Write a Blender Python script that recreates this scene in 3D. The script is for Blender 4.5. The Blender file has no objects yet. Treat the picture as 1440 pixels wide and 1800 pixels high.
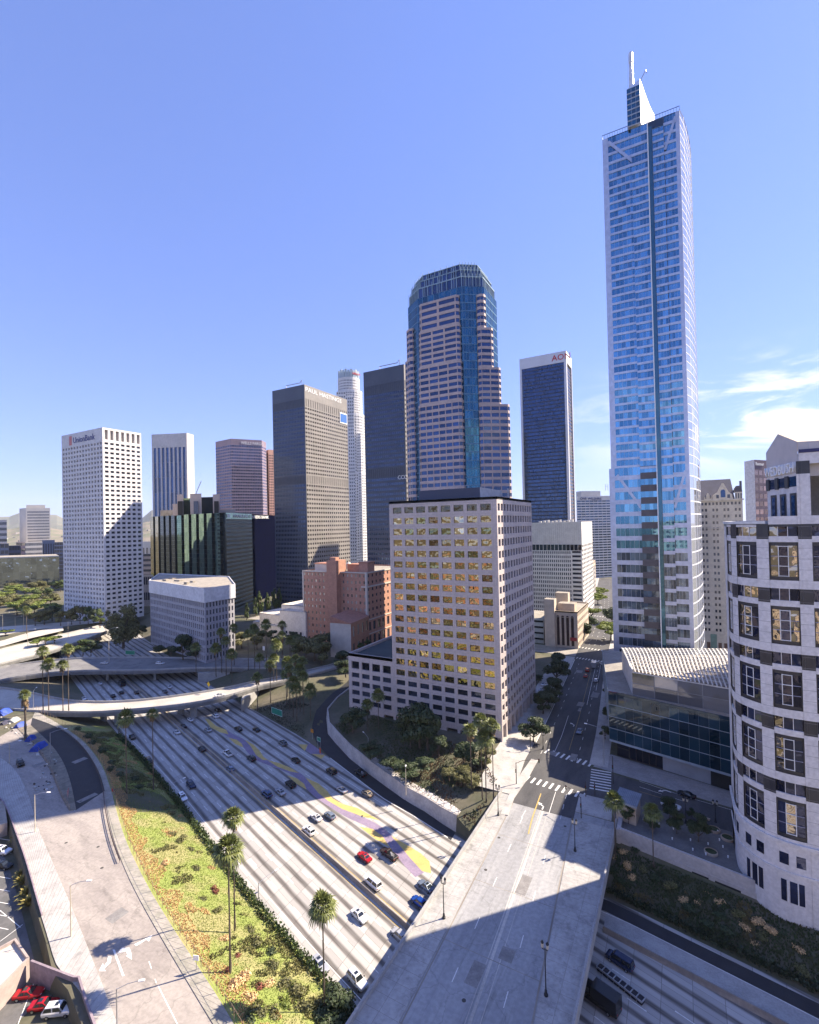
import bpy, bmesh, math, random
from mathutils import Vector, Matrix, noise
from mathutils.geometry import delaunay_2d_cdt
random.seed(11)
RAD = math.radians
S = bpy.context.scene
COL = S.collection
# ------------------------------------------------------------------ camera
FPX, CYP, CAMH = 846.6, 914.33, 78.0
YAW, PIT, ROLL = RAD(29.303), RAD(.592), RAD(1.273)
F0 = Vector((-math.sin(YAW), math.cos(YAW), 0)); R0 = Vector((math.cos(YAW), math.sin(YAW), 0)); ZZ = Vector((0, 0, 1))
CF = F0*math.cos(PIT)+ZZ*math.sin(PIT); CU0 = ZZ*math.cos(PIT)-F0*math.sin(PIT)
CR = R0*math.cos(ROLL)-CU0*math.sin(ROLL); CU = R0*math.sin(ROLL)+CU0*math.cos(ROLL)
CAM = Vector((0, 0, CAMH))
cd = bpy.data.cameras.new("camera"); cam = bpy.data.objects.new("camera", cd); COL.objects.link(cam)
cam.matrix_world = Matrix(((CR.x, CU.x, -CF.x, 0), (CR.y, CU.y, -CF.y, 0), (CR.z, CU.z, -CF.z, CAMH), (0, 0, 0, 1)))
cd.sensor_fit = 'VERTICAL'; cd.sensor_height = 24.0; cd.lens = 24.0*FPX/1800
cd.shift_y = (CYP-900)/1800
cd.clip_start = .5; cd.clip_end = 60000
S.camera = cam
S.render.resolution_x, S.render.resolution_y = 819, 1024
# ------------------------------------------------------------------ light
SUN_AZ, SUN_EL = 48.0, 41.5     # azimuth from +X towards +Y
sd = bpy.data.lights.new("sun", 'SUN'); sun = bpy.data.objects.new("sun", sd); COL.objects.link(sun)
sd.energy = 4.5; sd.angle = RAD(.5); sd.color = (1, .86, .67)
sv = Vector((math.cos(RAD(SUN_AZ))*math.cos(RAD(SUN_EL)), math.sin(RAD(SUN_AZ))*math.cos(RAD(SUN_EL)), math.sin(RAD(SUN_EL))))
sun.rotation_euler = sv.to_track_quat('Z', 'Y').to_euler(); sun.location = (0, 0, 500)
W = bpy.data.worlds.new("World"); S.world = W; W.use_nodes = True
nt = W.node_tree; nt.nodes.clear()
def nn(t, typ, **k):
    n = t.nodes.new(typ)
    for a, b in k.items(): setattr(n, a, b)
    return n
sky = nn(nt, 'ShaderNodeTexSky', sky_type='NISHITA', sun_disc=False, sun_elevation=RAD(SUN_EL), sun_rotation=RAD(90-SUN_AZ), altitude=100, air_density=1.0, dust_density=.1, ozone_density=4.0)
bg = nn(nt, 'ShaderNodeBackground'); out = nn(nt, 'ShaderNodeOutputWorld'); bg.inputs[1].default_value = .103
# thin clouds low on the right, laid out by direction in the sky
tc = nn(nt, 'ShaderNodeTexCoord'); sep = nn(nt, 'ShaderNodeSeparateXYZ'); nt.links.new(tc.outputs['Generated'], sep.inputs[0])
mp = nn(nt, 'ShaderNodeMapping'); mp.inputs['Scale'].default_value = (3.2, 3.2, 13); nt.links.new(tc.outputs['Generated'], mp.inputs[0])
nz = nn(nt, 'ShaderNodeTexNoise'); nz.inputs['Scale'].default_value = 1.7; nz.inputs['Detail'].default_value = 7; nz.inputs['Roughness'].default_value = .58; nz.inputs['Distortion'].default_value = .5
nt.links.new(mp.outputs[0], nz.inputs['Vector'])
def mth(t, op, a, b=None, c=None, clamp=False):
    n = nn(t, 'ShaderNodeMath', operation=op, use_clamp=clamp)
    for i, x in enumerate((a, b, c)):
        if x is None: continue
        if isinstance(x, (int, float)): n.inputs[i].default_value = x
        else: t.links.new(x, n.inputs[i])
    return n.outputs[0]
def rng(t, x, a, b, c=0., d=1., smooth=True):
    n = nn(t, 'ShaderNodeMapRange', interpolation_type='SMOOTHSTEP' if smooth else 'LINEAR', clamp=True)
    t.links.new(x, n.inputs[0])
    for i, q in enumerate((a, b, c, d)): n.inputs[i+1].default_value = q
    return n.outputs[0]
band = mth(nt, 'MULTIPLY', rng(nt, sep.outputs[2], .06, .15), rng(nt, sep.outputs[2], .30, .19))
side = rng(nt, sep.outputs[0], -.28, .12)
cm = mth(nt, 'MULTIPLY', mth(nt, 'MULTIPLY', band, side), rng(nt, nz.outputs[0], .43, .60))
mx = nn(nt, 'ShaderNodeMix', data_type='RGBA'); nt.links.new(cm, mx.inputs[0]); gm_ = nn(nt, 'ShaderNodeGamma'); gm_.inputs[1].default_value = .6; nt.links.new(sky.outputs[0], gm_.inputs[0])
tn_ = nn(nt, 'ShaderNodeMix', data_type='RGBA', blend_type='MULTIPLY'); tn_.inputs[0].default_value = 1; nt.links.new(gm_.outputs[0], tn_.inputs[6]); tn_.inputs[7].default_value = (.84, .95, 1.62, 1)
nt.links.new(tn_.outputs[2], mx.inputs[6]); mx.inputs[7].default_value = (4.6, 4.6, 4.7, 1)
nt.links.new(mx.outputs[2], bg.inputs[0]); nt.links.new(bg.outputs[0], out.inputs[0])
S.view_settings.view_transform = 'Standard'; S.view_settings.look = 'None'; S.view_settings.gamma = 1; S.view_settings.exposure = 1.52
S.cycles.max_bounces = 6; S.cycles.diffuse_bounces = 3; S.cycles.glossy_bounces = 3; S.cycles.transmission_bounces = 3
S.cycles.sample_clamp_indirect = 6; S.cycles.use_denoising = True
# ------------------------------------------------------------------ where things stand
def ray(x, y): return CR*((x-720)/FPX)+CU*((CYP-y)/FPX)+CF
def P(x, y, z=0.):
    d = ray(x, y); return CAM+d*((z-CAMH)/d.z)
def proj(p):
    d = Vector(p)-CAM; k = max(d.dot(CF), .01); return 720+FPX*d.dot(CR)/k, CYP-FPX*d.dot(CU)/k
def at(x, y, Y):
    d = ray(x, y); t = Y/d.y; return Vector((d.x*t, Y, CAMH+d.z*t))
def atx(x, y, X):
    d = ray(x, y); t = X/d.x; return Vector((X, d.y*t, CAMH+d.z*t))
def atD(x, y, D):            # at distance D along the view axis
    return CAM+ray(x, y)*D
def ztop(xy, py):
    lo, hi = -60., 700.
    for _ in range(50):
        m = (lo+hi)/2
        if proj((xy[0], xy[1], m))[1] > py: lo = m
        else: hi = m
    return lo
# ------------------------------------------------------------------ mesh builder
class MB:
    def __init__(s): s.v = []; s.f = []; s.m = []; s.uv = None
    def poly(s, pts, m=0):
        i = len(s.v); s.v += [tuple(p) for p in pts]; s.f.append(tuple(range(i, i+len(pts)))); s.m.append(m)
    def box(s, x0, x1, y0, y1, z0, z1, m=0):
        s.prism([(x0, y0), (x1, y0), (x1, y1), (x0, y1)], z0, z1, m)
    def prism(s, pl, z0, z1, m=0, mt=None, bottom=True):
        n = len(pl); i = len(s.v)
        zf = z0 if isinstance(z0, (list, tuple)) else [z0]*n
        zt = z1 if isinstance(z1, (list, tuple)) else [z1]*n
        s.v += [(p[0], p[1], zf[k]) for k, p in enumerate(pl)]+[(p[0], p[1], zt[k]) for k, p in enumerate(pl)]
        for k in range(n):
            j = (k+1) % n; s.f.append((i+k, i+j, i+n+j, i+n+k)); s.m.append(m)
        s.f.append(tuple(i+n+k for k in range(n))); s.m.append(m if mt is None else mt)
        if bottom: s.f.append(tuple(i+n-1-k for k in range(n))); s.m.append(m)
    def bar(s, a, b, w, h, m=0, up=ZZ):
        a = Vector(a); b = Vector(b); d = (b-a).normalized(); x = d.cross(up)
        if x.length < 1e-4: x = d.cross(Vector((1, 0, 0)))
        x.normalize(); y = x.cross(d); i = len(s.v)
        for p in (a, b):
            for q, r in ((-1, -1), (1, -1), (1, 1), (-1, 1)): s.v.append(tuple(p+x*(q*w/2)+y*(r*h/2)))
        for k in range(4):
            j = (k+1) % 4; s.f.append((i+k, i+j, i+4+j, i+4+k)); s.m.append(m)
        s.f += [(i+3, i+2, i+1, i), (i+4, i+5, i+6, i+7)]; s.m += [m, m]
    def tube(s, pts, rad, n=8, m=0, cap=True):
        pts = [Vector(p) for p in pts]; i0 = len(s.v)
        if not isinstance(rad, (list, tuple)): rad = [rad]*len(pts)
        for k, p in enumerate(pts):
            d = (pts[min(k+1, len(pts)-1)]-pts[max(k-1, 0)]).normalized()
            x = d.cross(ZZ)
            if x.length < 1e-3: x = Vector((1, 0, 0))
            x.normalize(); y = x.cross(d)
            for q in range(n):
                a = 2*math.pi*q/n; s.v.append(tuple(p+(x*math.cos(a)+y*math.sin(a))*rad[k]))
        for k in range(len(pts)-1):
            for q in range(n):
                r = (q+1) % n; a = i0+k*n; s.f.append((a+q, a+r, a+n+r, a+n+q)); s.m.append(m)
        if cap:
            s.f.append(tuple(i0+n-1-q for q in range(n))); s.f.append(tuple(i0+(len(pts)-1)*n+q for q in range(n))); s.m += [m, m]
    def strip(s, A, B, m=0):
        """quads between two polylines of the same length"""
        for k in range(len(A)-1): s.poly((A[k], A[k+1], B[k+1], B[k]), m)
    def build(s, name, mats, parent=None, base=None, smooth=False, kind=None):
        if parent is not None and base is None: base = parent.location if parent.parent is None else parent['_b']
        b = Vector(base) if base is not None else Vector((0, 0, 0))
        me = bpy.data.meshes.new(name)
        me.from_pydata([(v[0]-b.x, v[1]-b.y, v[2]-b.z) for v in s.v], [], s.f)
        if not isinstance(mats, (list, tuple)): mats = [mats]
        for q in mats: me.materials.append(q)
        if any(s.m): me.polygons.foreach_set('material_index', s.m)
        if smooth: me.polygons.foreach_set('use_smooth', [True]*len(s.f))
        if s.uv:
            u = me.uv_layers.new(name='uv')
            u.data.foreach_set('uv', [c for p in s.uv for c in p])
        o = bpy.data.objects.new(name, me); COL.objects.link(o)
        if parent is not None: o.parent = parent; o['_b'] = tuple(b)
        elif base is not None: o.location = b
        if kind: o['kind'] = kind
        return o
def thing(name, label, cat, loc=(0, 0, 0), group=None, rz=0):
    o = bpy.data.objects.new(name, None); COL.objects.link(o); o.location = loc; o.rotation_euler = (0, 0, rz)
    o.empty_display_size = .5; o['label'] = label; o['category'] = cat
    if group: o['group'] = group
    return o
def tag(o, label, cat, group=None):
    o['label'] = label; o['category'] = cat
    if group: o['group'] = group
    return o
def dup(root, loc, rz=0, sc=1, label=None, group=None, paint=None):
    def cp(o, par):
        c = o.copy(); COL.objects.link(c); c.parent = par
        for ch in kids.get(o.name, ()): cp(ch, c)
        if paint and c.type == 'MESH':
            for i, sl in enumerate(c.material_slots):
                if sl.material and sl.material.name == 'car_paint_base':
                    sl.link = 'OBJECT'; sl.material = paint
        return c
    kids = {}
    def col(o):
        kids[o.name] = list(o.children)
        for c in o.children: col(c)
    col(root)
    r = cp(root, None); r.location = loc; r.rotation_euler = (0, 0, rz); r.scale = (sc, sc, sc) if isinstance(sc, (int, float)) else sc
    if label: r['label'] = label
    if group: r['group'] = group
    return r
ORD = "first second third fourth fifth sixth seventh eighth ninth tenth eleventh twelfth thirteenth fourteenth fifteenth sixteenth seventeenth eighteenth nineteenth twentieth".split()
ORD += ["twenty-"+x for x in ORD[:9]]+["thirtieth"]+["thirty-"+x for x in ORD[:9]]+["fortieth"]+["forty-"+x for x in ORD[:9]]
# ------------------------------------------------------------------ materials
MATS = {}
def lin(c): return tuple(c)+(1,) if len(c) == 3 else c
def M(name, col, col2=None, scale=.5, rough=.8, metal=0., bump=0., spec=.5, stretch=(1, 1, 1), detail=4, island=0., lo=.35, hi=.65, fine=0., trans=0., crack=0., stain=0.):
    if name in MATS: return MATS[name]
    m = bpy.data.materials.new(name); m.use_nodes = True; t = m.node_tree; b = t.nodes['Principled BSDF']
    b.inputs['Roughness'].default_value = rough; b.inputs['Metallic'].default_value = metal; b.inputs['Specular IOR Level'].default_value = spec
    tcn = nn(t, 'ShaderNodeTexCoord'); mpn = nn(t, 'ShaderNodeMapping'); mpn.inputs['Scale'].default_value = stretch
    t.links.new(tcn.outputs['Object'], mpn.inputs[0])
    no = nn(t, 'ShaderNodeTexNoise'); no.inputs['Scale'].default_value = scale; no.inputs['Detail'].default_value = detail; no.inputs['Roughness'].default_value = .6
    t.links.new(mpn.outputs[0], no.inputs['Vector'])
    mxn = nn(t, 'ShaderNodeMix', data_type='RGBA'); mxn.inputs[6].default_value = lin(col); mxn.inputs[7].default_value = lin(col2 or tuple(c*.8 for c in col))
    t.links.new(rng(t, no.outputs[0], lo, hi), mxn.inputs[0]); c = mxn.outputs[2]
    if fine:
        n2 = nn(t, 'ShaderNodeTexNoise'); n2.inputs['Scale'].default_value = fine; n2.inputs['Detail'].default_value = 3
        t.links.new(tcn.outputs['Object'], n2.inputs['Vector'])
        h = nn(t, 'ShaderNodeHueSaturation'); t.links.new(c, h.inputs['Color']); t.links.new(rng(t, n2.outputs[0], .3, .7, .90, 1.08), h.inputs['Value']); c = h.outputs[0]
    if crack:
        dn = nn(t, 'ShaderNodeTexNoise'); dn.inputs['Scale'].default_value = .5; dn.inputs['Detail'].default_value = 4; t.links.new(tcn.outputs['Object'], dn.inputs['Vector'])
        va = nn(t, 'ShaderNodeMix', data_type='VECTOR'); va.inputs[0].default_value = .06; t.links.new(tcn.outputs['Object'], va.inputs[4]); sc_ = nn(t, 'ShaderNodeVectorMath', operation='SCALE'); sc_.inputs[3].default_value = 40; t.links.new(dn.outputs['Color'], sc_.inputs[0]); t.links.new(sc_.outputs[0], va.inputs[5])
        vo = nn(t, 'ShaderNodeTexVoronoi', feature='DISTANCE_TO_EDGE'); vo.inputs['Scale'].default_value = crack; t.links.new(va.outputs[1], vo.inputs['Vector'])
        h = nn(t, 'ShaderNodeHueSaturation'); t.links.new(c, h.inputs['Color']); t.links.new(rng(t, vo.outputs['Distance'], .0, .012, .80, 1.), h.inputs['Value']); c = h.outputs[0]
    if stain:
        sn = nn(t, 'ShaderNodeTexNoise'); sn.inputs['Scale'].default_value = stain; sn.inputs['Detail'].default_value = 8; sn.inputs['Roughness'].default_value = .7; t.links.new(mpn.outputs[0], sn.inputs['Vector'])
        h = nn(t, 'ShaderNodeHueSaturation'); t.links.new(c, h.inputs['Color']); t.links.new(rng(t, sn.outputs[0], .50, .72, 1., .66), h.inputs['Value']); c = h.outputs[0]
    if island:
        g = nn(t, 'ShaderNodeNewGeometry'); h = nn(t, 'ShaderNodeHueSaturation'); t.links.new(c, h.inputs['Color'])
        t.links.new(rng(t, g.outputs['Random Per Island'], 0, 1, 1-island, 1+island, False), h.inputs['Value']); c = h.outputs[0]
    t.links.new(c, b.inputs['Base Color'])
    if bump:
        bu = nn(t, 'ShaderNodeBump'); bu.inputs['Strength'].default_value = bump; bu.inputs['Distance'].default_value = .1
        t.links.new(no.outputs[0], bu.inputs['Height']); t.links.new(bu.outputs[0], b.inputs['Normal'])
    if trans:
        tr = nn(t, 'ShaderNodeBsdfTranslucent'); t.links.new(c, tr.inputs[0]); ms = nn(t, 'ShaderNodeMixShader'); ms.inputs[0].default_value = trans
        o = t.nodes['Material Output']; t.links.new(b.outputs[0], ms.inputs[1]); t.links.new(tr.outputs[0], ms.inputs[2]); t.links.new(ms.outputs[0], o.inputs[0])
    MATS[name] = m; return m
def G(name, col, metal=.6, rough=.04, wav=.05, wscale=.25, tilt=.02, var=.35, spec=.8, vary=None):
    """office glass: reflective, each pane a little out of true"""
    if name in MATS: return MATS[name]
    m = bpy.data.materials.new(name); m.use_nodes = True; t = m.node_tree; b = t.nodes['Principled BSDF']
    b.inputs['Roughness'].default_value = rough; b.inputs['Metallic'].default_value = metal; b.inputs['Specular IOR Level'].default_value = spec
    g = nn(t, 'ShaderNodeNewGeometry'); oi = nn(t, 'ShaderNodeObjectInfo'); tcn = nn(t, 'ShaderNodeTexCoord')
    r = mth(t, 'FRACT', mth(t, 'ADD', g.outputs['Random Per Island'], oi.outputs['Random']))
    cr = nn(t, 'ShaderNodeMix', data_type='RGBA'); cr.inputs[6].default_value = lin(tuple(c*(1-var) for c in col)); cr.inputs[7].default_value = lin(vary or col)
    t.links.new(r, cr.inputs[0]); t.links.new(cr.outputs[2], b.inputs['Base Color'])
    cx = nn(t, 'ShaderNodeCombineXYZ'); t.links.new(mth(t, 'MULTIPLY', r, 40), cx.inputs[0]); t.links.new(mth(t, 'MULTIPLY', r, 93), cx.inputs[1])
    ad = nn(t, 'ShaderNodeVectorMath', operation='ADD'); t.links.new(tcn.outputs['Object'], ad.inputs[0]); t.links.new(cx.outputs[0], ad.inputs[1])
    no = nn(t, 'ShaderNodeTexNoise'); no.inputs['Scale'].default_value = wscale; no.inputs['Detail'].default_value = 1
    t.links.new(ad.outputs[0], no.inputs['Vector'])
    bu = nn(t, 'ShaderNodeBump'); bu.inputs['Strength'].default_value = 1; bu.inputs['Distance'].default_value = wav
    t.links.new(no.outputs[0], bu.inputs['Height']); t.links.new(bu.outputs[0], b.inputs['Normal'])
    MATS[name] = m; return m
# ------------------------------------------------------------------ buildings
SPLIT = set('dark_panel brace roof_rail fin slot roof_plant roof_house penthouse corner_column roof_box plant_tower plant_slot plant_glass davit coping cornice quoin gable window_frame roof_railing joint_line'.split())
def split_mb(mb):
    par = list(range(len(mb.f)))
    def find(i):
        while par[i] != i: par[i] = par[par[i]]; i = par[i]
        return i
    seen = {}
    for i, f in enumerate(mb.f):
        for v in f:
            k = tuple(round(c, 2) for c in mb.v[v])
            if k in seen: par[find(i)] = find(seen[k])
            else: seen[k] = i
    gr = {}
    for i in range(len(mb.f)): gr.setdefault(find(i), []).append(i)
    r = []
    for fs in gr.values():
        q = MB(); mp_ = {}
        for i in fs:
            idx = []
            for v in mb.f[i]:
                if v not in mp_: mp_[v] = len(q.v); q.v.append(mb.v[v])
                idx.append(mp_[v])
            q.f.append(tuple(idx)); q.m.append(mb.m[i])
        r.append(q)
    return r
def parea(q):
    n = len(q); pr = [proj(p) for p in q]
    return abs(sum(pr[i][0]*pr[(i+1) % n][1]-pr[(i+1) % n][0]*pr[i][1] for i in range(n)))/2*(819/1440)**2
def inview(q):
    x, y = proj(q[0]); return -40 < x < 1480 and -40 < y < 1840 and (Vector(q[0])-CAM).dot(CF) > 1
def FRAMEM(): return M('frame_bronze', (.05, .04, .03), None, rough=.4)
class Bld:
    def __init__(s, name, label, cat='building', loc=(0, 0, 0), group=None):
        s.t = thing(name, label, cat, loc, group); s.walls = {}; s.panes = {}
    def w(s, part='wall', mat=None):
        if part not in s.walls: s.walls[part] = (MB(), [])
        mb, ml = s.walls[part]
        if mat is not None and mat not in ml: ml.append(mat)
        return mb, (ml.index(mat) if mat is not None else 0)
    def pane(s, q, mat, name='window', n=None):
        s.panes.setdefault(name, []).append((q, mat))
    def facade(s, p0, p1, z0, z1, cols, rows, wm, gm, ml=0., mr=0., mb=0., mt=0., cx=.15, cb=.25, ct=.15, rec=.35, part='wall', win='window', skip=None, gsel=None, mull=0, joints=None):
        """wall from p0 to p1 (left to right seen from outside) with a grid of windows set back by rec; cx, cb, ct are side, bottom and top margins of each cell"""
        p0 = Vector((p0[0], p0[1], 0)); p1 = Vector((p1[0], p1[1], 0)); L = (p1-p0).length; u = (p1-p0)/L; n = Vector((u.y, -u.x, 0))
        mbw, mi = s.w(part, wm)
        def pt(a, z, d=0.): return p0+u*a+n*d+ZZ*z
        def q(a0, a1, b0, b1, d=0., m=mi):
            if a1-a0 > 1e-4 and b1-b0 > 1e-4: mbw.poly((pt(a0, b0, d), pt(a1, b0, d), pt(a1, b1, d), pt(a0, b1, d)), m)
        A0, A1, B0, B1 = ml, L-mr, z0+mb, z1-mt
        q(0, A0, z0, z1); q(A1, L, z0, z1); q(A0, A1, z0, B0); q(A0, A1, B1, z1)
        cw = (A1-A0)/cols; ch = (B1-B0)/rows
        if joints:
            mm, mj = s.w('panel_joint', joints)
            for r in range(rows+1): mm.poly((pt(0, B0+r*ch-.03, .004), pt(L, B0+r*ch-.03, .004), pt(L, B0+r*ch+.03, .004), pt(0, B0+r*ch+.03, .004)), mj)
            for c in range(cols+1): mm.poly((pt(A0+c*cw-.03, z0, .004), pt(A0+c*cw+.03, z0, .004), pt(A0+c*cw+.03, z1, .004), pt(A0+c*cw-.03, z1, .004)), mj)
        if rec <= 0: q(A0, A1, B0, B1)
        for r in range(rows):
            y0 = B0+r*ch; w0 = y0+cb*ch; w1 = y0+ch*(1-ct)
            if rec > 0: q(A0, A1, y0, w0); q(A0, A1, w1, y0+ch)
            for c in range(cols):
                x0 = A0+c*cw; a0 = x0+cx*cw; a1 = x0+cw*(1-cx)
                if skip and skip(c, r):
                    if rec > 0: q(x0, x0+cw, w0, w1)
                    continue
                if rec > 0:
                    q(x0, a0, w0, w1); q(a1, x0+cw, w0, w1)
                    mbw.poly((pt(a0, w0), pt(a1, w0), pt(a1, w0, -rec), pt(a0, w0, -rec)), mi)
                    mbw.poly((pt(a0, w1, -rec), pt(a1, w1, -rec), pt(a1, w1), pt(a0, w1)), mi)
                    mbw.poly((pt(a0, w0), pt(a0, w0, -rec), pt(a0, w1, -rec), pt(a0, w1)), mi)
                    mbw.poly((pt(a1, w0, -rec), pt(a1, w0), pt(a1, w1), pt(a1, w1, -rec)), mi)
                for k in range(mull):
                    mm, mj = s.w('mullion', FRAMEM()); xm = a0+(a1-a0)*(k+1)/(mull+1); mm.poly((pt(xm-.04, w0, -rec+.03), pt(xm+.04, w0, -rec+.03), pt(xm+.04, w1, -rec+.03), pt(xm-.04, w1, -rec+.03)), mj)
                g = gsel(c, r) if gsel else gm
                s.pane((pt(a0, w0, -rec if rec > 0 else .06), pt(a1, w0, -rec if rec > 0 else .06), pt(a1, w1, -rec if rec > 0 else .06), pt(a0, w1, -rec if rec > 0 else .06)), g, win)
    def plain(s, p0, p1, z0, z1, mat, part='wall'):
        mbw, mi = s.w(part, mat); mbw.poly(((p0[0], p0[1], z0), (p1[0], p1[1], z0), (p1[0], p1[1], z1), (p0[0], p0[1], z1)), mi)
    def cap(s, pl, z, mat, part='roof'):
        mbw, mi = s.w(part, mat); mbw.poly([(p[0], p[1], z) for p in pl], mi)
    def solid(s, pl, z0, z1, mat, part='wall', mt=None):
        mbw, mi = s.w(part, mat)
        k = mi if mt is None else s.w(part, mt)[1]
        mbw.prism(pl, z0, z1, mi, k)
    def parapet(s, pl, z, h, mat, th=.5, part='parapet'):
        mbw, mi = s.w(part, mat); c = sum((Vector(p).to_2d() for p in pl), Vector((0, 0)))/len(pl)
        for i in range(len(pl)):
            a = Vector(pl[i]).to_2d(); b = Vector(pl[(i+1) % len(pl)]).to_2d(); d = (b-a).normalized(); nrm = Vector((-d.y, d.x))
            if nrm.dot(c-a) < 0: nrm = -nrm
            mbw.prism([a, b, b+nrm*th-d*th, a+nrm*th+d*th], z, z+h, mi)
    def done(s, lim=100, minpx=9.):
        base = s.t.location
        for part, (mb, ml) in s.walls.items():
            if not mb.f: continue
            ps = split_mb(mb) if part in SPLIT else [mb]
            for q in (ps if len(ps) <= 100 else [mb]):
                o = q.build(part, ml, s.t)
                if len(ps) > 100: o['kind'] = 'stuff'
        for name, ps in s.panes.items():
            sc = sorted(((parea(q) if inview(q) else 0., k) for k, (q, m) in enumerate(ps)), reverse=True)
            big = {k for a, k in sc[:lim] if a >= minpx}
            for k in sorted(big):
                q, m = ps[k]; mb = MB(); mb.poly(q); mb.build(name, m, s.t)
            rest = [ps[k] for k in range(len(ps)) if k not in big]
            if rest:
                ms = []; mb = MB()
                for q, m in rest:
                    if m not in ms: ms.append(m)
                    mb.poly(q, ms.index(m))
                o = mb.build(name, ms, s.t)
                if len(rest) > 1: o['kind'] = 'stuff'
        return s.t
def text(body, org, u, n, size, mat, parent, ext=.15, name='lettering', align='LEFT', font=None, squeeze=1.):
    c = bpy.data.curves.new('t', 'FONT'); c.body = body; c.size = size; c.extrude = ext; c.align_x = align; c.resolution_u = 2
    if squeeze != 1: c.space_character = 1.0
    o = bpy.data.objects.new('t', c); COL.objects.link(o)
    me = bpy.data.meshes.new_from_object(o.evaluated_get(bpy.context.evaluated_depsgraph_get()))
    bpy.data.objects.remove(o); bpy.data.curves.remove(c)
    u = Vector(u).normalized(); n = Vector(n).normalized(); up = n.cross(u)
    b = Vector(parent.location); mw = Matrix(((u.x*squeeze, up.x, n.x, org[0]-b.x), (u.y*squeeze, up.y, n.y, org[1]-b.y), (u.z*squeeze, up.z, n.z, org[2]-b.z), (0, 0, 0, 1)))
    me.transform(mw); me.name = name; me.materials.clear(); me.materials.append(mat)
    q = bpy.data.objects.new(name, me); COL.objects.link(q); q.parent = parent; q['_b'] = tuple(b)
    return q
# ------------------------------------------------------------------ palette
CONC = M('concrete', (.36, .355, .35), (.29, .288, .285), .35, .85, bump=.05, fine=3)
CONCD = M('concrete_dark', (.22, .21, .20), (.16, .155, .15), .3, .85, bump=.05, fine=3)
PAVE = M('pavement_concrete', (.44, .425, .405), (.365, .35, .335), .25, .85, fine=2., crack=.25, stain=.3)
DECKC = M('deck_concrete', (.335, .335, .335), (.262, .264, .27), .12, .8, stretch=(1.6, .12, 1), fine=1.2, crack=.09, stain=.35)
ASPH = M('asphalt', (.085, .083, .085), (.055, .055, .06), .12, .85, stretch=(1.4, .3, 1), fine=2.5, crack=.12, stain=.3)
ASPHN = M('new_asphalt', (.028, .029, .034), (.022, .022, .027), .3, .8, fine=4)
ASPHO = M('worn_asphalt', (.345, .31, .28), (.275, .245, .225), .12, .9, stretch=(.5, 1.6, 1), fine=1.5, crack=.10, stain=.25)
WHITE = M('road_paint_white', (.78, .77, .74), (.6, .6, .58), 2., .7)
YELLOW = M('road_paint_yellow', (.50, .34, .09), (.42, .30, .10), 2., .7)
ARTY = M('mural_yellow', (.58, .43, .14), (.49, .36, .12), .4, .8, fine=2); ARTP = M('mural_purple', (.27, .21, .29), (.22, .175, .25), .4, .8, fine=2)
METAL = M('galvanised_metal', (.45, .45, .46), (.35, .35, .37), 1, .45, .7); DARKM = M('dark_metal', (.03, .032, .035), None, 1, .5, .3)
WOOD = M('bark', (.13, .10, .075), (.08, .06, .045), 2, .9, bump=.3, stretch=(1, 1, .3)); PALMT = M('palm_bark', (.16, .125, .095), (.10, .08, .06), 3, .9, bump=.4, stretch=(1, 1, 3))
LEAF = M('leaf_green', (.10, .135, .035), (.06, .095, .03), .5, .6, island=.45, trans=.25); LEAFO = M('leaf_olive', (.17, .16, .06), (.11, .12, .045), .5, .6, island=.45, trans=.25)
LEAFD = M('leaf_dark', (.055, .08, .03), (.035, .055, .024), .5, .6, island=.4, trans=.2); LEAFL = M('leaf_lime', (.20, .24, .045), (.13, .18, .035), .5, .6, island=.4, trans=.3)
FROND = M('palm_frond', (.18, .20, .055), (.10, .125, .04), 1, .5, island=.4, trans=.2); DEADF = M('dead_frond', (.24, .165, .09), (.16, .11, .06), 1, .9, island=.35)
DRYG = M('dry_grass', (.64, .44, .22), (.55, .36, .17), .6, .9, island=.3); REDL = M('leaf_red', (.20, .06, .035), (.13, .05, .03), .5, .7, island=.4)
GLASSCAR = G('car_glass', (.02, .025, .03), metal=0, rough=.05, wav=0, var=.2, spec=.9)
# ------------------------------------------------------------------ the lie of the land
NT = [(-440, 168), (-345, 120), (-318, 111), (-285, 112.5), (-250, 103.6), (-221, 100.6), (-196, 96.8), (-172, 90.2), (-153.5, 83), (-143, 78.5), (-124, 70.6), (-104, 63.8), (-88, 59.2), (-76, 56), (-65, 53), (-48, 47.5), (-16, 38), (40, 20), (110, 0), (400, -88)]
NB = [(-430, 192), (-340, 157), (-270, 134.5), (-208, 116), (-182, 109.3), (-154, 100.8), (-132, 93.7), (-113, 87.3), (-93, 80.3), (-66.4, 72.6), (-49.7, 67.8), (-16, 58.5), (40, 41), (110, 20), (400, -68)]
RL = [P(580, 1332, -7), P(565, 1316, -6.6), P(553, 1300, -6), P(548, 1280, -5.4), P(555, 1250, -4), P(580, 1222, -3), P(608, 1201, -2), Vector((-160, 230, 0))]
RR = [P(802, 1462, -7), P(774, 1445, -7), P(747, 1425.5, -7), P(709, 1404, -7), P(649, 1360, -7), P(615, 1333, -6.7), P(590, 1306, -6.2), P(577, 1290, -5.6), P(574, 1262, -4.2), P(592, 1238, -3.2), P(612, 1219, -2.2), Vector((-145, 230, 0))]
FB = [(-116.5, 141.4), (-136, 148.8), (-174, 160.2), (-190, 165), (-230, 178), (-300, 203), (-440, 255)]
FBR = [(400, 2), (110, 86), (40, 104), (19.2, 109.2), (-17, 117), (-46, 118.8)]
WT = []
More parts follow.
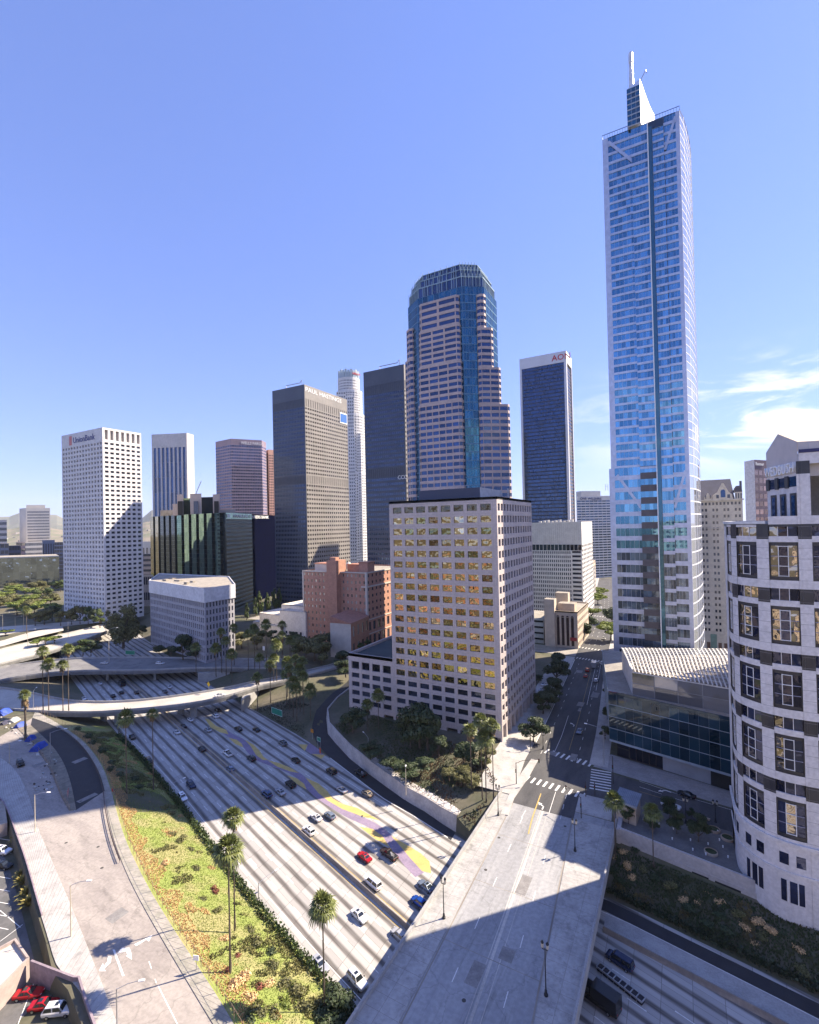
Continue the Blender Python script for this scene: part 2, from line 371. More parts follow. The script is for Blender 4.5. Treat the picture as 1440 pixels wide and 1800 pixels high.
for i, p in enumerate(RR[:-1]):
    d = (RR[min(i+1, len(RR)-1)]-RR[max(i-1, 0)]); d.z = 0; d.normalize(); n = Vector((d.y, -d.x, 0))
    if n.y < 0 and i < 6: n = -n
    if i >= 6 and n.x < 0: n = -n
    WT.append(Vector((p.x, p.y, 0))+n*.5+ZZ*min(0, (-3.2, -3.4, -3.6, -3.6, -3.2, -2.6, -2, -1.5, -.6, -.2, 0)[i]))
FT = [(400, 22), (110, 104), (40, 120.5), (14.4, 126.6), (-15, 133.2), (-16.5, 134.5), (-48, 134.5), (-60, 149), (-76, 156), (-95, 159), (-112, 163), (-124, 176), (-133, 200), (-141, 228)]
FT2 = [(-164, 230), (-172, 207), (-181, 188), (-198, 186), (-214, 192), (-240, 201), (-300, 226), (-445, 281)]
WF = [(40, 117.5), (14.0, 123.7), (-15, 129.6)]      # foot of the plaza wall, z -3
LOTT = [(-230, 66), (-200, 68), (-178, 65), (-165, 62), (-154.5, 59), (-139, 54.9), (-119, 49.2), (-108, 46.2), (-99, 43.4), (-93, 43.0), (-82.6, 40.5), (-70, 35), (-40, 25), (-40, -80), (-230, -80)]
LOTB = [(x+(.4 if x < -200 else 0)-(.4 if x > -45 else 0), y-.45 if y > -50 else y+.4) for x, y in LOTT]
def ground():
    V2, Z, E = [], [], []
    def chain(pts, z=None, close=False):
        i0 = len(V2)
        for k, p in enumerate(pts):
            V2.append(Vector((p[0], p[1]))); Z.append(z if z is not None else p[2])
        n = len(pts)
        E.extend((i0+k, i0+k+1) for k in range(n-1))
        if close: E.append((i0+n-1, i0))
    o = 9000
    chain([(-o, -o), (o, -o), (o, o), (-o, o)], 0, True)
    chain(NT, 0); chain(NB, -7.06); chain([(RL[0].x, RL[0].y)]+FB[1:], -7.06); chain(FBR+[(RR[0].x, RR[0].y)], -7.06)
    chain([p-ZZ*.06 for p in RL]); chain([p-ZZ*.06 for p in RR]); chain(WT); chain(FT, 0); chain(FT2, 0); chain(WF, -3)
    chain(LOTT, 0, True); chain(LOTB, -3.06, True)
    r = delaunay_2d_cdt(V2, E, [], 0, 1e-4)
    vs, fs, orig = r[0], r[2], r[3]
    zz = [Z[orig[k][0]] if orig[k] else 0 for k in range(len(vs))]
    mb = MB(); mb.v = [(v.x, v.y, zz[k]) for k, v in enumerate(vs)]; mb.f = [tuple(f) for f in fs]; mb.m = [0]*len(fs)
    g = mb.build('ground', M('earth', (.13, .115, .08), (.075, .08, .045), .06, .95, detail=8, fine=.8), kind='structure')
    return g
ground()
def lerp_y(L, x):
    L = sorted((p[0], p[1]) for p in L)
    for a, b in zip(L, L[1:]):
        if a[0] <= x <= b[0]: return a[1]+(b[1]-a[1])*(x-a[0])/(b[0]-a[0])
    a, b = (L[0], L[1]) if x < L[0][0] else (L[-2], L[-1])
    return a[1]+(b[1]-a[1])*(x-a[0])/(b[0]-a[0])
NL = lambda x: lerp_y(NB, x)+.3
ML = lambda x: 89.0-.3224*(x+54.8)
def FL(x):
    if x < -116.5: return lerp_y(FB, x)
    if x > -49: return lerp_y(FBR, x)-.2
    return lerp_y([(-116.5, 141.4), (RR[4].x, RR[4].y), (RR[3].x, RR[3].y), (RR[2].x, RR[2].y), (-49, 119.0)], x)-.3
# freeway concrete: u along, v across from the median (m); each lane carries its own dark oil and tyre track
def freeway_mat():
    m = bpy.data.materials.new('freeway_concrete'); m.use_nodes = True; t = m.node_tree; b = t.nodes['Principled BSDF']; b.inputs['Roughness'].default_value = .8
    uv = nn(t, 'ShaderNodeUVMap', uv_map='uv'); se = nn(t, 'ShaderNodeSeparateXYZ'); t.links.new(uv.outputs[0], se.inputs[0]); u, v = se.outputs[0], se.outputs[1]
    tcn = nn(t, 'ShaderNodeTexCoord')
    n1 = nn(t, 'ShaderNodeTexNoise'); n1.inputs['Scale'].default_value = .07; n1.inputs['Detail'].default_value = 6
    mp = nn(t, 'ShaderNodeMapping'); mp.inputs['Scale'].default_value = (.12, 1.6, 1); t.links.new(uv.outputs[0], mp.inputs[0]); t.links.new(tcn.outputs['Object'], n1.inputs[0])
    n2 = nn(t, 'ShaderNodeTexNoise'); n2.inputs['Scale'].default_value = 1; n2.inputs['Detail'].default_value = 5; t.links.new(mp.outputs[0], n2.inputs[0])
    fr = mth(t, 'FRACT', mth(t, 'DIVIDE', mth(t, 'ADD', v, mth(t, 'MULTIPLY', mth(t, 'SUBTRACT', n1.outputs[0], .5), .6)), 3.6))
    d = mth(t, 'ABSOLUTE', mth(t, 'SUBTRACT', fr, .5))
    track = mth(t, 'MULTIPLY', rng(t, d, .06, .24, 1., 0.), rng(t, n2.outputs[0], .3, .65, .7, 1.))
    c1 = nn(t, 'ShaderNodeMix', data_type='RGBA'); c1.inputs[6].default_value = (.44, .425, .40, 1); c1.inputs[7].default_value = (.35, .335, .32, 1); t.links.new(n2.outputs[0], c1.inputs[0])
    c2 = nn(t, 'ShaderNodeMix', data_type='RGBA'); t.links.new(mth(t, 'MULTIPLY', track, 1.0), c2.inputs[0]); t.links.new(c1.outputs[2], c2.inputs[6]); c2.inputs[7].default_value = (.10, .088, .08, 1)
    # slab joints
    ju = mth(t, 'FRACT', mth(t, 'DIVIDE', u, 5.2)); jj = mth(t, 'LESS_THAN', ju, .022)
    jv = mth(t, 'LESS_THAN', mth(t, 'FRACT', mth(t, 'DIVIDE', v, 3.6)), .02)
    rep = nn(t, 'ShaderNodeTexWhiteNoise', noise_dimensions='2D'); cx = nn(t, 'ShaderNodeCombineXYZ'); t.links.new(mth(t, 'FLOOR', mth(t, 'DIVIDE', u, 5.2)), cx.inputs[0]); t.links.new(mth(t, 'FLOOR', mth(t, 'DIVIDE', v, 3.6)), cx.inputs[1]); t.links.new(cx.outputs[0], rep.inputs['Vector'])
    h = nn(t, 'ShaderNodeHueSaturation'); t.links.new(c2.outputs[2], h.inputs['Color']); t.links.new(rng(t, rep.outputs['Value'], 0, 1, .86, 1.08), h.inputs['Value'])
    c3 = nn(t, 'ShaderNodeMix', data_type='RGBA'); t.links.new(mth(t, 'MULTIPLY', mth(t, 'MAXIMUM', jj, jv), .55), c3.inputs[0]); t.links.new(h.outputs[0], c3.inputs[6]); c3.inputs[7].default_value = (.07, .06, .055, 1)
    t.links.new(c3.outputs[2], b.inputs['Base Color']); return m
FWM = freeway_mat()
def freeway():
    mb = MB(); mb.uv = []; xs = [-440+i*10 for i in range(70)]
    for x0, x1 in zip(xs, xs[1:]):
        for A, B, sg in ((NL, ML, -1), (ML, FL, 1)):
            q = [(x0, A(x0)), (x0, B(x0)), (x1, B(x1)), (x1, A(x1))][::-1]
            mb.poly([(p[0], p[1], -7) for p in q])
            mb.uv += [(-p[0]*1.05, (p[1]-ML(p[0]))*.952) for p in q]
    mb.build('road', FWM, kind='structure')
freeway()
def resample(pts, n):
    pts = [Vector((p[0], p[1], p[2] if len(p) > 2 else 0)) for p in pts]; d = [0]
    for a, b in zip(pts, pts[1:]): d.append(d[-1]+(b-a).length)
    r = []; k = 0
    for i in range(n):
        t = d[-1]*i/(n-1)
        while k < len(d)-2 and d[k+1] < t: k += 1
        f = (t-d[k])/max(d[k+1]-d[k], 1e-6); r.append(pts[k].lerp(pts[k+1], min(f, 1)))
    return r
def smooth_line(pts, n, it=2):
    pts = [Vector((p[0], p[1], p[2] if len(p) > 2 else 0)) for p in pts]
    for _ in range(it):
        q = [pts[0]]
        for a, b in zip(pts, pts[1:]): q += [a.lerp(b, .25), a.lerp(b, .75)]
        pts = q+[pts[-1]]
    return resample(pts, n)
def offset(line, d):
    r = []
    for i, p in enumerate(line):
        t = line[min(i+1, len(line)-1)]-line[max(i-1, 0)]; t.z = 0; t.normalize(); r.append(p+Vector((t.y, -t.x, 0))*d)
    return r
def sheet(A, B, dz, mat, name='road', n=None):
    mb = MB(); up = ZZ*dz; mb.strip([p+up for p in A], [p+up for p in B]); o = mb.build(name, mat, kind='structure')
    me = o.data
    for p in me.polygons:
        if p.normal.z < 0: p.flip()
    return o
def line_mark(mb, line, w, dz, dash=None, gap=None, m=0, start=0):
    d = 0; L = sum((b-a).length for a, b in zip(line, line[1:]))
    segs = [(0, L)] if not dash else [(s, min(s+dash, L)) for s in [start+i*(dash+gap) for i in range(int(L/(dash+gap))+1)] if s < L]
    for s0, s1 in segs:
        n = 2 if dash else len(line)*2
        pr = None
        for i in range(n):
            s = s0+(s1-s0)*i/(n-1); acc = 0
            for a, b in zip(line, line[1:]):
                l = (b-a).length
                if acc+l >= s-1e-6:
                    p = a.lerp(b, (s-acc)/l); t = (b-a).normalized(); break
                acc += l
            nr = Vector((t.y, -t.x, 0)).normalized()*w/2; cur = (p-nr+ZZ*dz, p+nr+ZZ*dz)
            if pr: mb.poly((pr[0], pr[1], cur[1], cur[0]), m)
            pr = cur
def fline(f, off, x0, x1, n=12, z=-7):
    return [Vector((x, f(x)+off/.952, z)) for x in (x0+(x1-x0)*i/(n-1) for i in range(n))]
mk = MB()
for k in range(1, 5): line_mark(mk, fline(ML, -(3.6*k), 60, -400), .17, .012, 3.4, 7.6, start=k*2.3)
for k in range(1, 7): line_mark(mk, fline(ML, 3.6*k, 60, -400), .17, .012, 3.4, 7.6, start=k*3.1)
line_mark(mk, fline(ML, 3.6*7+.1, -58, -400), .2, .012)
line_mark(mk, fline(lambda x: lerp_y([(RL[0].x, RL[0].y), (P(677, 1406, -7).x, P(677, 1406, -7).y), (P(725.6, 1433, -7).x, P(725.6, 1433, -7).y), (P(793, 1476, -7).x, P(793, 1476, -7).y)], x), 0, -57, RL[0].x), .28, .012)
line_mark(mk, fline(NL, 2.0, 60, -400), .15, .012)
line_mark(mk, fline(ML, -1.1, 60, -400), .22, .012, m=1); line_mark(mk, fline(ML, 1.2, 60, -400), .16, .012, m=1)
def pxpoly(mb, pts, z, m=0): mb.poly([P(x, y, z) for x, y in pts], m)
sheet([Vector((x, FL(x)-4.4, -7)) for x in (-48, -30, -16, 0, 19, 40, 80)], [Vector((x, FL(x)-1., -7)) for x in (-48, -30, -16, 0, 19, 40, 80)], .009, ASPHN)
sheet([Vector((x, FL(x)-9.6, -7)) for x in (-16, 0, 19, 40, 80)], [Vector((x, FL(x)-4.5, -7)) for x in (-16, 0, 19, 40, 80)], .009, CONC)
line_mark(mk, [Vector((x, FL(x)-4.5, -7)) for x in (-48, -16, 0, 19, 60)], .14, .016)
# painted ribbon running along the lanes
cl = [(392, 1284), (405, 1293), (420, 1299), (430, 1306), (440, 1320), (453, 1333), (470, 1340), (487, 1346), (508, 1354), (525, 1362), (538, 1377), (552, 1391), (570, 1406), (600, 1424), (620, 1436), (650, 1447), (672, 1463), (690, 1480), (706, 1503), (724, 1524), (738, 1538)]
line_mark(mk, smooth_line([P(x, y, -7) for x, y in cl], 40), 2.6, .018, m=3)
for pts in ([(360, 1263), (367, 1264), (380, 1276), (398, 1283), (402, 1291), (386, 1287), (370, 1278)], [(402, 1297), (416, 1300), (425, 1307), (428, 1314), (414, 1308)],
            [(430, 1300), (446, 1309), (457, 1320), (464, 1331), (472, 1336), (462, 1336), (450, 1327), (441, 1312)], [(470, 1336), (490, 1341), (512, 1350), (526, 1359), (510, 1356), (488, 1348)],
            [(505, 1363), (522, 1368), (535, 1378), (539, 1388), (522, 1378)], [(537, 1367), (560, 1377), (576, 1391), (584, 1403), (602, 1413), (628, 1420), (668, 1442), (640, 1436), (602, 1422), (576, 1407), (560, 1394)],
            [(632, 1453), (655, 1457), (672, 1469), (685, 1489), (660, 1475)], [(688, 1469), (715, 1485), (740, 1500), (755, 1514), (758, 1535), (742, 1531), (722, 1509)], [(524, 1308), (541, 1309), (536, 1320)], [(548, 1325), (572, 1327), (565, 1334)]):
    pxpoly(mk, pts, -6.979, 2)
pxpoly(mk, [(541, 1309), (551, 1303), (560, 1316), (567, 1326), (546, 1325), (538, 1319)], -6.979, 3)
# ------------------------------------------------------------------ ramp, left street, overpass decks
sheet(resample(RL, 24), resample(RR[4:], 24), .03, ASPHN)
pt = MB(); A_ = [Vector((x, FL(x)+.1, -7)) for x in (-116, -105, -95, -85, -75, -65, -56)]
B_ = [P(*q, -7) for q in ((580, 1333), (625, 1366), (677, 1407), (700, 1419), (725.6, 1434), (760, 1456), (793, 1477))]
sheet(B_, A_, .009, ASPHN)
LCURB = smooth_line([P(x, y) for x, y in [(-40, 1318), (0, 1330), (30, 1355), (52, 1400), (64, 1450), (90, 1510), (125, 1592), (160, 1680), (194, 1767), (240, 1890)]], 40)
RCURB = smooth_line([P(x, y) for x, y in [(57, 1262), (100, 1277), (140, 1305), (170, 1345), (185, 1388), (187, 1420), (200, 1480), (233, 1560), (290, 1660), (374, 1800), (430, 1890)]], 50)
MEDL = smooth_line([P(x, y) for x, y in [(30, 1280), (70, 1322), (92, 1360), (104, 1395), (122, 1425)]], 20)
DKL = smooth_line([P(x, y) for x, y in [(54, 1275), (87, 1305), (110, 1335), (125, 1375), (134, 1424)]], 20)
LWALK = smooth_line([P(x, y) for x, y in [(-40, 1385), (0, 1402), (15, 1430), (25, 1460), (44, 1511), (67, 1594), (85, 1650), (100, 1706), (140, 1735), (165, 1800), (200, 1890)]], 40)
RWALK = smooth_line([(-249, 104), (-221, 101), (-196, 97.2), (-172, 90.6), (-153.5, 83.3), (-143, 78.7), (-124, 70.7), (-104, 63.9), (-88, 59.3), (-76, 56.1), (-65, 53.1), (-48, 47.6)], 50)
sheet(LCURB, RCURB[::1][:50] if False else resample(RCURB, 40), .004, ASPHO)
DKR = smooth_line([P(x, y) for x, y in [(57, 1262), (100, 1277), (140, 1305), (170, 1345), (183, 1375), (186, 1389)]], 20); sheet(DKL, DKR, .010, ASPHN)
def walk(A, B, name='pavement', z=.15, mat=PAVE):
    mb = MB()
    for k in range(len(A)-1):
        q = [A[k], A[k+1], B[k+1], B[k]]; mb.prism([(p.x, p.y) for p in q], q[0].z-.05, q[0].z+z)
    mb.build(name, mat, kind='structure')
walk(LWALK, LCURB); walk(resample(RCURB, 50), RWALK, z=.12, mat=M('walk_grey', (.36, .33, .29), (.26, .25, .21), .3, .9, fine=2))
walk(MEDL, resample(DKL, 20), mat=M('median_dirt', (.24, .21, .17), (.15, .14, .11), .4, .95, fine=2))
line_mark(mk, resample(offset(DKL, .3), 30), .15, .014); line_mark(mk, offset(RCURB, -.55), .13, .014, m=1)
def arrow(mb, p, d, kind, z):
    d = Vector(d).normalized(); s = Vector((d.y, -d.x, 0)); p = Vector(p)
    def L(a, b): return p+d*a+s*b+ZZ*z
    if kind == 's':
        mb.poly((L(0, -.16), L(0, .16), L(2.2, .16), L(2.2, -.16))); mb.poly((L(2.1, -.55), L(2.1, .55), L(3.6, 0)))
    else:
        k = 1 if kind == 'r' else -1
        mb.poly((L(0, -.16), L(0, .16), L(1.5, .16), L(1.5, -.16))); mb.poly((L(1.2, -.16*k), L(1.5, -.16*k), L(2.3, .9*k), L(2.0, 1.1*k))); mb.poly((L(1.6, 1.35*k), L(2.7, .7*k), L(2.9, 1.9*k)))
pxpoly(mk, [(198, 1669), (202, 1669), (219, 1715), (215, 1716)], .016)
pxpoly(mk, [(190, 1680), (196, 1682), (195, 1692), (184, 1702), (186, 1707), (174, 1707), (181, 1693), (183, 1698), (189, 1690)], .016)
pxpoly(mk, [(228, 1666), (231, 1675), (232, 1687), (221, 1680), (224, 1679), (222, 1672), (206, 1676), (214, 1666)], .016)
pxpoly(mk, [(236, 1660), (252, 1652), (268, 1643), (262, 1655), (257, 1652), (240, 1663)], .016)
line_mark(mk, [P(278, 1733), P(312, 1800), P(350, 1880)], .15, .016); line_mark(mk, [P(262, 1690), P(275, 1728)], .13, .016, 2., 2.5)
line_mark(mk, [P(150, 1432), P(190, 1560), P(260, 1700)], .0, .016, 1, 90)
# overpasses
def overpass(name, label, far, near, th, mat_top, gr, piers, abut=(), lines=True):
    t = thing(name, label, 'overpass', ((far[0]+near[0])/2).to_tuple(), gr)
    n = 40; F_ = smooth_line(far, n); N_ = smooth_line(near, n)
    mb = MB()
    for k in range(n-1):
        q = [N_[k], N_[k+1], F_[k+1], F_[k]]; mb.prism([(p.x, p.y) for p in q], -th, .02, 0, 1)
    mb.build('deck', [CONC, mat_top], t)
    for L, sg in ((F_, 1), (N_, -1)):
        c = sum(F_+N_, Vector())/(2*n); L2 = offset(L, .35)
        if (L2[n//2]-c).length > (L[n//2]-c).length: L2 = offset(L, -.35)
        mb = MB()
        for k in range(n-1): mb.prism([(p.x, p.y) for p in (L[k], L[k+1], L2[k+1], L2[k])], -th-.02, .95)
        mb.build('parapet', CONC, t)
    for fr in [p for p in piers if not isinstance(p, tuple)]:
        i = int(fr*(n-1)); a, c = N_[i], F_[i]; d = (c-a).normalized(); e = Vector((-d.y, d.x, 0))
        for k in (.28, .72): q = a.lerp(c, k); mb = MB(); mb.prism([(q+d*u*1.6+e*v*.6).xy for u, v in ((-1, -1), (1, -1), (1, 1), (-1, 1))], -7.1, -th-.6); mb.build('pier', CONC, t)
        mb = MB(); q0, q1 = a.lerp(c, .08), a.lerp(c, .92); mb.prism([(q0-e*.7).xy, (q1-e*.7).xy, (q1+e*.7).xy, (q0+e*.7).xy], -th-.62, -th-.01); mb.build('pier_cap', CONC, t)
    for (x, y, w, l, a) in [p for p in piers if isinstance(p, tuple)]:
        mb = MB(); c, s_ = math.cos(a), math.sin(a)
        mb.prism([(x+c*u*w/2-s_*v*l/2, y+s_*u*w/2+c*v*l/2) for u, v in ((-1, -1), (1, -1), (1, 1), (-1, 1))], -7.1, -th-.01); mb.build('pier', CONCD if False else CONC, t)
    for pl in abut:
        mb = MB(); mb.prism(pl, -7.2, -th-.02); mb.build('abutment', CONC, t)
    return F_, N_
ovAf = [P(x, y) for x, y in [(-60, 1189), (0, 1174), (50, 1166), (120, 1159), (175, 1157), (265, 1156.5), (320, 1157.5), (360, 1158), (450, 1160), (540, 1160)]]
ovAn = [P(x, y) for x, y in [(-60, 1216), (0, 1197), (50, 1188), (115, 1181), (180, 1180), (250, 1180), (355, 1175), (430, 1176), (520, 1177)]]
dA = math.atan2(.55, .83)
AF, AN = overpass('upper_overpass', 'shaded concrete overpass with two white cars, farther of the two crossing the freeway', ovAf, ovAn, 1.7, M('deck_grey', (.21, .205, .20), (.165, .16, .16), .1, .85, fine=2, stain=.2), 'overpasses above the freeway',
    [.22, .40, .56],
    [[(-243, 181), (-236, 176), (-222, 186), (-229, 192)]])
ovBf = [P(x, y) for x, y in [(-60, 1206), (0, 1210), (50, 1218), (85, 1227), (125, 1234), (175, 1236.5), (225, 1234.5), (275, 1230), (340, 1221), (400, 1211), (440, 1201), (500, 1190), (560, 1176), (620, 1160)]]
ovBn = [P(x, y) for x, y in [(-60, 1242), (0, 1247), (60, 1252), (125, 1254), (175, 1254), (225, 1250), (300, 1244), (360, 1235), (420, 1220), (452, 1208), (505, 1198), (565, 1183), (625, 1166)]]
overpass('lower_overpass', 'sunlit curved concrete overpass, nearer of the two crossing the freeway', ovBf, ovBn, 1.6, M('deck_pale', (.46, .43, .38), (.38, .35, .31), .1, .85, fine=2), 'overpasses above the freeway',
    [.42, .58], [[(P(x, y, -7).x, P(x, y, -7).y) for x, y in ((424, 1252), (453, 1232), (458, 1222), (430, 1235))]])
# far left elevated roads
CF_ = [P(x, y) for x, y in [(-80, 1163), (0, 1143), (60, 1128), (100, 1118), (150, 1107), (190, 1096)]]; CN_ = [P(x, y) for x, y in [(-80, 1192), (0, 1168), (60, 1154), (100, 1142), (150, 1125), (195, 1108)]]
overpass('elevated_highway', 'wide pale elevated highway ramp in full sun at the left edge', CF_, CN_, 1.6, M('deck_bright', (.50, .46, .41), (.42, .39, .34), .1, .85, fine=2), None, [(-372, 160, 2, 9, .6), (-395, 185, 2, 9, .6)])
DF_ = [P(x, y) for x, y in [(-80, 1110), (0, 1102), (60, 1098), (150, 1091), (240, 1083)]]; DN_ = [P(x, y) for x, y in [(-80, 1126), (0, 1117), (60, 1107), (150, 1097), (240, 1089)]]
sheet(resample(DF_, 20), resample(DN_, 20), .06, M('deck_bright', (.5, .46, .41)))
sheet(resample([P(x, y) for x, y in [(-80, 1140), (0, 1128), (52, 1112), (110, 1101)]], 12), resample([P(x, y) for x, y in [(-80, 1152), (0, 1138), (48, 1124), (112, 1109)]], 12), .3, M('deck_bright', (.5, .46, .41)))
# ------------------------------------------------------------------ bridge of the boulevard
br = thing('road_bridge', 'wide concrete road bridge in the foreground carrying the boulevard over the freeway', 'bridge', (-31.5, 80, 0))
LC = lambda y: -40.4-(y-66)*.037; RC = lambda y: -21.8-(y-76)*.081
mb = MB(); mb.prism([(-47, 15), (-16, 15), (-16.4, 134.6), (-47, 134.6)], -1.7, -.02); mb.build('deck', DECKC, br)
ys = [15+i*8 for i in range(15)]+[131.]
mb = MB(); mb.strip([Vector((LC(y), y, 0)) for y in ys], [Vector((RC(y), y, 0)) for y in ys]); mb.f = [f[::-1] for f in mb.f]; mb.build('roadway', DECKC, br)
for A, B in ((lambda y: -46.65, LC), (RC, lambda y: -16.4)):
    mb = MB()
    for a, b in zip(ys, ys[1:]): mb.prism([(A(a), a), (B(a), a), (B(b), b), (A(b), b)], -.01, .17)
    mb.build('sidewalk', M('walk_bridge', (.385, .375, .36), (.32, .312, .30), .15, .85, fine=1.5, crack=.2, stain=.3), br)
for x in (-47., -16.35):
    mb = MB(); mb.box(x, x+.35, 15, 134.4, -1.75, 1.0); mb.box(x-.06, x+.41, 15, 134.4, 1.0, 1.1)
    mb.build('parapet', CONC, br)
    mb = MB(); mb.tube([(x+.17, 15, 1.35), (x+.17, 134, 1.35)], .04, 6)
    for i in range(40): mb.tube([(x+.17, 16+i*3, 1.09), (x+.17, 16+i*3, 1.35)], .03, 5)
    mb.build('railing', METAL, br)
for x in (-41, -31.5, -22):
    mb = MB(); mb.prism([(x-1.2, ML(x)-.9), (x+1.2, ML(x)-1.7), (x+1.2, ML(x)-.1), (x-1.2, ML(x)+.7)], -7.05, -1.71); mb.build('pier', CONC, br)
JM = [M('joint_pale', (.52, .49, .44), (.36, .34, .31), .2, .85, stretch=(1, .2, 1), fine=2), M('gutter_dirt', (.20, .17, .14), (.30, .27, .23), .3, .9, stretch=(1, .15, 1))]
for fr, dsh in ((.26, 1), (.50, 0), (.74, 1)):
    ln = [Vector((LC(y)+(RC(y)-LC(y))*fr, y, 0)) for y in ys]
    if dsh: line_mark(mk, ln, .13, .014, 3., 9.)
for fr, w in ((.02, .25), (.985, .3), (.485, .14), (.52, .5), (.60, .12)):
    bm_ = MB(); line_mark(bm_, [Vector((LC(y)+(RC(y)-LC(y))*fr, y, 0)) for y in ys], w, .008); bm_.build('joint', JM[1 if fr in (.02, .985) else 0], br)
for y in (31, 48, 65, 82, 99, 116):
    bm_ = MB(); bm_.poly([(LC(y), y, .011), (RC(y), y, .011), (RC(y+.12), y+.12, .011), (LC(y+.12), y+.12, .011)]); bm_.build('joint', JM[1], br)
js = MB()
for i in range(42):
    y = 18+i*2.75
    for a, c in ((-46.6, LC(y)-.05), (RC(y)+.05, -16.45)): js.poly([(a, y, .176), (c, y, .176), (c, y+.05, .176), (a, y+.05, .176)])
for a in (-44., -19.2): js.poly([(a, 18, .176), (a+.05, 18, .176), (a+.05, 132, .176), (a, 132, .176)])
for L0, L1, n in ((LWALK, LCURB, 40), (resample(RCURB, 50), RWALK, 50)):
    for i in range(1, n-1):
        for f in (0, .5):
            a, c = L0[i].lerp(L0[i+1], f), L1[i].lerp(L1[i+1], f); d = (c-a).normalized(); e = Vector((-d.y, d.x, 0))*.03; z = ZZ*(.155 if n == 40 else .126); js.poly([a-e+z, c-e+z, c+e+z, a+e+z])
js.build('pavement_joints', M('joint_dark', (.22, .20, .18), None), kind='structure')
# ------------------------------------------------------------------ the boulevard and its crossings
LC2 = [(LC(131)-.2, 131), (-45, 146), (-46.6, 159), (-46.8, 178), (-49, 208), (-52.4, 259), (-55, 294.5), (-59.9, 358), (-66.3, 425.5), (-82.6, 564), (-98, 700)]
RC2 = [(RC(131), 131), (-27, 146), (-27.2, 162), (-28.3, 182), (-30.2, 204), (-34.3, 248), (-37.9, 289), (-40.6, 331), (-47, 425), (-64, 564), (-80, 700)]
l2 = lambda y: lerp_y([(b, a) for a, b in LC2], y); r2 = lambda y: lerp_y([(b, a) for a, b in RC2], y)
ys2 = [131, 140, 146, 153, 162, 178, 195, 208, 230, 248, 270, 290, 330, 358, 390, 425, 490, 564, 620, 700]
sheet([Vector((l2(y), y, 0)) for y in ys2], [Vector((r2(y), y, 0)) for y in ys2], .012, ASPH)
sheet([Vector((-31, 144, 0)), Vector((60, 130, 0))], [Vector((-29, 161.5, 0)), Vector((60, 146, 0))], .008, ASPH)
sheet([Vector((-330, 296, 0)), Vector((60, 288, 0))], [Vector((-330, 314, 0)), Vector((60, 306, 0))], .008, M('asphalt_pale', (.34, .31, .28), (.26, .24, .22), .2, .9, fine=2))
sheet([Vector((-200, 424, 0)), Vector((60, 412, 0))], [Vector((-200, 440, 0)), Vector((60, 428, 0))], .008, M('asphalt_pale', (.3, .3, .3)))
sheet([Vector((-200, 590, 0)), Vector((60, 580, 0))], [Vector((-200, 606, 0)), Vector((60, 596, 0))], .008, M('asphalt_pale', (.3, .3, .3)))
for y0, y1 in ((134.6, 288), (313, 424), (440, 590), (606, 720)):
    n = 14; yy = [y0+(y1-y0)*i/n for i in range(n+1)]
    walk([Vector((l2(y)-(11 if y < 300 else 6), y, 0)) for y in yy], [Vector((l2(y), y, 0)) for y in yy])
for y0, y1 in ((134.6, 144.), (163, 286), (308, 412), (430, 580), (596, 720)):
    n = 10; yy = [y0+(y1-y0)*i/n for i in range(n+1)]
    walk([Vector((r2(y), y, 0)) for y in yy], [Vector((r2(y)+(9 if y < 150 else 5.5), y, 0)) for y in yy])
walk([P(x, y) for x, y in ((880, 1432), (893, 1402), (915, 1362), (934, 1335))], [P(x, y) for x, y in ((893, 1434), (904, 1404), (930, 1366), (946, 1337))], z=.21)
def crosswalk(a, b, n, l, w=.55):
    a = Vector(a); b = Vector(b); d = (b-a); u = d.normalized(); s = Vector((-u.y, u.x, 0))
    for i in range(n):
        c = a+d*((i+.5)/n); mk.poly((c-u*w/2-s*l/2, c+u*w/2-s*l/2, c+u*w/2+s*l/2, c-u*w/2+s*l/2))
def pz(x, y, z=.02): return P(x, y, z)
crosswalk(pz(957, 1319), pz(1043, 1345), 9, 3.4, .65); crosswalk(pz(922, 1367), pz(1032, 1401), 10, 3.4, .65); crosswalk(pz(1057, 1353), pz(1055, 1391), 8, 5.8, .6)
crosswalk((-54, 287, .02), (-39, 285, .02), 9, 3); crosswalk((-57, 312, .02), (-40, 309, .02), 9, 3); crosswalk((-66, 421, .02), (-47, 416, .02), 9, 3); crosswalk((-68, 443, .02), (-48, 440, .02), 8, 3)
V3 = lambda f, y: Vector((l2(y)+(r2(y)-l2(y))*f, y, 0))
line_mark(mk, [V3(.4, y) for y in (166, 180, 200)], .14, .02); line_mark(mk, [V3(.2, y) for y in (163, 200, 240, 280)], .13, .02, 2.5, 6); line_mark(mk, [V3(.62, y) for y in (170, 200, 240, 280)], .1, .02, m=1)
line_mark(mk, [V3(.8, y) for y in (163, 200, 240, 280)], .13, .02, 2.5, 6); line_mark(mk, [V3(.72, y) for y in (215, 245, 280)], .14, .02); line_mark(mk, [V3(.02, y) for y in (170, 200, 240, 283)], .3, .02)
line_mark(mk, [V3(.86, y) for y in (235, 260, 281)], .14, .02); line_mark(mk, [V3(.05, y) for y in (165.5, 165.6)], 8, .001)
for f in (.3, .5, .7): line_mark(mk, [V3(f, y) for y in (320, 360, 410)], .14, .02, 4, 8); line_mark(mk, [V3(f, y) for y in (450, 500, 580)], .14, .02, 4, 8)
line_mark(mk, [P(951, 1395), P(935, 1440), P(929, 1466)], .3, .022, m=1); line_mark(mk, [P(977, 1392), P(965, 1430)], .14, .022); line_mark(mk, [P(996, 1396), P(985, 1440)], .14, .022, 2.5, 3); line_mark(mk, [P(924, 1425), P(917, 1437)], .13, .022)
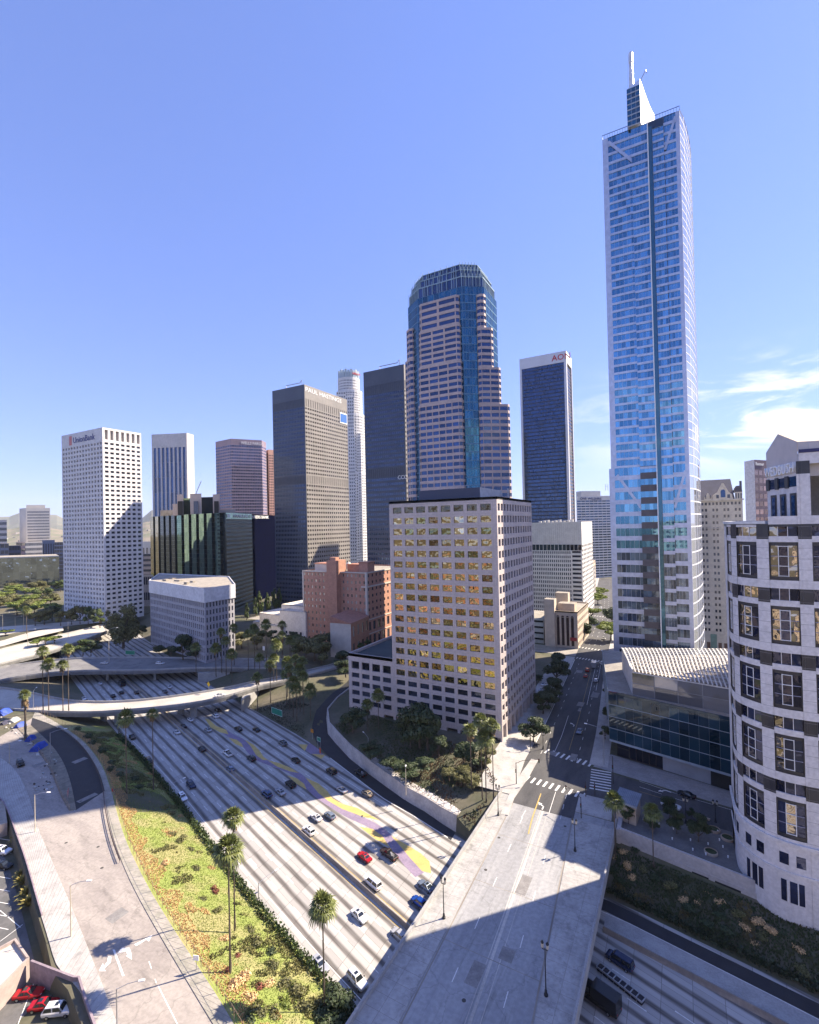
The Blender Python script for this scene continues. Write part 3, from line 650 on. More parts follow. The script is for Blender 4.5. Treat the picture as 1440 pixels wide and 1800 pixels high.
for p, k in ((P(953, 1423), 'l'), (P(1008, 1277), 'l')): arrow(mk, p, (.05, 1, 0), k, .024)
line_mark(mk, [P(1124, 1373), P(1200, 1399), P(1290, 1425)], .12, .022); line_mark(mk, [P(1124, 1383), P(1200, 1408)], .12, .022, 6, 3); line_mark(mk, [P(1124, 1391), P(1180, 1408)], .1, .022, m=1)
arrow(mk, P(1180, 1393, 0), (-1, .3, 0), 'l', .03)
rp = random.Random(12)
for i in range(46):      # manhole covers and tar patches
    if i < 16: y = rp.uniform(45, 128); c = Vector((LC(y)+(RC(y)-LC(y))*rp.uniform(.05, .95), y, .018))
    elif i < 30: k = rp.randrange(6, 36); c = LCURB[k].lerp(resample(RCURB, 40)[k], rp.uniform(.15, .85))+ZZ*.02
    else: y = rp.uniform(150, 280); c = Vector((l2(y)+(r2(y)-l2(y))*rp.uniform(.1, .9), y, .03))
    if i % 3: mk.poly([c+Vector((.36*math.cos(a*.5236), .36*math.sin(a*.5236), 0)) for a in range(12)], 4)
    else: w, h = rp.uniform(.5, 1.6), rp.uniform(1, 4); mk.poly([c+Vector(q) for q in ((-w, -h, 0), (w, -h, 0), (w, h, 0), (-w, h, 0))], 5)
mk.build('road_markings', [WHITE, YELLOW, ARTY, ARTP, M('iron_cover', (.06, .055, .05), None), M('tar_patch', (.19, .18, .175), (.25, .24, .23), .6, .9, fine=3)], kind='structure')
# ------------------------------------------------------------------ towers and buildings
ROOFG = M('roof_gravel', (.36, .32, .27), (.26, .235, .2), .3, .95, fine=2); ROOFW = M('roof_white', (.62, .58, .52), (.5, .46, .41), .2, .9, fine=1.5); ROOFD = M('roof_dark', (.05, .055, .065), (.035, .04, .045), .2, .9)
GDARK = G('glass_dark', (.055, .065, .10), .35, .06, .015, .3); GBLUE = G('glass_blue', (.10, .20, .40), .75, .05, .012, .3, var=.4); GBLACK = G('glass_black', (.014, .016, .026), .0, .06, .01, .3, spec=.5)
GBRONZE = G('glass_bronze', (.52, .40, .22), .95, .02, .30, .42, var=.45); GNAVY = G('glass_navy', (.04, .085, .20), .65, .06, .01, .3, var=.5); GTEAL = G('glass_teal', (.035, .15, .26), .75, .05, .01, .3, var=.5)
LETW = M('letter_white', (.85, .85, .85), (.8, .8, .8)); LETB = M('letter_blue', (.03, .05, .22), None); LETR = M('letter_red', (.55, .03, .05), None); LETK = M('letter_black', (.02, .02, .02), None)
def rect(b, C, xl, yr, z0, z1, wm, gm, lf, rf, roof=ROOFG, par=0.):
    """axis aligned block: near right corner C, left face to x=xl, right face back to y=yr; lf and rf are facade arguments (cols, rows, dict)"""
    b.facade((xl, C[1]), (C[0], C[1]), z0, z1, lf[0], lf[1], wm, gm, **lf[2]) if lf else b.plain((xl, C[1]), (C[0], C[1]), z0, z1, wm)
    b.facade((C[0], C[1]), (C[0], yr), z0, z1, rf[0], rf[1], wm, gm, **rf[2]) if rf else None
    b.plain((C[0], yr), (xl, yr), z0, z1, wm); b.plain((xl, yr), (xl, C[1]), z0, z1, wm)
    pl = [(xl, C[1]), (C[0], C[1]), (C[0], yr), (xl, yr)]; b.cap(pl, z1-.02, roof)
    if par: b.parapet(pl, z1-.01, par, wm)
    return pl
def multi(b, pts, z0, z1, wm, gm, faces, roof=ROOFG, back=None):
    """block from visible corner points left to right (seen from the camera); faces has one facade spec per visible wall"""
    for (a, c), f in zip(zip(pts, pts[1:]), faces):
        if f is None: b.plain(a, c, z0, z1, wm)
        else: b.facade(a, c, z0, z1, f[0], f[1], f[3] if len(f) > 3 else wm, f[4] if len(f) > 4 else gm, **f[2])
    a, c = Vector((pts[0][0], pts[0][1])), Vector((pts[-1][0], pts[-1][1])); dr = ((a+c)/2).normalized(); dep = back or (a-c).length*.6
    a2, c2 = a+dr*dep, c+dr*dep
    b.plain(c, c2, z0, z1, wm); b.plain(c2, a2, z0, z1, wm); b.plain(a2, a, z0, z1, wm)
    pl = [(p[0], p[1]) for p in pts]+[tuple(c2), tuple(a2)]; b.cap(pl, z1-.02, roof)
    return pl
# ---- white gridded tower at the left
WHT = M('white_cladding', (.66, .64, .64), (.58, .56, .56), .15, .7, fine=.8)
C = at(182.5, 915, 232); xl = at(110.4, 915, 232).x; yr = atx(250.6, 915, C.x).y; z1 = ztop(C, 751)
b = Bld('office_tower', 'white square-gridded bank tower standing left above the trees', loc=(C.x, C.y, 0)); H_ = z1*.068
rect(b, C, xl, yr, 0, z1-H_, WHT, GDARK, (14, 38, dict(cx=.24, cb=.24, ct=.24, rec=.9, ml=.8, mr=.4, mb=2)), (7, 38, dict(cx=.16, cb=.25, ct=.26, rec=.9, ml=.9, mr=.4, mb=2)))
b.plain((xl, C.y), (C.x, C.y), z1-H_, z1, WHT); b.facade((C.x, C.y), (C.x, yr), z1-H_, z1, 7, 1, WHT, M('recess_tan', (.42, .36, .30), None), ml=.9, mr=.4, cx=.2, cb=.12, ct=.15, rec=1.6)
b.plain((C.x, yr), (xl, yr), z1-H_, z1, WHT); b.plain((xl, yr), (xl, C.y), z1-H_, z1, WHT); b.cap([(xl, C.y), (C.x, C.y), (C.x, yr), (xl, yr)], z1-.3, ROOFG)
t = b.done(); L = C.x-xl
text('UnionBank', (xl+L*.30, C.y-.1, z1-H_+2.4), (1, 0, 0), (0, -1, 0), 7.6, LETB, t, squeeze=1.05)
mb = MB(); mb.prism([(xl+L*.205, C.y-.25), (xl+L*.265, C.y-.25), (xl+L*.265, C.y), (xl+L*.205, C.y)], z1-H_+1.0, z1-2.2); mb.build('emblem', M('emblem_red', (.60, .22, .22), None), t)
# ---- far bunker hill towers
def tower(name, label, pts, D, ytop, wm, gm, faces, roof=ROOFG, z0=0, dz=0, back=None, cat='building'):
    q = [atD(x, 915, d) for x, d in zip(pts, D)]; i = min(range(len(q)), key=lambda k: D[k]); z1 = ztop(q[i], ytop)
    b = Bld(name, label, cat, loc=(q[i].x, q[i].y, 0)); pl = multi(b, q, z0, z1+dz, wm, gm, faces, roof, back)
    return b, q, z1
STONE = M('pale_stone', (.60, .56, .54), (.52, .49, .47), .05, .8, fine=.4)
b, q, z1 = tower('office_tower', 'tall white slab tower with dark vertical window strips, second tall tower from the left', (269, 331, 343.2), (706, 700, 716), 761, STONE, GNAVY,
    [(8, 9, dict(cx=.2, cb=.0, ct=.004, mt=20, ml=1.5, mr=1.5, mb=1, rec=.9)), None]); b.done()
PURP = M('purple_granite', (.25, .19, .235), (.215, .165, .205), .05, .6, fine=.4)
b, q, z1 = tower('office_tower', 'purple brown granite tower with flat many-sided front and white sign at its top right', (381.5, 409, 463, 470.5), (775, 750, 770, 790), 771, PURP, GNAVY,
    [(9, 44, dict(cx=.14, cb=.3, ct=.18, rec=0, mt=9)), (18, 44, dict(cx=.14, cb=.3, ct=.18, rec=0, mt=9)), (3, 44, dict(cx=.2, cb=.3, ct=.2, rec=0, mt=9))])
t = b.done(60); u = (q[2]-q[1]).normalized(); text('WELLS FARGO', tuple(q[1]+u*14.5+Vector((u.y, -u.x, 0))*.3+ZZ*(z1-7.5-q[1].z)), u, (u.y, -u.x, 0), 6.2, LETW, t, squeeze=.86)
PINK = M('pink_granite', (.52, .30, .24), (.46, .27, .21), .05, .7, fine=.4)
b, q, z1 = tower('office_tower', 'sunlit salmon pink tower peeping out between the purple tower and the dark bronze tower', (469, 474, 500), (830, 815, 830), 790, PINK, GDARK, [(2, 45, dict(cx=.2, rec=0, cb=.3, ct=.2, mt=5)), (9, 45, dict(cx=.2, rec=0, cb=.3, ct=.2, mt=8))]); b.done(40)
# ---- two bronze twin towers
BRZ = M('bronze_shaded', (.065, .078, .11), (.055, .066, .095), .05, .4, fine=.4); BRZL = M('bronze_sunlit', (.25, .23, .21), (.21, .195, .18), .05, .5, fine=.4)  # shaded front and sunlit flank put into two tones of one cladding
GTW = G('glass_twin_shaded', (.06, .10, .20), .75, .06, .015, .3, var=.5)
def twin(pxl, pxc, pxr, ytop, D, label, extra):
    C = atD(pxc, 915, D); xl = at(pxl, 915, C.y).x; yr = atx(pxr, 915, C.x).y if extra else C.y+30; z1 = ztop(C, ytop)
    b = Bld('bronze_tower', label, loc=(C.x, C.y, 0), group='bronze twin towers'); zb, zm = z1*.94, z1*.56
    g1 = dict(cx=.16, cb=.34, ct=.14, rec=.25, ml=1, mr=1.2)
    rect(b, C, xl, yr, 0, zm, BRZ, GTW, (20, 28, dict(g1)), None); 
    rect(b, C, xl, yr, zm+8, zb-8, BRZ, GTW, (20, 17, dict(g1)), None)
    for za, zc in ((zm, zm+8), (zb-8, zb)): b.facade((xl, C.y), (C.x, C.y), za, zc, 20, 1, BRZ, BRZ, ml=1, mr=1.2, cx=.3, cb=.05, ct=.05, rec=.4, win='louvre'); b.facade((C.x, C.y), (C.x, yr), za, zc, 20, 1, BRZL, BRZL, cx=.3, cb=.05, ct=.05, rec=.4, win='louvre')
    for za, zc, n in ((0, zm, 28), (zm+8, zb-8, 17)): b.facade((C.x, C.y+.05), (C.x, yr), za, zc, 20 if extra else 14, n, BRZL, G('glass_flank_sunlit', (.16, .15, .15), .75, .05, .02, .3, var=.5), cx=.2, cb=.36, ct=.2, rec=.5)  # flank glass takes a lighter tone with the sunlight put into its colour
    b.plain((xl, C.y), (C.x, C.y), zb, z1, BRZ); b.plain((C.x, C.y), (C.x, yr), zb, z1, BRZL); b.plain((C.x, yr), (xl, yr), zb-8, z1, BRZ); b.plain((xl, yr), (xl, C.y), zb-8, z1, BRZ); b.cap([(xl, C.y), (C.x, C.y), (C.x, yr), (xl, yr)], z1-.05, ROOFD)
    xm = C.x-12; mb, mi = b.w('davit', METAL)
    mb.tube([(xm-14, C.y+4, z1), (xm-14, C.y+3, z1+3.4), (xm+4, C.y+3, z1+3.4), (xm+6, C.y+3, z1+6), (xm+6, C.y+4, z1)], .35, 5, mi)
    return b, C, xl, yr, z1, zm
b, C, xl, yr, z1, zm = twin(483, 540, 614.5, 675.5, 455, 'dark bronze tower with white lettering along its roof and a long sunlit flank', True)
L = yr-C.y; mb, mi = b.w('screen', LETW); mb.box(C.x+.1, C.x+.5, C.y+L*.80, C.y+L*.985, z1*.873, z1*.925, mi); mb2, mj = b.w('screen', G('glass_screen', (.16, .32, .6), .5)); mb2.box(C.x+.5, C.x+.6, C.y+L*.81, C.y+L*.975, z1*.878, z1*.92, mj)
t = b.done(); text('PAUL HASTINGS', (C.x+.1, C.y+.8, z1-6.2), (0, 1, 0), (1, 0, 0), 5.9, LETW, t, squeeze=1.3)
b, C, xl, yr, z1, zm = twin(644.4, 716, 728, 640, 403, 'dark bronze tower marked with three white squared letters, right of the slim round white tower', False)
t = b.done(); L = C.x-xl; text('CCC', (xl+L*.80, C.y-.3, zm-2.6), (1, 0, 0), (0, -1, 0), 4.8, LETW, t, squeeze=.9)
# ---- round white tower
ct = atD(620, 915, 735); b = Bld('round_tower', 'slim round white tower with a crowned top, between the two dark bronze towers', loc=(ct.x, ct.y, 0))
RW = M('round_white', (.66, .65, .64), (.60, .59, .585), .05, .7, fine=.4); pxm = 735/FPX
zl = lambda y: ztop(ct, y)
for r, y0, y1, rows, off in ((21.5, None, 832, 38, 2.), (20.5, 832, 731, 20, 1.), (18.6, 731, 690, 9, 0), (16.6, 690, 668, 4, -1.5)):
    z0 = 0 if y0 is None else zl(y0); z1 = zl(y1); cc = ct+R0*off; N = 22
    for k in range(N):
        a0, a1 = 2*math.pi*k/N, 2*math.pi*(k+1)/N
        m = Vector((math.cos((a0+a1)/2), math.sin((a0+a1)/2)))
        p0 = (cc.x+r*math.cos(a0), cc.y+r*math.sin(a0)); p1 = (cc.x+r*math.cos(a1), cc.y+r*math.sin(a1))
        if m.dot(Vector((ct.x, ct.y)).normalized()) < .35: b.facade(p0, p1, z0, z1, 2, rows, RW, GDARK, cx=.24, cb=.26, ct=.26, rec=.3, mt=3)
        else: b.plain(p0, p1, z0, z1, RW)
    b.cap([(cc.x+r*math.cos(2*math.pi*k/N), cc.y+r*math.sin(2*math.pi*k/N)) for k in range(N)], z1, ROOFW)
for x0, x1, y1, dd in ((612, 626, 704, 0), (627, 637, 766, 4), (596, 612, 694, 3)):
    p0 = atD(x0, 915, 713+dd); p1 = atD(x1, 915, 712+dd); bk = Vector((ct.x, ct.y)).normalized()*14
    b.facade(p0, p1, 0, zl(y1), 4, 52, RW, GDARK, cx=.26, cb=.28, ct=.28, rec=0); b.cap([p0.xy, p1.xy, p1.xy+bk, p0.xy+bk], zl(y1), ROOFW); b.plain(p1.xy, p1.xy+bk, 0, zl(y1), RW); b.plain(p0.xy+bk, p0.xy, 0, zl(y1), RW)
cc = ct-R0*1.5; z0, z1 = zl(668), zl(655); mbw, mi = b.w('crown', M('crown_glass', (.42, .50, .54), (.35, .42, .46), .2, .3)); N = 24
for k in range(N):
    a0, a1 = 2*math.pi*k/N, 2*math.pi*(k+.8)/N
    mbw.prism([(cc.x+16.3*math.cos(a0), cc.y+16.3*math.sin(a0)), (cc.x+16.3*math.cos(a1), cc.y+16.3*math.sin(a1)), (cc.x+15*math.cos(a1), cc.y+15*math.sin(a1)), (cc.x+15*math.cos(a0), cc.y+15*math.sin(a0))], z0, z1+(1 if k % 2 else -.6), mi)
mbw.prism([(cc.x+14.8*math.cos(2*math.pi*k/N), cc.y+14.8*math.sin(2*math.pi*k/N)) for k in range(N)], z0, z1-3, mi)
t = b.done(70); d_ = -(Vector((ct.x, ct.y, 0)).normalized()); tt = Vector((-d_.y, d_.x, 0)); a_ = (d_*.78+tt*.63).normalized(); ta = Vector((-a_.y, a_.x, 0))
text('usbank', tuple(cc+a_*16.6-ta*6+ZZ*(z1-7-cc.z)), ta, a_, 5.6, LETR, t)
# ---- stepped granite tower with glass crown
D = 290; cB = atD(772, 915, D); YT = 271.
GRAN = M('rose_granite', (.54, .42, .385), (.47, .37, .34), .1, .65, fine=.8)
b = Bld('granite_tower', 'rose granite tower with rounded window bays and a stepped blue glass crown', loc=(cB.x, cB.y, 0))
xL, xR = at(742, 915, YT).x, at(822, 915, YT).x; CUT = .42; Rc = (xR-xL)/(2*(1-CUT))
ZT = lambda y: ztop((-108, YT), y)
oc = Vector(((xL+xR)/2, YT+Rc*.72))
def octo(s, cut): return [(oc.x+a*s, oc.y+c*s*.72) for a, c in ((-1+cut, -1), (1-cut, -1), (1, -1+cut), (1, 1-cut), (1-cut, 1), (-1+cut, 1), (-1, 1-cut), (-1, -1+cut))]
def octwall(s, cut, z0, z1, cols, rows, wm, gm, **k):
    pl = octo(s, cut)
    for i in range(8):
        a, c = pl[i], pl[(i+1) % 8]
        if i in (0, 1, 2, 6, 7): b.facade(a, c, z0, z1, cols, rows, wm, gm, **k)
        else: b.plain(a, c, z0, z1, wm)
    b.cap(pl, z1, ROOFD)
TEALM = M('teal_mullion', (.10, .22, .32), (.08, .18, .27), .3, .4, .3)
z_sh = ZT(500); octwall(Rc, CUT, 0, z_sh, 8, 44, TEALM, GTEAL, cx=.06, cb=.1, ct=.03, rec=.12, part='mullion', win='pane')
zs = [z_sh, ZT(480), ZT(466), ZT(454)]
for k, s in enumerate((.96, .90, .82)): octwall(Rc*s, CUT, zs[k], zs[k+1], 9, 1, M('crown_frame', (.30, .42, .48), (.26, .37, .43), .3, .4), GNAVY, cx=.06, cb=.05, ct=.10, rec=.3, part='crown_frame', win='crown_pane')
mbc, mi = b.w('fin', M('crown_frame', (.30, .42, .48)))
for k, s in enumerate((.96, .90, .82)):
    pl = octo(Rc*s+.3, CUT)
    for i in (0, 1, 7):
        for j in range(6):
            a = Vector(pl[i]).lerp(Vector(pl[(i+1) % 8]), j/6.); mbc.bar((a.x, a.y, zs[k]-1.5), (a.x, a.y, zs[k+1]+1.4), .2, .3, mi)
def bay(a, c, n, steps, cols_top, outw=3.0, dcol=1):
    """granite bay with ribbon windows; each step down is wider by one window"""
    a = Vector(a); c = Vector(c); u = (c-a).normalized(); nr = Vector((u.y, -u.x))
    for k, (y0, y1, l, r) in enumerate(steps):
        z1 = ZT(y0); z0 = 0 if y1 is None else ZT(y1); p, q = a-u*l+nr*.0, c+u*r
        o = outw; e = 1.6
        rows = max(1, round((z1-z0)/4.05))
        pl = [p-nr*2, p+nr*(o-e), p+u*e+nr*o, q-u*e+nr*o, q+nr*(o-e), q-nr*2]
        for i in range(5):
            L = (pl[i+1]-pl[i]).length; col = max(1, round(L/n)) if i == 2 else 1
            mid = col
            b.facade(pl[i], pl[i+1], z0, z1, col, rows, GRAN, GNAVY, cx=.0 if i in (1, 3) else (.06 if i == 2 else .12), cb=.30, ct=.14, mt=0 if y1 is None and k else .9, rec=.3)
        b.cap(pl, z1, ROOFG)
pl = octo(Rc, CUT)
A_, B_ = Vector(pl[0]), Vector(pl[1])
for st, n_, ow_ in (((515, 567, 0, 0), 15, 2.4), ((567, 632, .4, .4), 9, 3.0), ((632, 702, .8, .8), 6, 3.6), ((702, None, 1.2, 1.2), 4.6, 4.2)): bay(A_.lerp(B_, .06), A_.lerp(B_, .94), n_, [st], 1, ow_)
A_, B_ = Vector(pl[1]), Vector(pl[2])
for st in ((516, 575, 0, 0), (575, 645, 0, 4.2), (645, 710, 0, 8.4), (710, None, 0, 13.5)): bay(A_.lerp(B_, .62), A_.lerp(B_, 1.02), 4.6, [st], 1, 2.6)
A_, B_ = Vector(pl[7]), Vector(pl[0])
for st in ((548, 605, -3, 0), (605, None, 0, 0)): bay(A_.lerp(B_, -.2), A_.lerp(B_, .55), 4.2, [st], 1, 2.4)
b.done()
# ---- black glass tower with white corners
C = atD(1003, 915, 519); xl = at(920.5, 915, C.y).x; yr = C.y+30; z1 = ztop(C, 616.5)
WC = M('white_corner', (.62, .62, .66), (.56, .56, .60), .05, .6)
b = Bld('black_tower', 'tall black glass slab with white corner columns and red lettering on its white top band', loc=(C.x, C.y, 0)); L = C.x-xl
BLK = M('black_spandrel', (.022, .03, .055), (.018, .024, .045), .1, .45, .2)
b.facade((xl+L*.045, C.y), (C.x-L*.05, C.y), 0, z1*.955, 30, 62, BLK, GNAVY, cx=.06, cb=.26, ct=.06, rec=.0)
for a, c in ((xl-.0, xl+L*.045), (C.x-L*.05, C.x)): b.solid([(a, C.y-1), (c, C.y-1), (c, C.y+3), (a, C.y+3)], 0, z1*.955, WC, 'corner_column')
b.solid([(xl, C.y-1), (C.x, C.y-1), (C.x, yr), (xl, yr)], z1*.955, z1, WC, 'top_band')
b.facade((C.x-1, C.y+3), (C.x-1, yr-2), 0, z1*.945, 12, 62, M('brown_spandrel', (.13, .085, .07), None, rough=.4), GBLACK, cx=.1, cb=.3, ct=.1, rec=0)
b.plain((C.x-1, yr-2), (xl+1, yr), 0, z1*.955, BLK); b.plain((xl+1, yr), (xl+1, C.y), 0, z1*.955, BLK); b.solid([(C.x-3, yr-2), (C.x, yr-2), (C.x, yr), (C.x-3, yr)], 0, z1*.955, WC, 'corner_column')
t = b.done(); text('AON', (C.x-L*.30, C.y-1.2, z1-9.0), (1, 0, 0), (0, -1, 0), 9.0, LETR, t, squeeze=1.0)
# ---- pale gridded block at the centre
Y9 = 165.5; C = Vector((at(876, 1000, Y9).x, Y9, 0)); xl = at(684, 883, Y9).x; xp = at(612.6, 1157, Y9).x; yr = atx(934, 881, C.x).y; z1 = ztop(C, 872.5)
PGR = M('pink_concrete', (.50, .435, .415), (.44, .385, .37), .12, .75, fine=1.2)
b = Bld('office_block', 'pale pink gridded office block with golden mirror windows at the centre, beside the boulevard', loc=(C.x, C.y, 0))
GLOW = G('glass_lower', (.05, .065, .10), .5, .05, .02, .3, var=.4)  # reflections of shaded surroundings put into a darker tint for the lower rows
fl = dict(cx=.125, cb=.24, ct=.20, rec=.45, ml=1.0, mr=1.6); zg = ztop(C, 1220); zr = z1-1.6; L1 = C.x-xl; cw = (L1-2.6)/8; nP = 4
GBRW = G('glass_reflection_top', (.16, .14, .10), .7, .03, .2, .4, var=.5)  # dim reflection of the top row put into a darker tint
JNT = M('joint_pink', (.38, .325, .31), None); rv = random.Random(2); GV = [GBRONZE, G('glass_reflection_olive', (.30, .28, .14), .95, .02, .26, .5, var=.5), G('glass_reflection_deep', (.22, .15, .08), .9, .03, .28, .5, var=.5), G('glass_reflection_pale', (.66, .56, .38), .95, .02, .34, .35, var=.3)]  # mirrored colours put into the glass as tints, varied from pane to pane
b.facade((xl, C.y), (C.x, C.y), zg, zr, 8, 16, PGR, GBRONZE, gsel=lambda c, r: GBRW if r > 14 else GV[rv.choice((0, 0, 0, 0, 1, 1, 2, 3))], mull=1, joints=JNT, **fl)
b.facade((xl, C.y), (C.x, C.y), 2.6, zg, 8, 4, PGR, GLOW, joints=JNT, **fl); b.plain((xl, C.y), (C.x, C.y), zr, z1, PGR)
zp = zg+7.3
b.facade((xp, C.y+.02), (xl, C.y+.02), zg, zg+4.6, nP, 1, PGR, GBLACK, cx=.125, cb=.2, ct=.12, rec=.6, ml=.9, mr=.3); b.facade((xp, C.y+.02), (xl, C.y+.02), 2.6, zg, nP, 4, PGR, GLOW, cx=.125, cb=.24, ct=.2, rec=.45, ml=.9, mr=.3); b.plain((xp, C.y+.02), (xl, C.y+.02), zg+4.6, zp, PGR)
b.facade((xp, C.y), (C.x, C.y), -4, 2.6, 12, 1, PGR, M('shadow_opening', (.03, .032, .04), None), cx=.1, cb=0.05, ct=.2, rec=1.5, win='opening', skip=lambda c, r: c in (2, 6, 7))
b.facade((C.x, C.y), (C.x, yr), zg, zr, 13, 16, PGR, GNAVY, cx=.16, cb=.20, ct=.2, rec=.45, ml=.5, mr=.6); b.facade((C.x, C.y), (C.x, yr), 6., zg, 13, 3, PGR, GBLACK, cx=.16, cb=.22, ct=.2, rec=.45, ml=.5, mr=.6); b.facade((C.x, C.y), (C.x, yr), 0, 6., 9, 1, PGR, GBLACK, cx=.14, cb=0.02, ct=.12, rec=2.2, ml=.5, mr=.6, win='shopfront'); b.plain((C.x, C.y), (C.x, yr), zr, z1, PGR)
for i in range(4): mbw, mi = b.w('slot', LETK); a = xl+L1*(i+.12)/4; mbw.box(a, xl+L1*(i+.92)/4, C.y-.03, C.y+.1, z1-.95, z1-.6, mi)
for i in range(4): mbw, mi = b.w('slot', LETK); a = C.y+(yr-C.y)*(i+.08)/4; mbw.box(C.x-.1, C.x+.03, a, C.y+(yr-C.y)*(i+.92)/4, z1-.95, z1-.6, mi)
b.plain((C.x, yr), (xl, yr), 0, z1, PGR); b.plain((xl, yr), (xl, C.y), zp-1.5, z1, PGR); pl = [(xl, C.y), (C.x, C.y), (C.x, yr), (xl, yr)]; b.cap(pl, z1-.9, ROOFG); b.parapet(pl, z1-1, 1.0, PGR)
pp = [(xp, C.y+.02), (xl-.01, C.y+.02), (xl-.01, yr-8), (xp, yr-8)]; b.plain((xl, yr-8), (xp, yr-8), -4, zp, PGR); b.plain((xp, yr-8), (xp, C.y), -4, zp, PGR); b.cap(pp, zp-1.2, M('roof_teal', (.05, .075, .085), (.04, .06, .07), .1, .9)); b.parapet(pp, zp-1.25, 1.25, PGR, .7)
mbw, mi = b.w('penthouse', M('penthouse_navy', (.035, .045, .09), (.03, .04, .08), .2, .4)); x0, x1 = at(737, 870, 174).x, at(844, 870, 174).x
mbw.box(x0, x1, 174, 200, z1-1, z1+4.3, mi); k = b.w('penthouse', M('penthouse_grey', (.42, .42, .45), None))[1]; mbw.box(x1, x1+.2, 174, 200, z1-1, z1+4.32, k); mbw.box(x1+3, x1+3.4, 198, 199, z1, z1+5, k)
for i in range(4): mbw.tube([(x0+8+i*4, 178, z1+4), (x0+8+i*4, 178, z1+5.6)], .08, 5, k)
mbw.tube([(x0+8, 178, z1+5.6), (x0+20, 178, z1+5.6)], .08, 5, k)
b.done()
# ---- glass supertall on the right
YF = 240.; xL = at(1076.5, 905, YF).x; xR = at(1214.5, 905, YF).x; W_ = xR-xL; zR = at(1058.8, 238.5, YF).z; zM = at(1076, 824, YF).z
SIL = M('silver_panel', (.50, .55, .68), (.45, .49, .62), .1, .3, .35, fine=.6)
GSKY = G('glass_sky', (.09, .27, .46), .85, .03, .012, .2, var=.35, vary=(.16, .38, .60)); GSKYD = G('glass_sky_low', (.07, .11, .17), .5, .04, .03, .3, var=.6, vary=(.16, .23, .33))  # GSKYD has the lower floors' dark reflections put into its tint
b = Bld('glass_skyscraper', 'tallest tower, blue glass and silver bands with a glass fin and spire on its roof', loc=(xL, YF, 0))
X = lambda f: xL+W_*f
rows = [('lo', 8, zM, 17, GSKYD), ('mid', zM, zR-19, 38, GSKY), ('top', zR-19, zR-2, 4, GSKY)]
for nm, z0, z1, n, g in rows:
    def gs(c, r, n=n, nm=nm): return (GSKY if r > 9 else GSKYD) if nm == 'lo' else GSKY
    e = .9 if nm == 'lo' else 0
    for f0, f1, c in ((.0, .41, 6), (.80, 1., 4)):
        b.facade((X(f0)-(e if f0 == 0 else 0), YF), (X(f1), YF), z0, z1, c, n, SIL, g, cx=.02, cb=.29 if nm != 'lo' else .36, ct=.0, rec=.25, ml=W_*.075 if f0 == 0 else 0, mr=W_*.05 if f1 == 1 else 0, gsel=gs)
    if nm == 'lo':
        b.facade((X(.39), YF-1.6), (X(.60), YF-1.6), z0, z1, 4, n, M('brown_band', (.10, .09, .10), None, rough=.5), GSKYD, cx=.02, cb=.48, ct=.04, rec=.1, gsel=gs)
    else: b.facade((X(.39), YF-1.6), (X(.60), YF-1.6), z0-1.2, z1-1.2, 5, n, SIL, g, cx=.02, cb=.29, ct=0, rec=.25)
    b.facade((X(.66), YF-1.3), (X(.80), YF-1.3), z0-.6, z1-4*(nm == 'top')-.6, 4, n, SIL, g, cx=.02, cb=.29, ct=0, rec=.25, gsel=gs)
b.plain((X(.40), YF+.02), (X(.81), YF+.02), 8, zR-2, G('glass_dark_core', (.05, .09, .14), .6, .05, .01, .3)); b.plain((X(.39), YF), (X(.39), YF-1.6), 8, zR-4, SIL); b.plain((X(.80), YF-1.3), (X(.80), YF), 8, zR-7, SIL)
mbw, mi = b.w('glass_fin', G('fin_glass', (.04, .13, .20), .6, .05, .01)); mbw.box(X(.605), X(.655), YF-2.6, YF+.2, 8, zR-6, mi)
mbw, mi = b.w('fin_edge', LETW); mbw.box(X(.597), X(.609), YF-2.75, YF-2.6, 8, zR-3, mi)
mbw, mi = b.w('brace', SIL)
for z0, z1 in ((zR-17, zR-4), (zM-19, zM-3)):
    mbw.bar((X(.08), YF-.12, z1), (X(.40), YF-.12, z0), .3, 1.2, mi); mbw.bar((X(.95), YF-.12, z1), (X(.81), YF-.12, z0), .3, 1.0, mi)
# curved east side
N = 14; cur = [(xR+5.2*math.sin(math.pi*min(1, k/N*1.05))**.8, YF+88*k/N) for k in range(N+1)]
GPALE = G('glass_pale', (.50, .54, .62), .55, .05, .012, .2, var=.25)
for (z0, z1, n) in ((8, zM, 17), (zM, zR-1, 42)):
    for a, c in zip(cur, cur[1:]): b.facade(a, c, z0, z1, 1, n, M('pale_joint', (.72, .72, .76), None), GPALE, cx=.03, cb=.10, ct=.0, rec=.06, win='side_pane', part='side_joint')
back = [(xR, YF+88), (xL, YF+88), (xL, YF)]
for a, c in zip(back, back[1:]): b.plain(a, c, 8, zR, SIL)
b.cap(cur+[(xL, YF+88), (xL, YF)], zR-2, ROOFD)
mbw, mi = b.w('roof_rail', M('rail_blue', (.12, .2, .35), None, metal=.3, rough=.4))
mbw.box(xL, X(.39), YF-.1, YF+.1, zR-.2, zR, mi); mbw.box(X(.66), xR, YF-.1, YF+.1, zR-.2, zR, mi)
for i in range(30):
    f = i/29.
    if f < .39 or f > .62: mbw.box(X(f)-.06, X(f)+.06, YF-.05, YF+.05, zR-2.1, zR+.1, mi)
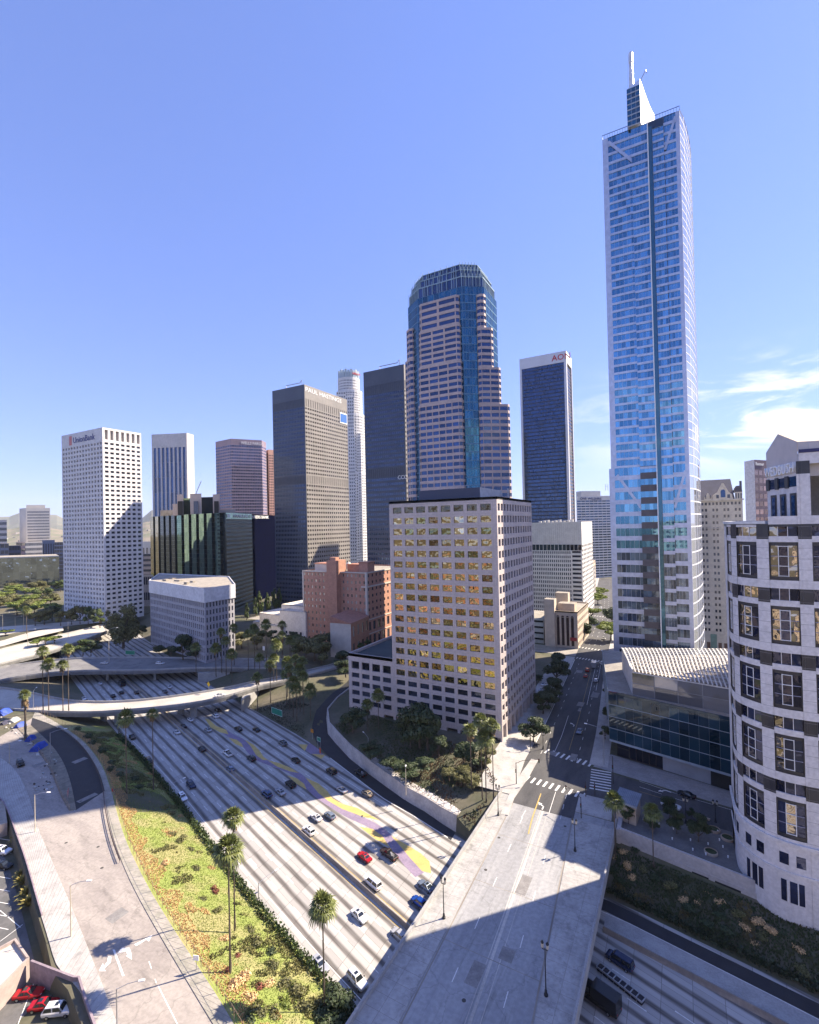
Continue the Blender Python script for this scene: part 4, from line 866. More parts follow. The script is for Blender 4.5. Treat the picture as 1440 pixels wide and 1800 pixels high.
# sail on the roof
x0, x1 = at(1103.5, 215, YF).x, at(1127, 215, YF).x; zt = at(1124, 144, YF).z
b.facade((x0, YF-1.7), (x1, YF-1.7), zR-2.1, zt-2.5, 3, 7, M('sail_frame', (.42, .45, .5), None), GTEAL, cx=.03, cb=.2, ct=0, rec=.1, part='sail_frame', win='sail_pane')
sl, mi = b.w('sail', G('sail_glass', (.80, .80, .82), .8, .30, .0, var=.05)); n = 12; xe_ = at(1151, 206, YF+42); cv = [(x1+(xe_.x-x1)*(k/n)**.8, YF-1.7+42*k/n, zt-(zt-xe_.z)*(k/n)**1.7) for k in range(n+1)]
for a, c in zip(cv, cv[1:]): sl.poly(((a[0], a[1], zR-2), (c[0], c[1], zR-2), (c[0], c[1], c[2]), (a[0], a[1], a[2])), mi)
sl.poly([(x0, YF-1.7, zt-2.5), (x1, YF-1.7, zt)]+[(c[0], c[1], c[2]) for c in cv[1:]]+[(x0, YF+40, zt-10)], mi); sl.poly(((x0, YF-1.72, zt-2.5), (x1, YF-1.72, zt-2.5), (x1, YF-1.72, zt)), mi); sl.poly(((x0, YF+40, zR-2), (x0, YF-1.7, zR-2), (x0, YF-1.7, zt-2.5), (x0, YF+40, zt-10)), mi)
sp = at(1110, 152, YF+2); tp = at(1107.3, 91, YF+2); mbw, mi = b.w('spire', M('spire_white', (.75, .75, .78), None, metal=.3, rough=.3)); zb_, zt_ = sp.z-3, tp.z; h = zt_-zb_
mbw.tube([(sp.x, sp.y, zb_), (sp.x, sp.y, zb_+h*.70)], [1.15, .75], 10, mi); mbw.tube([(sp.x, sp.y, zb_+h*.70), (sp.x, sp.y, zb_+h*.72), (sp.x, sp.y, zt_-1), (sp.x, sp.y, zt_)], [.5, .95, .9, .4], 10, mi)
mbw, mi = b.w('roof_crane', METAL); mbw.tube([(sp.x+.5, sp.y, zb_+1), (sp.x+2.5, sp.y, zb_+4), (sp.x+4, sp.y, zb_+4.2), (sp.x+6, sp.y+1, zb_+8.6), (sp.x+6.2, sp.y+1, zb_+7)], .22, 6, mi)
b.done()
# ---- glass podium of the hotel
A = Vector((-22.1, 171.1)); B = Vector((44, 153.4)); u = (B-A).normalized(); nn_ = Vector((-u.y, u.x)); A2 = Vector((-31.5, 228)); B2 = Vector((44, 232)); zt = at(1068, 1217, A.y); zt = ztop(A, 1217)
b = Bld('glass_podium', 'low dark teal glass podium with a pale louvred canopy roof', loc=(A.x, A.y, 0))
WL = M('white_line', (.30, .36, .42), None, rough=.4); GPOD = G('glass_podium', (.010, .035, .062), .25, .03, .010, .15, var=.5, vary=(.018, .06, .095))
b.facade(A, B, zt-15.5, zt, 26, 4, WL, GPOD, cx=.004, cb=.045, ct=.0, rec=.06, win='glass_panel', part='mullion'); b.facade(A2, A, zt-12.5, zt, 20, 4, WL, GPOD, cx=.02, cb=.045, ct=0, rec=.08, win='glass_panel', part='mullion')
b.solid([A, B, B+nn_*4, A+nn_*4], zt-16, zt-15.5, WL, 'soffit'); b.plain(B, B2, 0, zt, SIL); b.cap([A, B, B2, A2], zt-.4, M('terrace', (.30, .28, .25), (.24, .22, .2), .2, .9, fine=1)); b.solid([A+u*.1, B, B+nn_*.5, A+nn_*.5], zt-.35, zt+.6, GPOD, 'balustrade')
Af, Bf = A+nn_*2.5+u*1.5, B+nn_*2.5; zl_ = zt-15.5
b.facade(Af, Af+u*4, 0, zl_, 1, 2, LETK, GBLACK, cx=.08, cb=.05, ct=.08, rec=.1, win='lobby_glass', part='lobby'); b.facade(Af+u*4, Af+u*14, 0, zl_, 5, 1, M('lobby_brown', (.05, .035, .03), None), GBLACK, cx=.04, cb=.05, ct=.04, rec=.1, win='lobby_glass', part='lobby')
b.plain(Af+u*14, Bf, 0, zl_, M('podium_stone', (.30, .31, .33), (.25, .26, .28), .3, .8)); mbw, mi = b.w('garage_opening', LETK); g0, g1 = Af+u*27-nn_*.05, Af+u*40-nn_*.05; mbw.prism([g0, g1, g1+nn_*.04, g0+nn_*.04], .0, 4.4, mi)
hw = [(15, 166.5), (44, 158.5), (44, 192), (15, 192)]; b.facade(hw[0], hw[1], zt-.4, 60, 8, 9, SIL, GNAVY, cx=.1, cb=.4, ct=.05, rec=.2); b.plain(hw[1], hw[2], zt-.4, 60, SIL); b.plain(hw[2], hw[3], zt-.4, 60, SIL); b.plain(hw[3], hw[0], zt-.4, 60, SIL); b.cap(hw, 60, ROOFG)  # hidden wing added on the podium to throw shade over plaza and bridge end
# penthouse and canopy
p0 = P(1112, 1219, zt); p1 = Vector((44, p0.y-(44-p0.x)*.20, 0)); zc = ztop(p0, 1180); q0 = P(1093, 1142, zc)
b.facade(p0, p1, zt-.4, zc, 9, 2, M('mullion_thin', (.25, .25, .26), None), G('glass_clear', (.16, .165, .18), .3, .05, .01, .3, var=.6, vary=(.42, .40, .39)), cx=.015, cb=.03, ct=.02, rec=.05, win='terrace_glass', part='terrace_frame')
b.solid([p0.xy, p0.xy+Vector((.5, .3)), q0.xy+Vector((.6, 0)), q0.xy], zt-.4, zc+.7, M('canopy_white', (.62, .60, .57), None), 'screen_wall')
b.solid([p0.xy+Vector((3, 5)), p1.xy+Vector((0, 5)), B2-Vector((0, 4)), q0.xy+Vector((4, -3))], zt-.4, zc-1.2, M('terrace_room', (.36, .32, .29), (.28, .25, .22), .4, .8), 'plant_room')
can, mi = b.w('canopy', M('canopy_white', (.62, .60, .57))); nS = 54
def cpt(s, t):
    a = Vector((p0.x, p0.y, 0)).lerp(Vector((p1.x, p1.y, 0)), s); c = Vector((q0.x, q0.y, 0)).lerp(Vector((46, 228, 0)), s); p = a.lerp(c, t); p.z = zc+1.6*math.sin(math.pi*t*.85)+.0; return p
for i in range(nS):
    s = i/(nS-1.)
    for j in range(7): can.bar(cpt(s, j/7.), cpt(s, (j+1)/7.), .34, .16, mi)
for j in range(12):
    for i in range(8): can.bar(cpt(i/8., j/11.)+ZZ*-.25, cpt((i+1)/8., j/11.)+ZZ*-.25, .3, .3, mi)
b.done()
# ---- rounded granite tower at the right edge
WB = M('lilac_granite', (.66, .63, .63), (.60, .575, .575), .4, .6, fine=1.5); WBD = M('dark_granite', (.035, .034, .042), (.026, .026, .034), .6, .35, fine=2)
GWB = G('glass_mirror_navy', (.018, .022, .07), .5, .03, .16, .35, var=.5, vary=(.05, .06, .12)); GWM = G('glass_mirror_gold', (.46, .40, .33), .95, .02, .22, .40, var=.3)
b = Bld('rounded_tower', 'lilac granite tower with a rounded corner and tall framed windows at the right edge', loc=(20, 126, 0))
ctr = Vector((19.4, 131.3)); RR_ = 10.
def wpt(s):              # arc length from where the curve starts
    s0 = RR_*math.pi/2
    if s < 0: return Vector((ctr.x-RR_, ctr.y-s)), Vector((-1, 0))
    if s > s0: return Vector((ctr.x+(s-s0), ctr.y-RR_)), Vector((0, -1))
    a = math.pi+s/RR_; return Vector((ctr.x+RR_*math.cos(a), ctr.y+RR_*math.sin(a))), Vector((math.cos(a), math.sin(a)))
FRM = M('window_frame_white', (.80, .80, .80), None, rough=.4); FRD = M('window_frame_dark', (.03, .03, .04), None, rough=.4)
bays = []; s = -14.0
def walls(s0, s1, z0, z1, mat, part='wall', d=0., n=None):
    n = n or max(1, int((s1-s0)/1.1)); mbw, mi = b.w(part, mat)
    for i in range(n):
        a, c = s0+(s1-s0)*i/n, s0+(s1-s0)*(i+1)/n; (p, np_), (q, nq) = wpt(a), wpt(c); p = p+np_*d; q = q+nq*d
        mbw.poly(((p.x, p.y, z0), (q.x, q.y, z0), (q.x, q.y, z1), (p.x, p.y, z1)), mi)
def edge(s, z0, z1, mat, d0, d1, part='wall'):
    p, n = wpt(s); a, c = p+n*d0, p+n*d1; mbw, mi = b.w(part, mat); mbw.poly(((a.x, a.y, z0), (c.x, c.y, z0), (c.x, c.y, z1), (a.x, a.y, z1)), mi)
def ledge(s0, s1, z, mat, d0, d1, part='wall'):
    n = max(1, int((s1-s0)/1.1)); mbw, mi = b.w(part, mat)
    for i in range(n):
        a, c = s0+(s1-s0)*i/n, s0+(s1-s0)*(i+1)/n; (p, np_), (q, nq) = wpt(a), wpt(c)
        mbw.poly(((p+np_*d0).to_3d()+ZZ*z, (q+nq*d0).to_3d()+ZZ*z, (q+nq*d1).to_3d()+ZZ*z, (p+np_*d1).to_3d()+ZZ*z), mi)
def bay_panel(s0, s1, z0, z1, mat, name, d=-.3):
    (p, np_), (q, nq) = wpt(s0), wpt(s1); p = p+np_*d; q = q+nq*d; b.pane(((p.x, p.y, z0), (q.x, q.y, z0), (q.x, q.y, z1), (p.x, p.y, z1)), mat, name)
def bars(s0, s1, z0, z1, w, mat, d=-.22, part='window_frame'):
    (p, np_), (q, nq) = wpt(s0), wpt(s1); mbw, mi = b.w(part, mat); p = p+np_*d; q = q+nq*d; mbw.bar((p.x, p.y, z0), (q.x, q.y, z1), w, .12, mi)
PW, BW, NB_ = 2.15, 4.75, 7        # pillar and bay widths
z_b = [13.4+12.95*k for k in range(5)]; ZTOP = 77.2
sk = 5.05                            # a bay begins here on the curve
starts = [sk+(PW+BW)*k for k in range(-1, 5)]
rnd = random.Random(5)
for s0 in starts:
    s1 = s0+BW; hi = s0 > 11
    for k, zb in enumerate(z_b):
        if zb > 60 and not hi: n_t = 0
        # module: tall window from zb-? measured as bottom of the tall window at zb, its top at zb+7.6, spandrel, ribbon window, spandrel
        zt0, zt1 = zb, zb+7.7; r0, r1 = zb+8.9, zb+11.3
        if zt1 > ZTOP and not hi: break
        walls(s0, s1, zt1, r0, WB); walls(s0, s1, r1, min(zb+12.95, 89 if hi else ZTOP-1.2), WB)
        for sa in (s0, s1): edge(sa, zt0, zt1, WBD, -.3, 0); edge(sa, r0, r1, WBD, -.3, 0)
        ledge(s0, s1, zt0, WBD, -.3, 0); ledge(s0, s1, zt1, WBD, -.3, 0); ledge(s0, s1, r0, WB, -.3, 0); ledge(s0, s1, r1, WB, -.3, 0)
        cs = [s0+.12, s0+BW*.32, s0+BW*.66, s1-.12]
        for a, c in zip(cs, cs[1:]):
            g = GWM if rnd.random() < (.45 if k >= 3 else .12) else GWB
            bay_panel(a, c, zt0+.55, zt1-.55, g, 'window')
            g = GWM if rnd.random() < (.5 if k >= 3 else .2) else GWB
            bay_panel(a, c, r0, r1, g, 'ribbon_window')
        for z in (zt0+.36, zt1-.36): walls(s0+.02, s1-.02, z-.36, z+.36, WBD, 'window_frame', -.2, 4)
        for a in (cs[1], cs[2]): bars(a, a, zt0+.75, zt1-.75, .16, FRM); bars(a, a, r0, r1, .06, WB)
        for j in range(4): bars(cs[1], cs[2], zt0+.85+(6.0)*j/3., zt0+.85+(6.0)*j/3., .14, FRM, -.2)
        for a, c in ((cs[0], cs[1]), (cs[2], cs[3])):
            for j in (1, 2): bars(a, c, zt0+.85+6.0*j/3., zt0+.85+6.0*j/3., .07, M('mullion_lilac', (.3, .3, .4), None), -.2)
        bars(cs[0], cs[0], zt0, zt1, .3, WBD); bars(cs[3], cs[3], zt0, zt1, .3, WBD)
    # pillar to the left of the bay
    a, c = s0-PW, s0; top = 89. if s0-PW > 12 else ZTOP-1.2
    for k, zb in enumerate(z_b+[13.4+12.95*5]):
        if zb > top: break
        walls(a, c, zb-1.65, min(zb+8.3, top), WB, d=.06, n=2)
        if zb+8.3 < top: walls(a, c, zb+8.3, min(zb+11.3, top), WBD, 'dark_panel', .03, 2)
    for z in [13.4+2.16*i for i in range(30)]:
        if z < top-1: walls(a+.02, c-.02, z-.03, z+.03, M('joint_line', (.26, .25, .26), None), 'joint_line', .068, 2)
walls(-9.5, starts[0]-PW, -6, ZTOP-1.2, WB)
# base storeys
sA, sB = -9.5, starts[-1]+BW
walls(sA, sB, -6, 12.1, WB); walls(sA, sB, 12.1, 12.75, WB, d=.45); ledge(sA, sB, 12.75, WB, 0, .45); ledge(sA, sB, 12.1, WB, 0, .45)
walls(sA, sB, 12.75, 13.4, WB); walls(sA, sB, 6.2, 6.7, WB, d=.25); ledge(sA, sB, 6.7, WB, 0, .25); ledge(sA, sB, 6.2, WB, 0, .25)
for s0 in starts:
    for f in (.05, .62): bay_panel(s0+f*BW, s0+f*BW+1.5, 8.0, 10.3, GWB, 'small_window', .03)
    if s0 > 4:
        for f in (.08, .38, .68): bay_panel(s0+f*BW, s0+f*BW+(.9 if f != .38 else 1.2), .6, 4.9, GWB, 'base_window', .03)
        for f in (.31, .65): bars(s0+f*BW, s0+f*BW, .6, 4.9, .18, FRM, .06)
walls(sA, sB, ZTOP-1.2, ZTOP-.55, WBD, 'dark_panel', -.02); walls(sA, 11.5, ZTOP-.55, ZTOP, M('cap_white', (.7, .69, .68), None), 'coping', .25); ledge(sA, 11.5, ZTOP, M('cap_white', (.7, .69, .68)), -1.2, .25, 'coping')
b.cap([wpt(sA)[0]]+[wpt(sA+(12.6-sA)*i/20)[0] for i in range(1, 21)]+[(20.85, 121.5), (20.85, 140.8), (9.4, 140.8)], ZTOP-.8, ROOFG)
# upper block and gabled lantern
zu = 89.0; GW = Vector((20.9, 122.2)); GL = Vector((17.4, 134.6)); ug = (GW-GL).normalized(); ng = Vector((ug.y, -ug.x)); Lg = (GW-GL).length
b.plain((GL.x, GL.y), (GW.x, GW.y), ZTOP-1, zu-2.2, WB)
zs_ = ztop(GW, 800); zgb = ztop(GW, 783); pk = GL.lerp(GW, .42); zpk = ztop(pk, 763); zgl = ztop(GL, 796); zgr = ztop(GW, 776.5)
gm_, mi = b.w('gable', M('gable_pink', (.54, .49, .475), (.48, .44, .43), .3, .7)); e = ng*.05
gm_.poly([(p[0]+e.x, p[1]+e.y, z) for p, z in ((GL, zu-2.2), (GW, zu-2.2), (GW, zgr), (pk, zpk), (GL, zgl))], mi)
bk_ = -ng*9; tn = b.w('gable', M('gable_tan', (.60, .50, .38), None))[1]
gm_.poly([(pk.x, pk.y, zpk), (GW.x, GW.y, zgr), (GW.x+bk_.x, GW.y+bk_.y, zgr), (pk.x+bk_.x, pk.y+bk_.y, zpk)], tn); gm_.poly([(GL.x, GL.y, zgl), (pk.x, pk.y, zpk), (pk.x+bk_.x, pk.y+bk_.y, zpk), (GL.x+bk_.x, GL.y+bk_.y, zgl)], tn)
gm_.poly([(GW.x, GW.y, zu-3), (GW.x+bk_.x, GW.y+bk_.y, zu-3), (GW.x+bk_.x, GW.y+bk_.y, zgr), (GW.x, GW.y, zgr)], mi)
for f in (.12, .43, .74):
    p, q = GL+ug*Lg*f, GL+ug*Lg*(f+.20); d = ng*.06; b.pane(((p.x+d.x, p.y+d.y, ZTOP+.4), (q.x+d.x, q.y+d.y, ZTOP+.4), (q.x+d.x, q.y+d.y, ZTOP+5.6), (p.x+d.x, p.y+d.y, ZTOP+5.6)), FRD, 'slit_surround')
    p, q = GL+ug*Lg*(f+.05), GL+ug*Lg*(f+.15); d = ng*.12; b.pane(((p.x+d.x, p.y+d.y, ZTOP+.4), (q.x+d.x, q.y+d.y, ZTOP+.4), (q.x+d.x, q.y+d.y, ZTOP+5.1), (p.x+d.x, p.y+d.y, ZTOP+5.1)), GBLUE, 'slit_window')
p, q = GL+ug*.1, GW; d = ng*.05; b.pane(((p.x+d.x, p.y+d.y, ZTOP+6.9), (q.x+d.x, q.y+d.y, ZTOP+6.9), (q.x+d.x, q.y+d.y, ZTOP+9.), (p.x+d.x, p.y+d.y, ZTOP+9.)), GNAVY, 'lantern_window')
for f in (.0, .3, .62): mbw, mi = b.w('dark_panel', WBD); p, q = GL+ug*Lg*f+ng*.02, GL+ug*Lg*(f+.1)+ng*.02; mbw.prism([p, q, q+ng*.25, p+ng*.25], ZTOP+6.7, ZTOP+9.2, mi)
b.plain((GW.x, GW.y-1), (GW.x, GW.y), ZTOP-1, zu, WB)
walls(15.708+1.5, 15.708+26, 88.4, 90.6, WB, d=.02); walls(17.2, 40, 90.6, 91.3, M('navy_coping', (.04, .04, .13), None), 'coping', .15); b.cap([(20.9, 121.2), (44.5, 121.2), (44.5, 150), (20.9, 150)], 90.6, ROOFG); b.plain((20.9, 150), (20.9, 121.2), -6, 90.6, WB)
mbw, mi = b.w('roof_railing', METAL); mbw.tube([(22, 121.8, 92.6), (44, 121.8, 92.6)], .05, 5, mi); [mbw.tube([(22.5+i*4, 121.8, 91), (22.5+i*4, 121.8, 92.8)], .05, 5, mi) for i in range(5)]
b.plain((44.5, 121.2), (44.5, 150), -6, 90, WB); b.plain((20.9, 140.8), (9.4, 140.8), -6, ZTOP, WB); b.plain((44.5, 150), (20.9, 150), -6, 90.5, WB)
t = b.done(); sz = Lg*.215
text('WEDBUSH', tuple((GL+ug*Lg*.02+ng*.35).to_3d()+ZZ*(ZTOP+9.75)), ug.to_3d(), ng.to_3d(), 3.0, LETW, t, ext=.28, squeeze=.86)
# ---- chateau-roofed tower
YC = 300.; C = at(1306, 900, YC); xl = at(1205, 900, YC).x; ze = at(1270, 880, YC).z; CRM = M('cream_stone', (.58, .52, .44), (.50, .45, .38), .15, .8, fine=.8); SLATE = M('slate_roof', (.09, .085, .115), (.07, .068, .09), .4, .6)
b = Bld('chateau_tower', 'cream stone tower with a steep slate chateau roof and pointed gables', loc=(C.x, YC, 0)); L = C.x-xl
b.facade((xl, YC), (C.x, YC), 14, ze, 15, 22, CRM, GDARK, cx=.22, cb=.34, ct=.22, rec=.35, skip=lambda c, r: c % 3 == 0 and r < 21 or r < 1, ml=.5, mr=.5)
b.facade((xl, YC), (C.x, YC), 0, 14, 10, 2, CRM, M('shop_brown', (.16, .09, .07), None), cx=.2, cb=.15, ct=.2, rec=.4, win='shop_window'); b.plain((C.x, YC), (C.x, YC+30), 0, ze, CRM); b.plain((C.x, YC+30), (xl, YC+30), 0, ze, CRM); b.plain((xl, YC+30), (xl, YC), 0, ze, CRM)
mbw, mi = b.w('cornice', CRM); mbw.box(xl-.6, C.x+.6, YC-.7, YC, ze, ze+.7, mi); mbw.box(xl-.3, C.x+.3, YC-.4, YC, ze*.83, ze*.83+.35, mi)
zr = at(1262, 843, YC+12).z; xr = at(1284, 843, YC+12).x; rf, mi = b.w('roof', SLATE); za = ze+.7; x1 = at(1292, 880, YC).x
rf.poly(((xl, YC, za), (x1, YC, za), (xr, YC+12, zr), (xl, YC+12, zr)), mi); rf.poly(((x1, YC, za), (x1, YC+26, za), (xr, YC+14, zr), (xr, YC+12, zr)), mi); rf.poly(((x1, YC+26, za), (xl, YC+26, za), (xl, YC+14, zr), (xr, YC+14, zr)), mi); rf.poly(((xl, YC+12, zr), (xr, YC+12, zr), (xr, YC+14, zr), (xl, YC+14, zr)), mi)
def gable(px0, px1, pxc, ypk, steps=True):
    x0, x1, xc = at(px0, 880, YC).x, at(px1, 880, YC).x, at(pxc, 870, YC).x; zp = at(pxc, ypk, YC).z; h = zp-za; w = x1-x0; mbw, mi = b.w('gable', CRM)
    pr = [(x0, za), (x1, za), (x1-w*.06, za+h*.30), (xc+w*.26, za+h*.46), (xc+w*.14, za+h*.75), (xc+w*.04, za+h), (xc-w*.04, za+h), (xc-w*.14, za+h*.75), (xc-w*.26, za+h*.46), (x0+w*.06, za+h*.30)]
    mbw.poly([(x, YC-.5, z) for x, z in pr], mi); mbw.poly([(x, YC+1.5, z) for x, z in pr][::-1], mi)
    for (a, c), (e, f) in zip(pr, pr[1:]+pr[:1]): mbw.poly(((a, YC-.5, c), (a, YC+1.5, c), (e, YC+1.5, f), (e, YC-.5, f)), mi)
    if w > 5:
        k = [(xc-1.0, za+1), (xc+1.0, za+1), (xc+1.0, za+h*.5), (xc+.6, za+h*.6), (xc-.6, za+h*.6), (xc-1, za+h*.5)]; b.pane([(x, YC-.56, z) for x, z in k], GNAVY, 'gable_window')
    for q in ((xc-w*.33, xc-w*.2), (xc+w*.2, xc+w*.33)): b.pane([(q[0], YC-.56, za+.6), (q[1], YC-.56, za+.6), (q[1], YC-.56, za+2.4), (q[0], YC-.56, za+2.4)], GDARK, 'gable_window')
gable(1252, 1289, 1271, 849.5); gable(1237, 1252, 1244.5, 867)
b.facade((x1, YC-.2), (C.x, YC-.2), ze, ze+4.2, 3, 1, CRM, GDARK, cx=.25, cb=.2, ct=.15, rec=.3); b.plain((C.x, YC-.2), (C.x, YC+12), ze, ze+4.2, CRM); tm, mi = b.w('turret_roof', SLATE); xm = (x1+C.x)/2
for k in range(4): w = (C.x-x1)/2*math.cos(k*.36); w2 = (C.x-x1)/2*math.cos((k+1)*.36); tm.prism([(xm-w, YC-.2), (xm+w, YC-.2), (xm+w, YC+9), (xm-w, YC+9)], ze+4.2+k*.8, ze+5.0+k*.8, mi)
tm.box(xm+.8, xm+1.8, YC+3, YC+4, ze+5, ze+10, mi)
cp, mi = b.w('green_panel', M('copper_green', (.20, .30, .25), None)); x0, x2 = at(1249, 1110, YC).x, at(1260, 1110, YC).x; cp.box(x0, x2, YC-.2, YC-.05, 1, 17, mi)
b.done()
# ---- slatted white tower with dark glass flank, far right
b, q, z1 = tower('office_tower', 'tower with a white slatted side and dark reflecting flank behind the chateau roof', (1311.5, 1329, 1366), (412, 400, 412), 808, WHT, GDARK,
    [(1, 14, dict(cx=.0, cb=.02, ct=.02, rec=.12, mt=1), WHT, M('slat_white', (.70, .70, .74), None)), (5, 18, dict(cx=.08, cb=.3, ct=.1, rec=.1, mt=8), M('mauve_panel', (.14, .10, .14), None), G('glass_copper', (.42, .26, .22), .8, .05, .05, .5, var=.6))])
t = b.done(); u = (q[2]-q[1]).normalized(); n = Vector((u.y, -u.x, 0)); text('Banner', tuple(q[1]+u*1.2+n*.2+ZZ*(z1-4.6-q[1].z)), u, n, 4.0, LETW, t)
# ---- fluted white block behind the pale gridded one
Xc = -68.; C = atx(1022, 920, Xc); xl = at(928, 920, C.y).x; yr = atx(1041, 925, Xc).y; z1 = ztop(C, 917); FLU = M('fluted_white', (.62, .60, .57), (.54, .52, .5), .2, .8, fine=.8)
b = Bld('office_block', 'white office block with a blank fluted top band and narrow windows', loc=(C.x, C.y, 0)); zt_ = ztop(C, 957); zw = ztop(C, 968)
b.facade((xl, C.y), (C.x, C.y), zt_, z1, 26, 1, FLU, FLU, cx=.12, cb=.01, ct=.06, rec=.35, win='flute'); b.facade((xl, C.y), (C.x, C.y), zw, zt_, 14, 1, FLU, GBLACK, cx=.04, cb=.02, ct=.02, rec=.6, win='strip_window'); xm = C.x-(C.x-xl)*.20
b.facade((xl, C.y), (xm, C.y), 0, zw, 22, 16, FLU, GDARK, cx=.22, cb=.22, ct=.16, rec=.45); b.facade((xm, C.y), (C.x, C.y), 0, zw, 1, 16, FLU, GDARK, cx=.06, cb=.42, ct=.08, rec=.8, ml=.4, mr=.4, win='wide_window')
b.facade((C.x, C.y), (C.x, yr), 0, zt_, 8, 17, FLU, GDARK, cx=.2, cb=.3, ct=.15, rec=.3); b.plain((C.x, C.y), (C.x, yr), zt_, z1, FLU); b.plain((C.x, yr), (xl, yr), 0, z1, FLU); pl = [(xl, C.y), (C.x, C.y), (C.x, yr), (xl, yr)]; b.cap(pl, z1-.6, ROOFG); mbw, mi = b.w('roof_plant', FLU)
for i in range(9): mbw.box(xl+8+i*3.2, xl+10+i*3.2, C.y+4, C.y+6, z1-.6, z1+1.2+(i % 3)*.4, mi)
b.done()
# ---- banded tower closing the street
b, q, z1 = tower('office_tower', 'white banded tower closing the far end of the boulevard, with lettering on its roof band', (1014, 1082), (655, 668), 872, M('white_band', (.62, .61, .60), (.55, .54, .53), .1, .8), GNAVY, [(9, 30, dict(cx=.03, cb=.42, ct=.06, rec=.4, mt=6, ml=1, mr=1))])
mbw, mi = b.w('penthouse', M('white_band', (.62, .61, .60))); c = (q[0]+q[1])/2; d = (q[1]-q[0]).normalized(); e = Vector((-d.y, d.x, 0)); a_, b_ = q[0]+d*10+e*4, q[0]+d*40+e*4; mbw.prism([a_.xy, b_.xy, (b_+e*12).xy, (a_+e*12).xy], z1, z1+7, mi)
mbw.tube([(c.x+12, c.y+8, z1+7), (c.x+12, c.y+8, z1+16)], .3, 5, mi); mbw.tube([(c.x+15, c.y+8, z1+7), (c.x+15, c.y+8, z1+16)], .3, 5, mi); mbw.tube([(c.x+12, c.y+8, z1+13), (c.x+15, c.y+8, z1+13)], .25, 5, mi)
t = b.done(60); text('ONE WILSHIRE', tuple(q[0]+d*5.5+Vector((d.y, -d.x, 0))*.3+ZZ*(z1-4.8-q[0].z)), d, (d.y, -d.x, 0), 4.6, LETB, t, squeeze=1.08)
# ---- little theatre-like building with arched windows
Y_ = 307.5; x0, x1 = -76.0, -56.2; TAN = M('tan_stucco', (.58, .48, .38), (.50, .41, .32), .25, .85, fine=1); zt_ = at(1000, 1075, Y_).z; ztw = at(966, 1053, Y_).z; xt = at(976, 1100, Y_).x
b = Bld('corner_building', 'small tan building with four tall arched windows at the far crossing', loc=(x1, Y_, 0))
b.facade((xt, Y_), (x1, Y_), 0, zt_-3.5, 4, 1, TAN, M('arch_dark', (.05, .03, .03), None), ml=.4, mr=1.6, cx=.2, cb=.06, ct=.02, rec=.6, win='arched_window'); b.plain((xt, Y_), (x1, Y_), zt_-3.5, zt_, TAN); cw = (x1-xt-2)/4
for i in range(4):
    xm = xt+.4+cw*(i+.5); r = cw*.3; b.pane([(xm-r, Y_-.04, zt_-3.6)]+[(xm+r*math.cos(math.pi-k*math.pi/8), Y_-.04, zt_-3.6+r*math.sin(k*math.pi/8)) for k in range(9)]+[(xm+r, Y_-.04, zt_-3.6)], M('arch_dark', (.05, .03, .03)), 'arch_head')
b.solid([(x0, Y_-1.2), (xt, Y_-1.2), (xt, Y_+5), (x0, Y_+5)], 0, ztw, M('tan_tower', (.64, .55, .45), (.56, .48, .39), .3, .85), 'stair_tower', ROOFG); b.facade((x1, Y_), (x1, Y_+40), 0, zt_, 10, 5, TAN, GDARK, cx=.25, cb=.3, ct=.2, rec=.3); b.plain((x1, Y_+40), (x0, Y_+40), 0, zt_, TAN); b.plain((x0, Y_+40), (x0, Y_), 0, zt_, TAN); pl = [(x0, Y_), (x1, Y_), (x1, Y_+40), (x0, Y_+40)]; b.cap(pl, zt_-.8, ROOFG); b.parapet([(xt, Y_), (x1, Y_), (x1, Y_+40), (xt, Y_+40)], zt_-.8, .85, TAN, .4)
b.solid([(xt+1, Y_+5), (xt+11, Y_+5), (xt+11, Y_+13), (xt+1, Y_+13)], zt_-.8, zt_+4, TAN, 'roof_box', ROOFG); b.solid([(xt-3, Y_+16), (xt+5, Y_+16), (xt+5, Y_+22), (xt-3, Y_+22)], zt_-.8, zt_+9, TAN, 'roof_box', ROOFG); b.solid([(x1-4.5, Y_-.5), (x1-.6, Y_-.5), (x1-.6, Y_), (x1-4.5, Y_)], 4.6, 6.6, M('awning_red', (.35, .05, .05), None), 'awning')
b.done()
b = Bld('parking_structure', 'low white parking structure with dark open decks beside the small arched building', loc=(-92, 312, 0)); b.facade((-100, 312), (-78, 312), 0, 15, 1, 4, WHT, LETK, cx=.01, cb=.5, ct=.1, rec=1.5, win='deck_opening'); b.plain((-78, 312), (-78, 345), 0, 15, WHT); b.cap([(-100, 312), (-78, 312), (-78, 345), (-100, 345)], 15, ROOFG); b.done()
